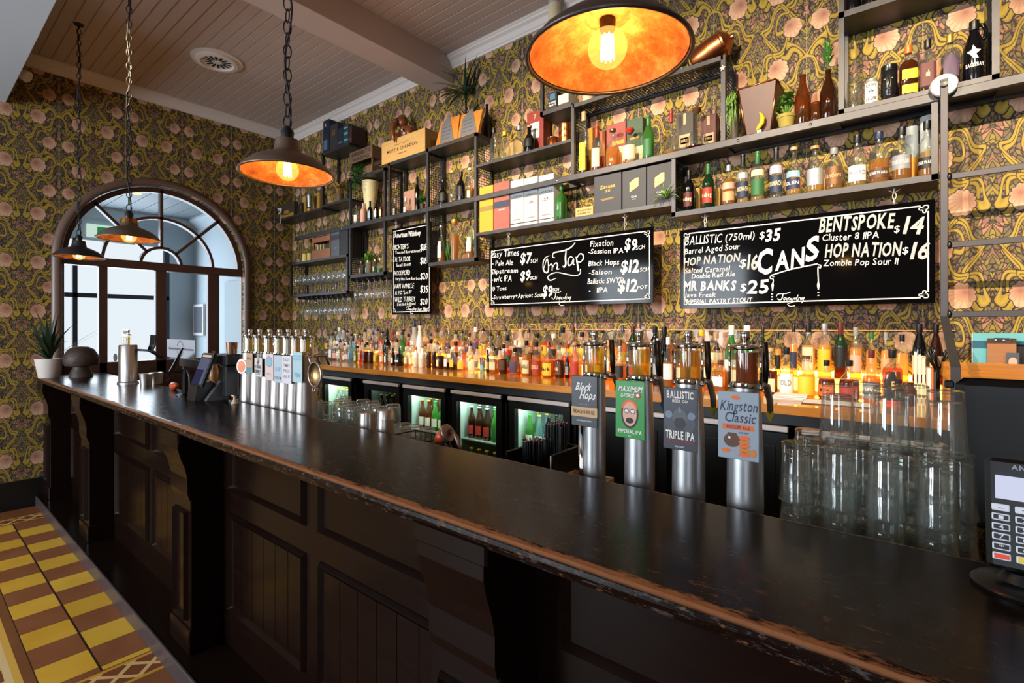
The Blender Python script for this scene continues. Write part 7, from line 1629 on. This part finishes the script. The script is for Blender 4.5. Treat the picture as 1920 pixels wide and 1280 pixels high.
b = MB(); b.tube([(-.011, .006, .031), (.002, .008, .037)], [.037, .036], 14); b.tube([(.0, .02, .045), (.04, .015, .02), (.085, .0, -.04)], [.011, .009, .007], 8); b.tube([(-.05, -.02, -.03), (.02, -.022, -.025), (.085, -.01, -.06)], [.006, .009, .009], 8); b.build('handle', m_steel('#8a7468', .3, .5, .8, 30, 'cast_handle'), sq_); b = MB(); b.tube([(-.02, .01, .0), (.0, .03, -.06), (.0, .03, BZ-z_+.002)], .014, 8); b.build('rest_block', BLACK, sq_)
x_, z_ = at(1012, 850, 1.50); sc2 = thing('bar_caddy', 'black bar caddy with cream inside holding straw bundles', 'caddy', (x_, 1.53, BZ+.0005)); H = .19
b = MB(); b.bbox(-.115, .10, -.10, -.09, 0, H*.72, .003); b.bbox(-.115, -.105, -.0895, .08, 0, H, .003); b.bbox(.09, .10, -.0895, .08, 0, H+.02, .003); b.bbox(-.115, .10, .08, .09, 0, H+.02, .003); b.box(-.105, .09, -.09, .08, 0, .006); b.build('caddy_body', BLACK, sc2)
b = MB(); b.box(.084, .0895, -.085, .075, .01, H+.012); b.build('cream_liner', plain('#cdb9a4', .5), sc2)
def straws(label, x, y, z, n, r, h, seed):
    t = thing('straw_bundle', label, 'straws', (x, y, z), 0, 'black straw bundles'); rr = random.Random(seed); b = MB(); b2 = MB()
    for k in range(n):
        q_ = r*math.sqrt(rr.random()); a = rr.uniform(0, 2*PI); dx, dy = q_*math.cos(a), q_*math.sin(a)*.8; hh = h*rr.uniform(.96, 1.02)
        b.tube([(dx*.85, dy*.85, 0), (dx*1.1, dy*1.1, hh)], .0032, 5, cap=False); b2.tube([(dx*1.1, dy*1.1, hh-.0001), (dx*1.1, dy*1.1, hh+.0012)], .0034, 5)
    b.build('straws', BLACK, t); b2.build('straw_ends', plain('#b08a80', .5), t)
    for o in t.children: o['kind'] = 'stuff'
straws('tall bundle of black straws standing in the bar caddy', sc2.location.x+.03, 1.565, BZ+.0075, 80, .040, at(1020, 789, 1.56)[1]-BZ-.008, 1)
straws('short bundle of black straws at the front of the bar caddy', sc2.location.x-.03, 1.495, BZ+.0075, 80, .038, at(1000, 823, 1.50)[1]-BZ-.008, 2)
x_, z_ = at(1078, 885, 1.50); tr = thing('plastic_tub', 'cream plastic tub beside the first beer font', 'tub', (x_+.03, 1.52, BZ+.0005)); H = .13; b = MB(); b.bbox(-.08, .08, -.06, -.054, 0, H, .002); b.bbox(-.08, .08, .054, .06, 0, H, .002); b.bbox(-.08, -.074, -.0535, .0535, 0, H, .002); b.bbox(.074, .08, -.0535, .0535, 0, H, .002); b.box(-.074, .074, -.054, .054, 0, .09); b.build('tub_body', plain('#c9ab90', .5), tr)

# ------------------------------------------------------------------ far end of the bar
x_, y_ = at_z(92, 708, BT); pt = thing('potted_plant', 'dark spiky plant in a white pot at the far end of the bar', 'plant', (x_, y_, BT+.0005))
MB().lathe([(0, 0), (.066, 0), (.070, .006), (.094, .155), (.096, .165), (.088, .165), (.084, .14), (0, .14)], seg=30).build('pot', plain('#d8d2cc', .5), pt)
random.seed(81); b = foliage(26, .44, .034, 1.0, .8, (0, 0, .14), 1.2, 82, .02, (-.45, .3)); blade(b, (.02, .02, .16), (.25, .62, .55), .46, .02, .15, 8); blade(b, (.02, .02, .16), (.35, .75, .85), .5, .02, .35, 8)
b.moved(0, lambda X, Y, Z: (max(X, -.24), Y, Z)); b.build('foliage', LEAFD, pt)
x_, y_ = at_z(151, 706, BT); rk3 = thing('stone_bust', 'dark brown mushroom shaped stone ornament in front of the arched doors', 'ornament', (x_+.02, y_, BT+.0005)); RK = plain('#3a2a24', .55, 0, 'dark_stone', noise=.4, scale=20, bump=.4)
MB().lathe([(0, 0), (.085, 0), (.075, .04), (.06, .075), (.06, .09), (.11, .10), (.125, .14), (.118, .19), (.09, .24), (.05, .262), (0, .268)], seg=30).build('stone_body', RK, rk3)
x_, y_ = at_z(240, 719, BT); ft = thing('beer_tower', 'narrow steel four tap beer tower at the far end of the bar', 'beer tap', (x_, y_, BT+.0005)); zz = BT+.0005
MB().lathe([(0, 0), (.085, 0), (.085, .012), (.074, .02), (.074, .29), (.066, .30), (0, .30)], seg=30, sy=.8).build('tower_body', STAIN, ft)
for k in range(4):
    dx_ = -.054+.036*k; b = MB(); b.lathe([(.0165, .30), (.0165, .37), (0, .37)], c=(dx_, -.01), seg=14); tk = b.build('beer_tank', CLEAR, ft); b = MB(); b.lathe([(0, .301), (.010, .301), (.010, .362), (0, .362)], c=(dx_, -.01), seg=12); b.build('beer', BEER['gold'], tk)
    b = MB(); b.lathe([(.019, .37), (.019, .378), (.006, .384), (.006, .392), (.009, .398), (.009, .412), (0, .412)], c=(dx_, -.01), seg=14); b.build('tank_cap', CHROME, ft)
    b = MB(); b.tube([(dx_, .03, .26), (dx_+.05, .13, .25), (dx_+.08, .20, .20)], .008, 8); b.tube([(dx_+.05, .13, .25), (dx_+.04, .15, .30), (dx_+.03, .16, .37)], [.006, .007, .010], 8); b.build('tap_lever', plain('#3a3c42', .35, .5), ft)
b = MB(); b.lathe([(0, 0), (.030, 0), (.030, .004), (0, .004)], seg=20); b.moved(0, lambda X, Y, Z: (-.075+Z*.2+X*.7, -.06+X*.2-Z, .2+Y)); b.build('round_badge', plain('#5a5c62', .4, .4), ft)
for k, u in enumerate((268, 288)):
    x_, y_ = at_z(u, 722-(k == 1)*3, BT); t = thing('metal_cup', f'steel shaker cup behind the tablet, {"nearer" if k == 0 else "farther from"} the four tap tower', 'cup', (x_, y_+.02, BT+.0005), 0, 'steel cups'); MB().lathe([(0, 0), (.036, 0), (.044, .085), (.042, .085), (.034, .004), (0, .004)], seg=24).build('cup_body', STAIN, t)
x_, y_ = at_z(347, 741, BT); ip = thing('tablet_stand', 'black tablet on a post stand with its back to the room', 'tablet', (x_, y_, BT+.0005))
MB().lathe([(0, 0), (.052, 0), (.052, .006), (.02, .012), (0, .012)], seg=26).build('stand_base', BLACK, ip); MB().bbox(-.019, .019, -.014, .014, .010, .165, .004).build('post', BLACK, ip)
b = MB(); b.bbox(-.16, .10, -.008, .010, -.085, .10, .006); b.moved(0, lambda X, Y, Z: (X*.94-.085+Z*.28, Y*.9+Z*.30-X*.20-.035, Z*.82+.19+X*.34)); b.build('tablet_back', plain('#15171a', .4), ip)
MB().tube([(.035, .0, .16), (.05, .01, .12), (.055, .01, .05), (.065, .0, .010)], .008, 8).build('cable', plain('#2a2c30', .4), ip)
x_ = at(338, 655, 1.24)[0]; sg = thing('counter_sign', 'grey acrylic sign reading Sanitisation Station on a dark stand', 'sign', (x_, 1.24, BT+.0005))
zA = at(338, 637, 1.22)[1]-BT; zB = at(338, 672, 1.22)[1]-BT; W = (at(365, 650, 1.22)[0]-at(312, 650, 1.22)[0])/2
MB().box(-W, W, 0, .005, zB, zA).build('sign_panel', plain('#a9adb6', .35), sg); b = MB(); text(b, 'Sanitisation Station', -W*.85, W*.92, (zA+zB)/2-.008, .016, -.001, bold=1)
for a0 in (.35, .35+PI): b.ribbon([(.062*math.cos(a0+k*.27)*1.0, (zA+zB)/2+.05*math.sin(a0+k*.27)) for k in range(10)], .005, -.001)
b.build('sign_print', plain('#3c4048', .5), sg); b = MB(); b.bbox(-.01, W*1.3, -.003, .012, zB-.055, zB-.002, .002); b.bbox(.035, .06, .0, .012, .0, zB-.055, .002); b.bbox(.03, .1, -.005, .02, 0, .008, .002); b.build('sign_stand', plain('#1c1a1c', .4), sg)
x_, y_ = at_z(408, 748, BT); ps = thing('register', 'black touchscreen register with a tilted lit screen on the bar', 'register', (x_-.045, y_-.02, BT+.0005))
b = MB(); b.prism([(-.105, 0), (.08, 0), (.06, .05), (-.02, .115), (-.09, .085)], -.075, .05, 'x'); b.build('register_body', plain('#151619', .35), ps)
b = MB(); b.prism([(-.06, 0), (.06, 0), (.10, .14), (.08, .25), (.03, .25), (.04, .14), (-.01, .07)], .055, .095, 'x'); b.build('side_arm', plain('#55585e', .4), ps)
sl_ = lambda X, Y, Z: (X+Z*.18, Y+Z*.28-.085, Z*.96+.085)
b = MB(); b.bbox(-.082, .085, 0, .02, -.005, .2, .004); b.moved(0, sl_); so_ = b.build('screen_housing', BLACK, ps); b = MB(); quad(b, -.072, .075, .012, .170, -.0008); b.moved(0, sl_); b.build('screen', glow('#8f94b8', .38), so_)
b = MB(); quad(b, -.06, .07, .176, .190, -.0008); b.moved(0, sl_); b.build('maker_strip', plain('#c9a890', .5), so_); b = MB(); quad(b, -.072, .04, .012, .1, -.0012); b.moved(0, sl_); b.build('screen_window', glow('#5a5a8a', .28), so_)
b = MB(); b.bbox(-.045, .17, .02, .11, .205, .27, .006); b.bbox(.06, .16, .02, .1, .02, .205, .006); b.build('printer_head', plain('#1b1c1f', .35), ps)
t = thing('metal_cup', 'steel cup standing on the register printer', 'cup', (ps.location.x+.12, ps.location.y+.07, BT+.2715)); MB().lathe([(0, 0), (.028, 0), (.032, .07), (.03, .07), (.027, .004), (0, .004)], seg=20).build('cup_body', plain('#8a6a54', .3, .8), t)
x_ = at(382, 690, 1.30)[0]; t = thing('pepper_mill', 'turned honey timber pepper mill behind the register', 'pepper mill', (x_, 1.36, BZ+.0005)); MB().lathe([(0, 0), (.03, 0), (.03, .02), (.024, .05), (.028, .3), (.03, .36), (.022, .40), (.026, .43), (.02, .47), (.008, .475), (.01, .49), (0, .495)], seg=22).build('mill_body', HONEY, t)
x_ = at(334, 722, 1.24)[0]; t = thing('squeeze_bottle', 'orange plastic squeeze bottle lying behind the tablet post', 'bottle', (x_-.02, 1.225, BT+.026)); MB().tube([(-.06, .01, 0), (.0, 0, 0), (.03, -.004, .004), (.06, -.008, .012)], [.025, .025, .016, .006], 12).build('bottle_body', plain('#c4502c', .4), t)
x_, y_ = at_z(440, 757, BT); t = thing('pump_bottle', 'small cream soap pump bottle beside the seven tap tower', 'pump bottle', (x_, min(y_, 1.23), BT+.0005)); MB().lathe([(0, 0), (.018, 0), (.02, .004), (.012, .018), (.007, .024), (.007, .04), (.012, .042), (0, .044)], seg=14).build('pump_body', plain('#d8c0a0', .5), t); MB().tube([(0, 0, .042), (-.022, -.006, .046)], .005, 6).build('nozzle', plain('#d8c0a0', .5), t)
for k in range(3):
    dup(tp0, (at(449, 735, 1.36)[0]-.01, 1.36+.0*k, BZ+.0005+k*.0895), f'upturned cut tumbler left of the seven tap tower, {("lowest", "middle", "top")[k]} of its stack')
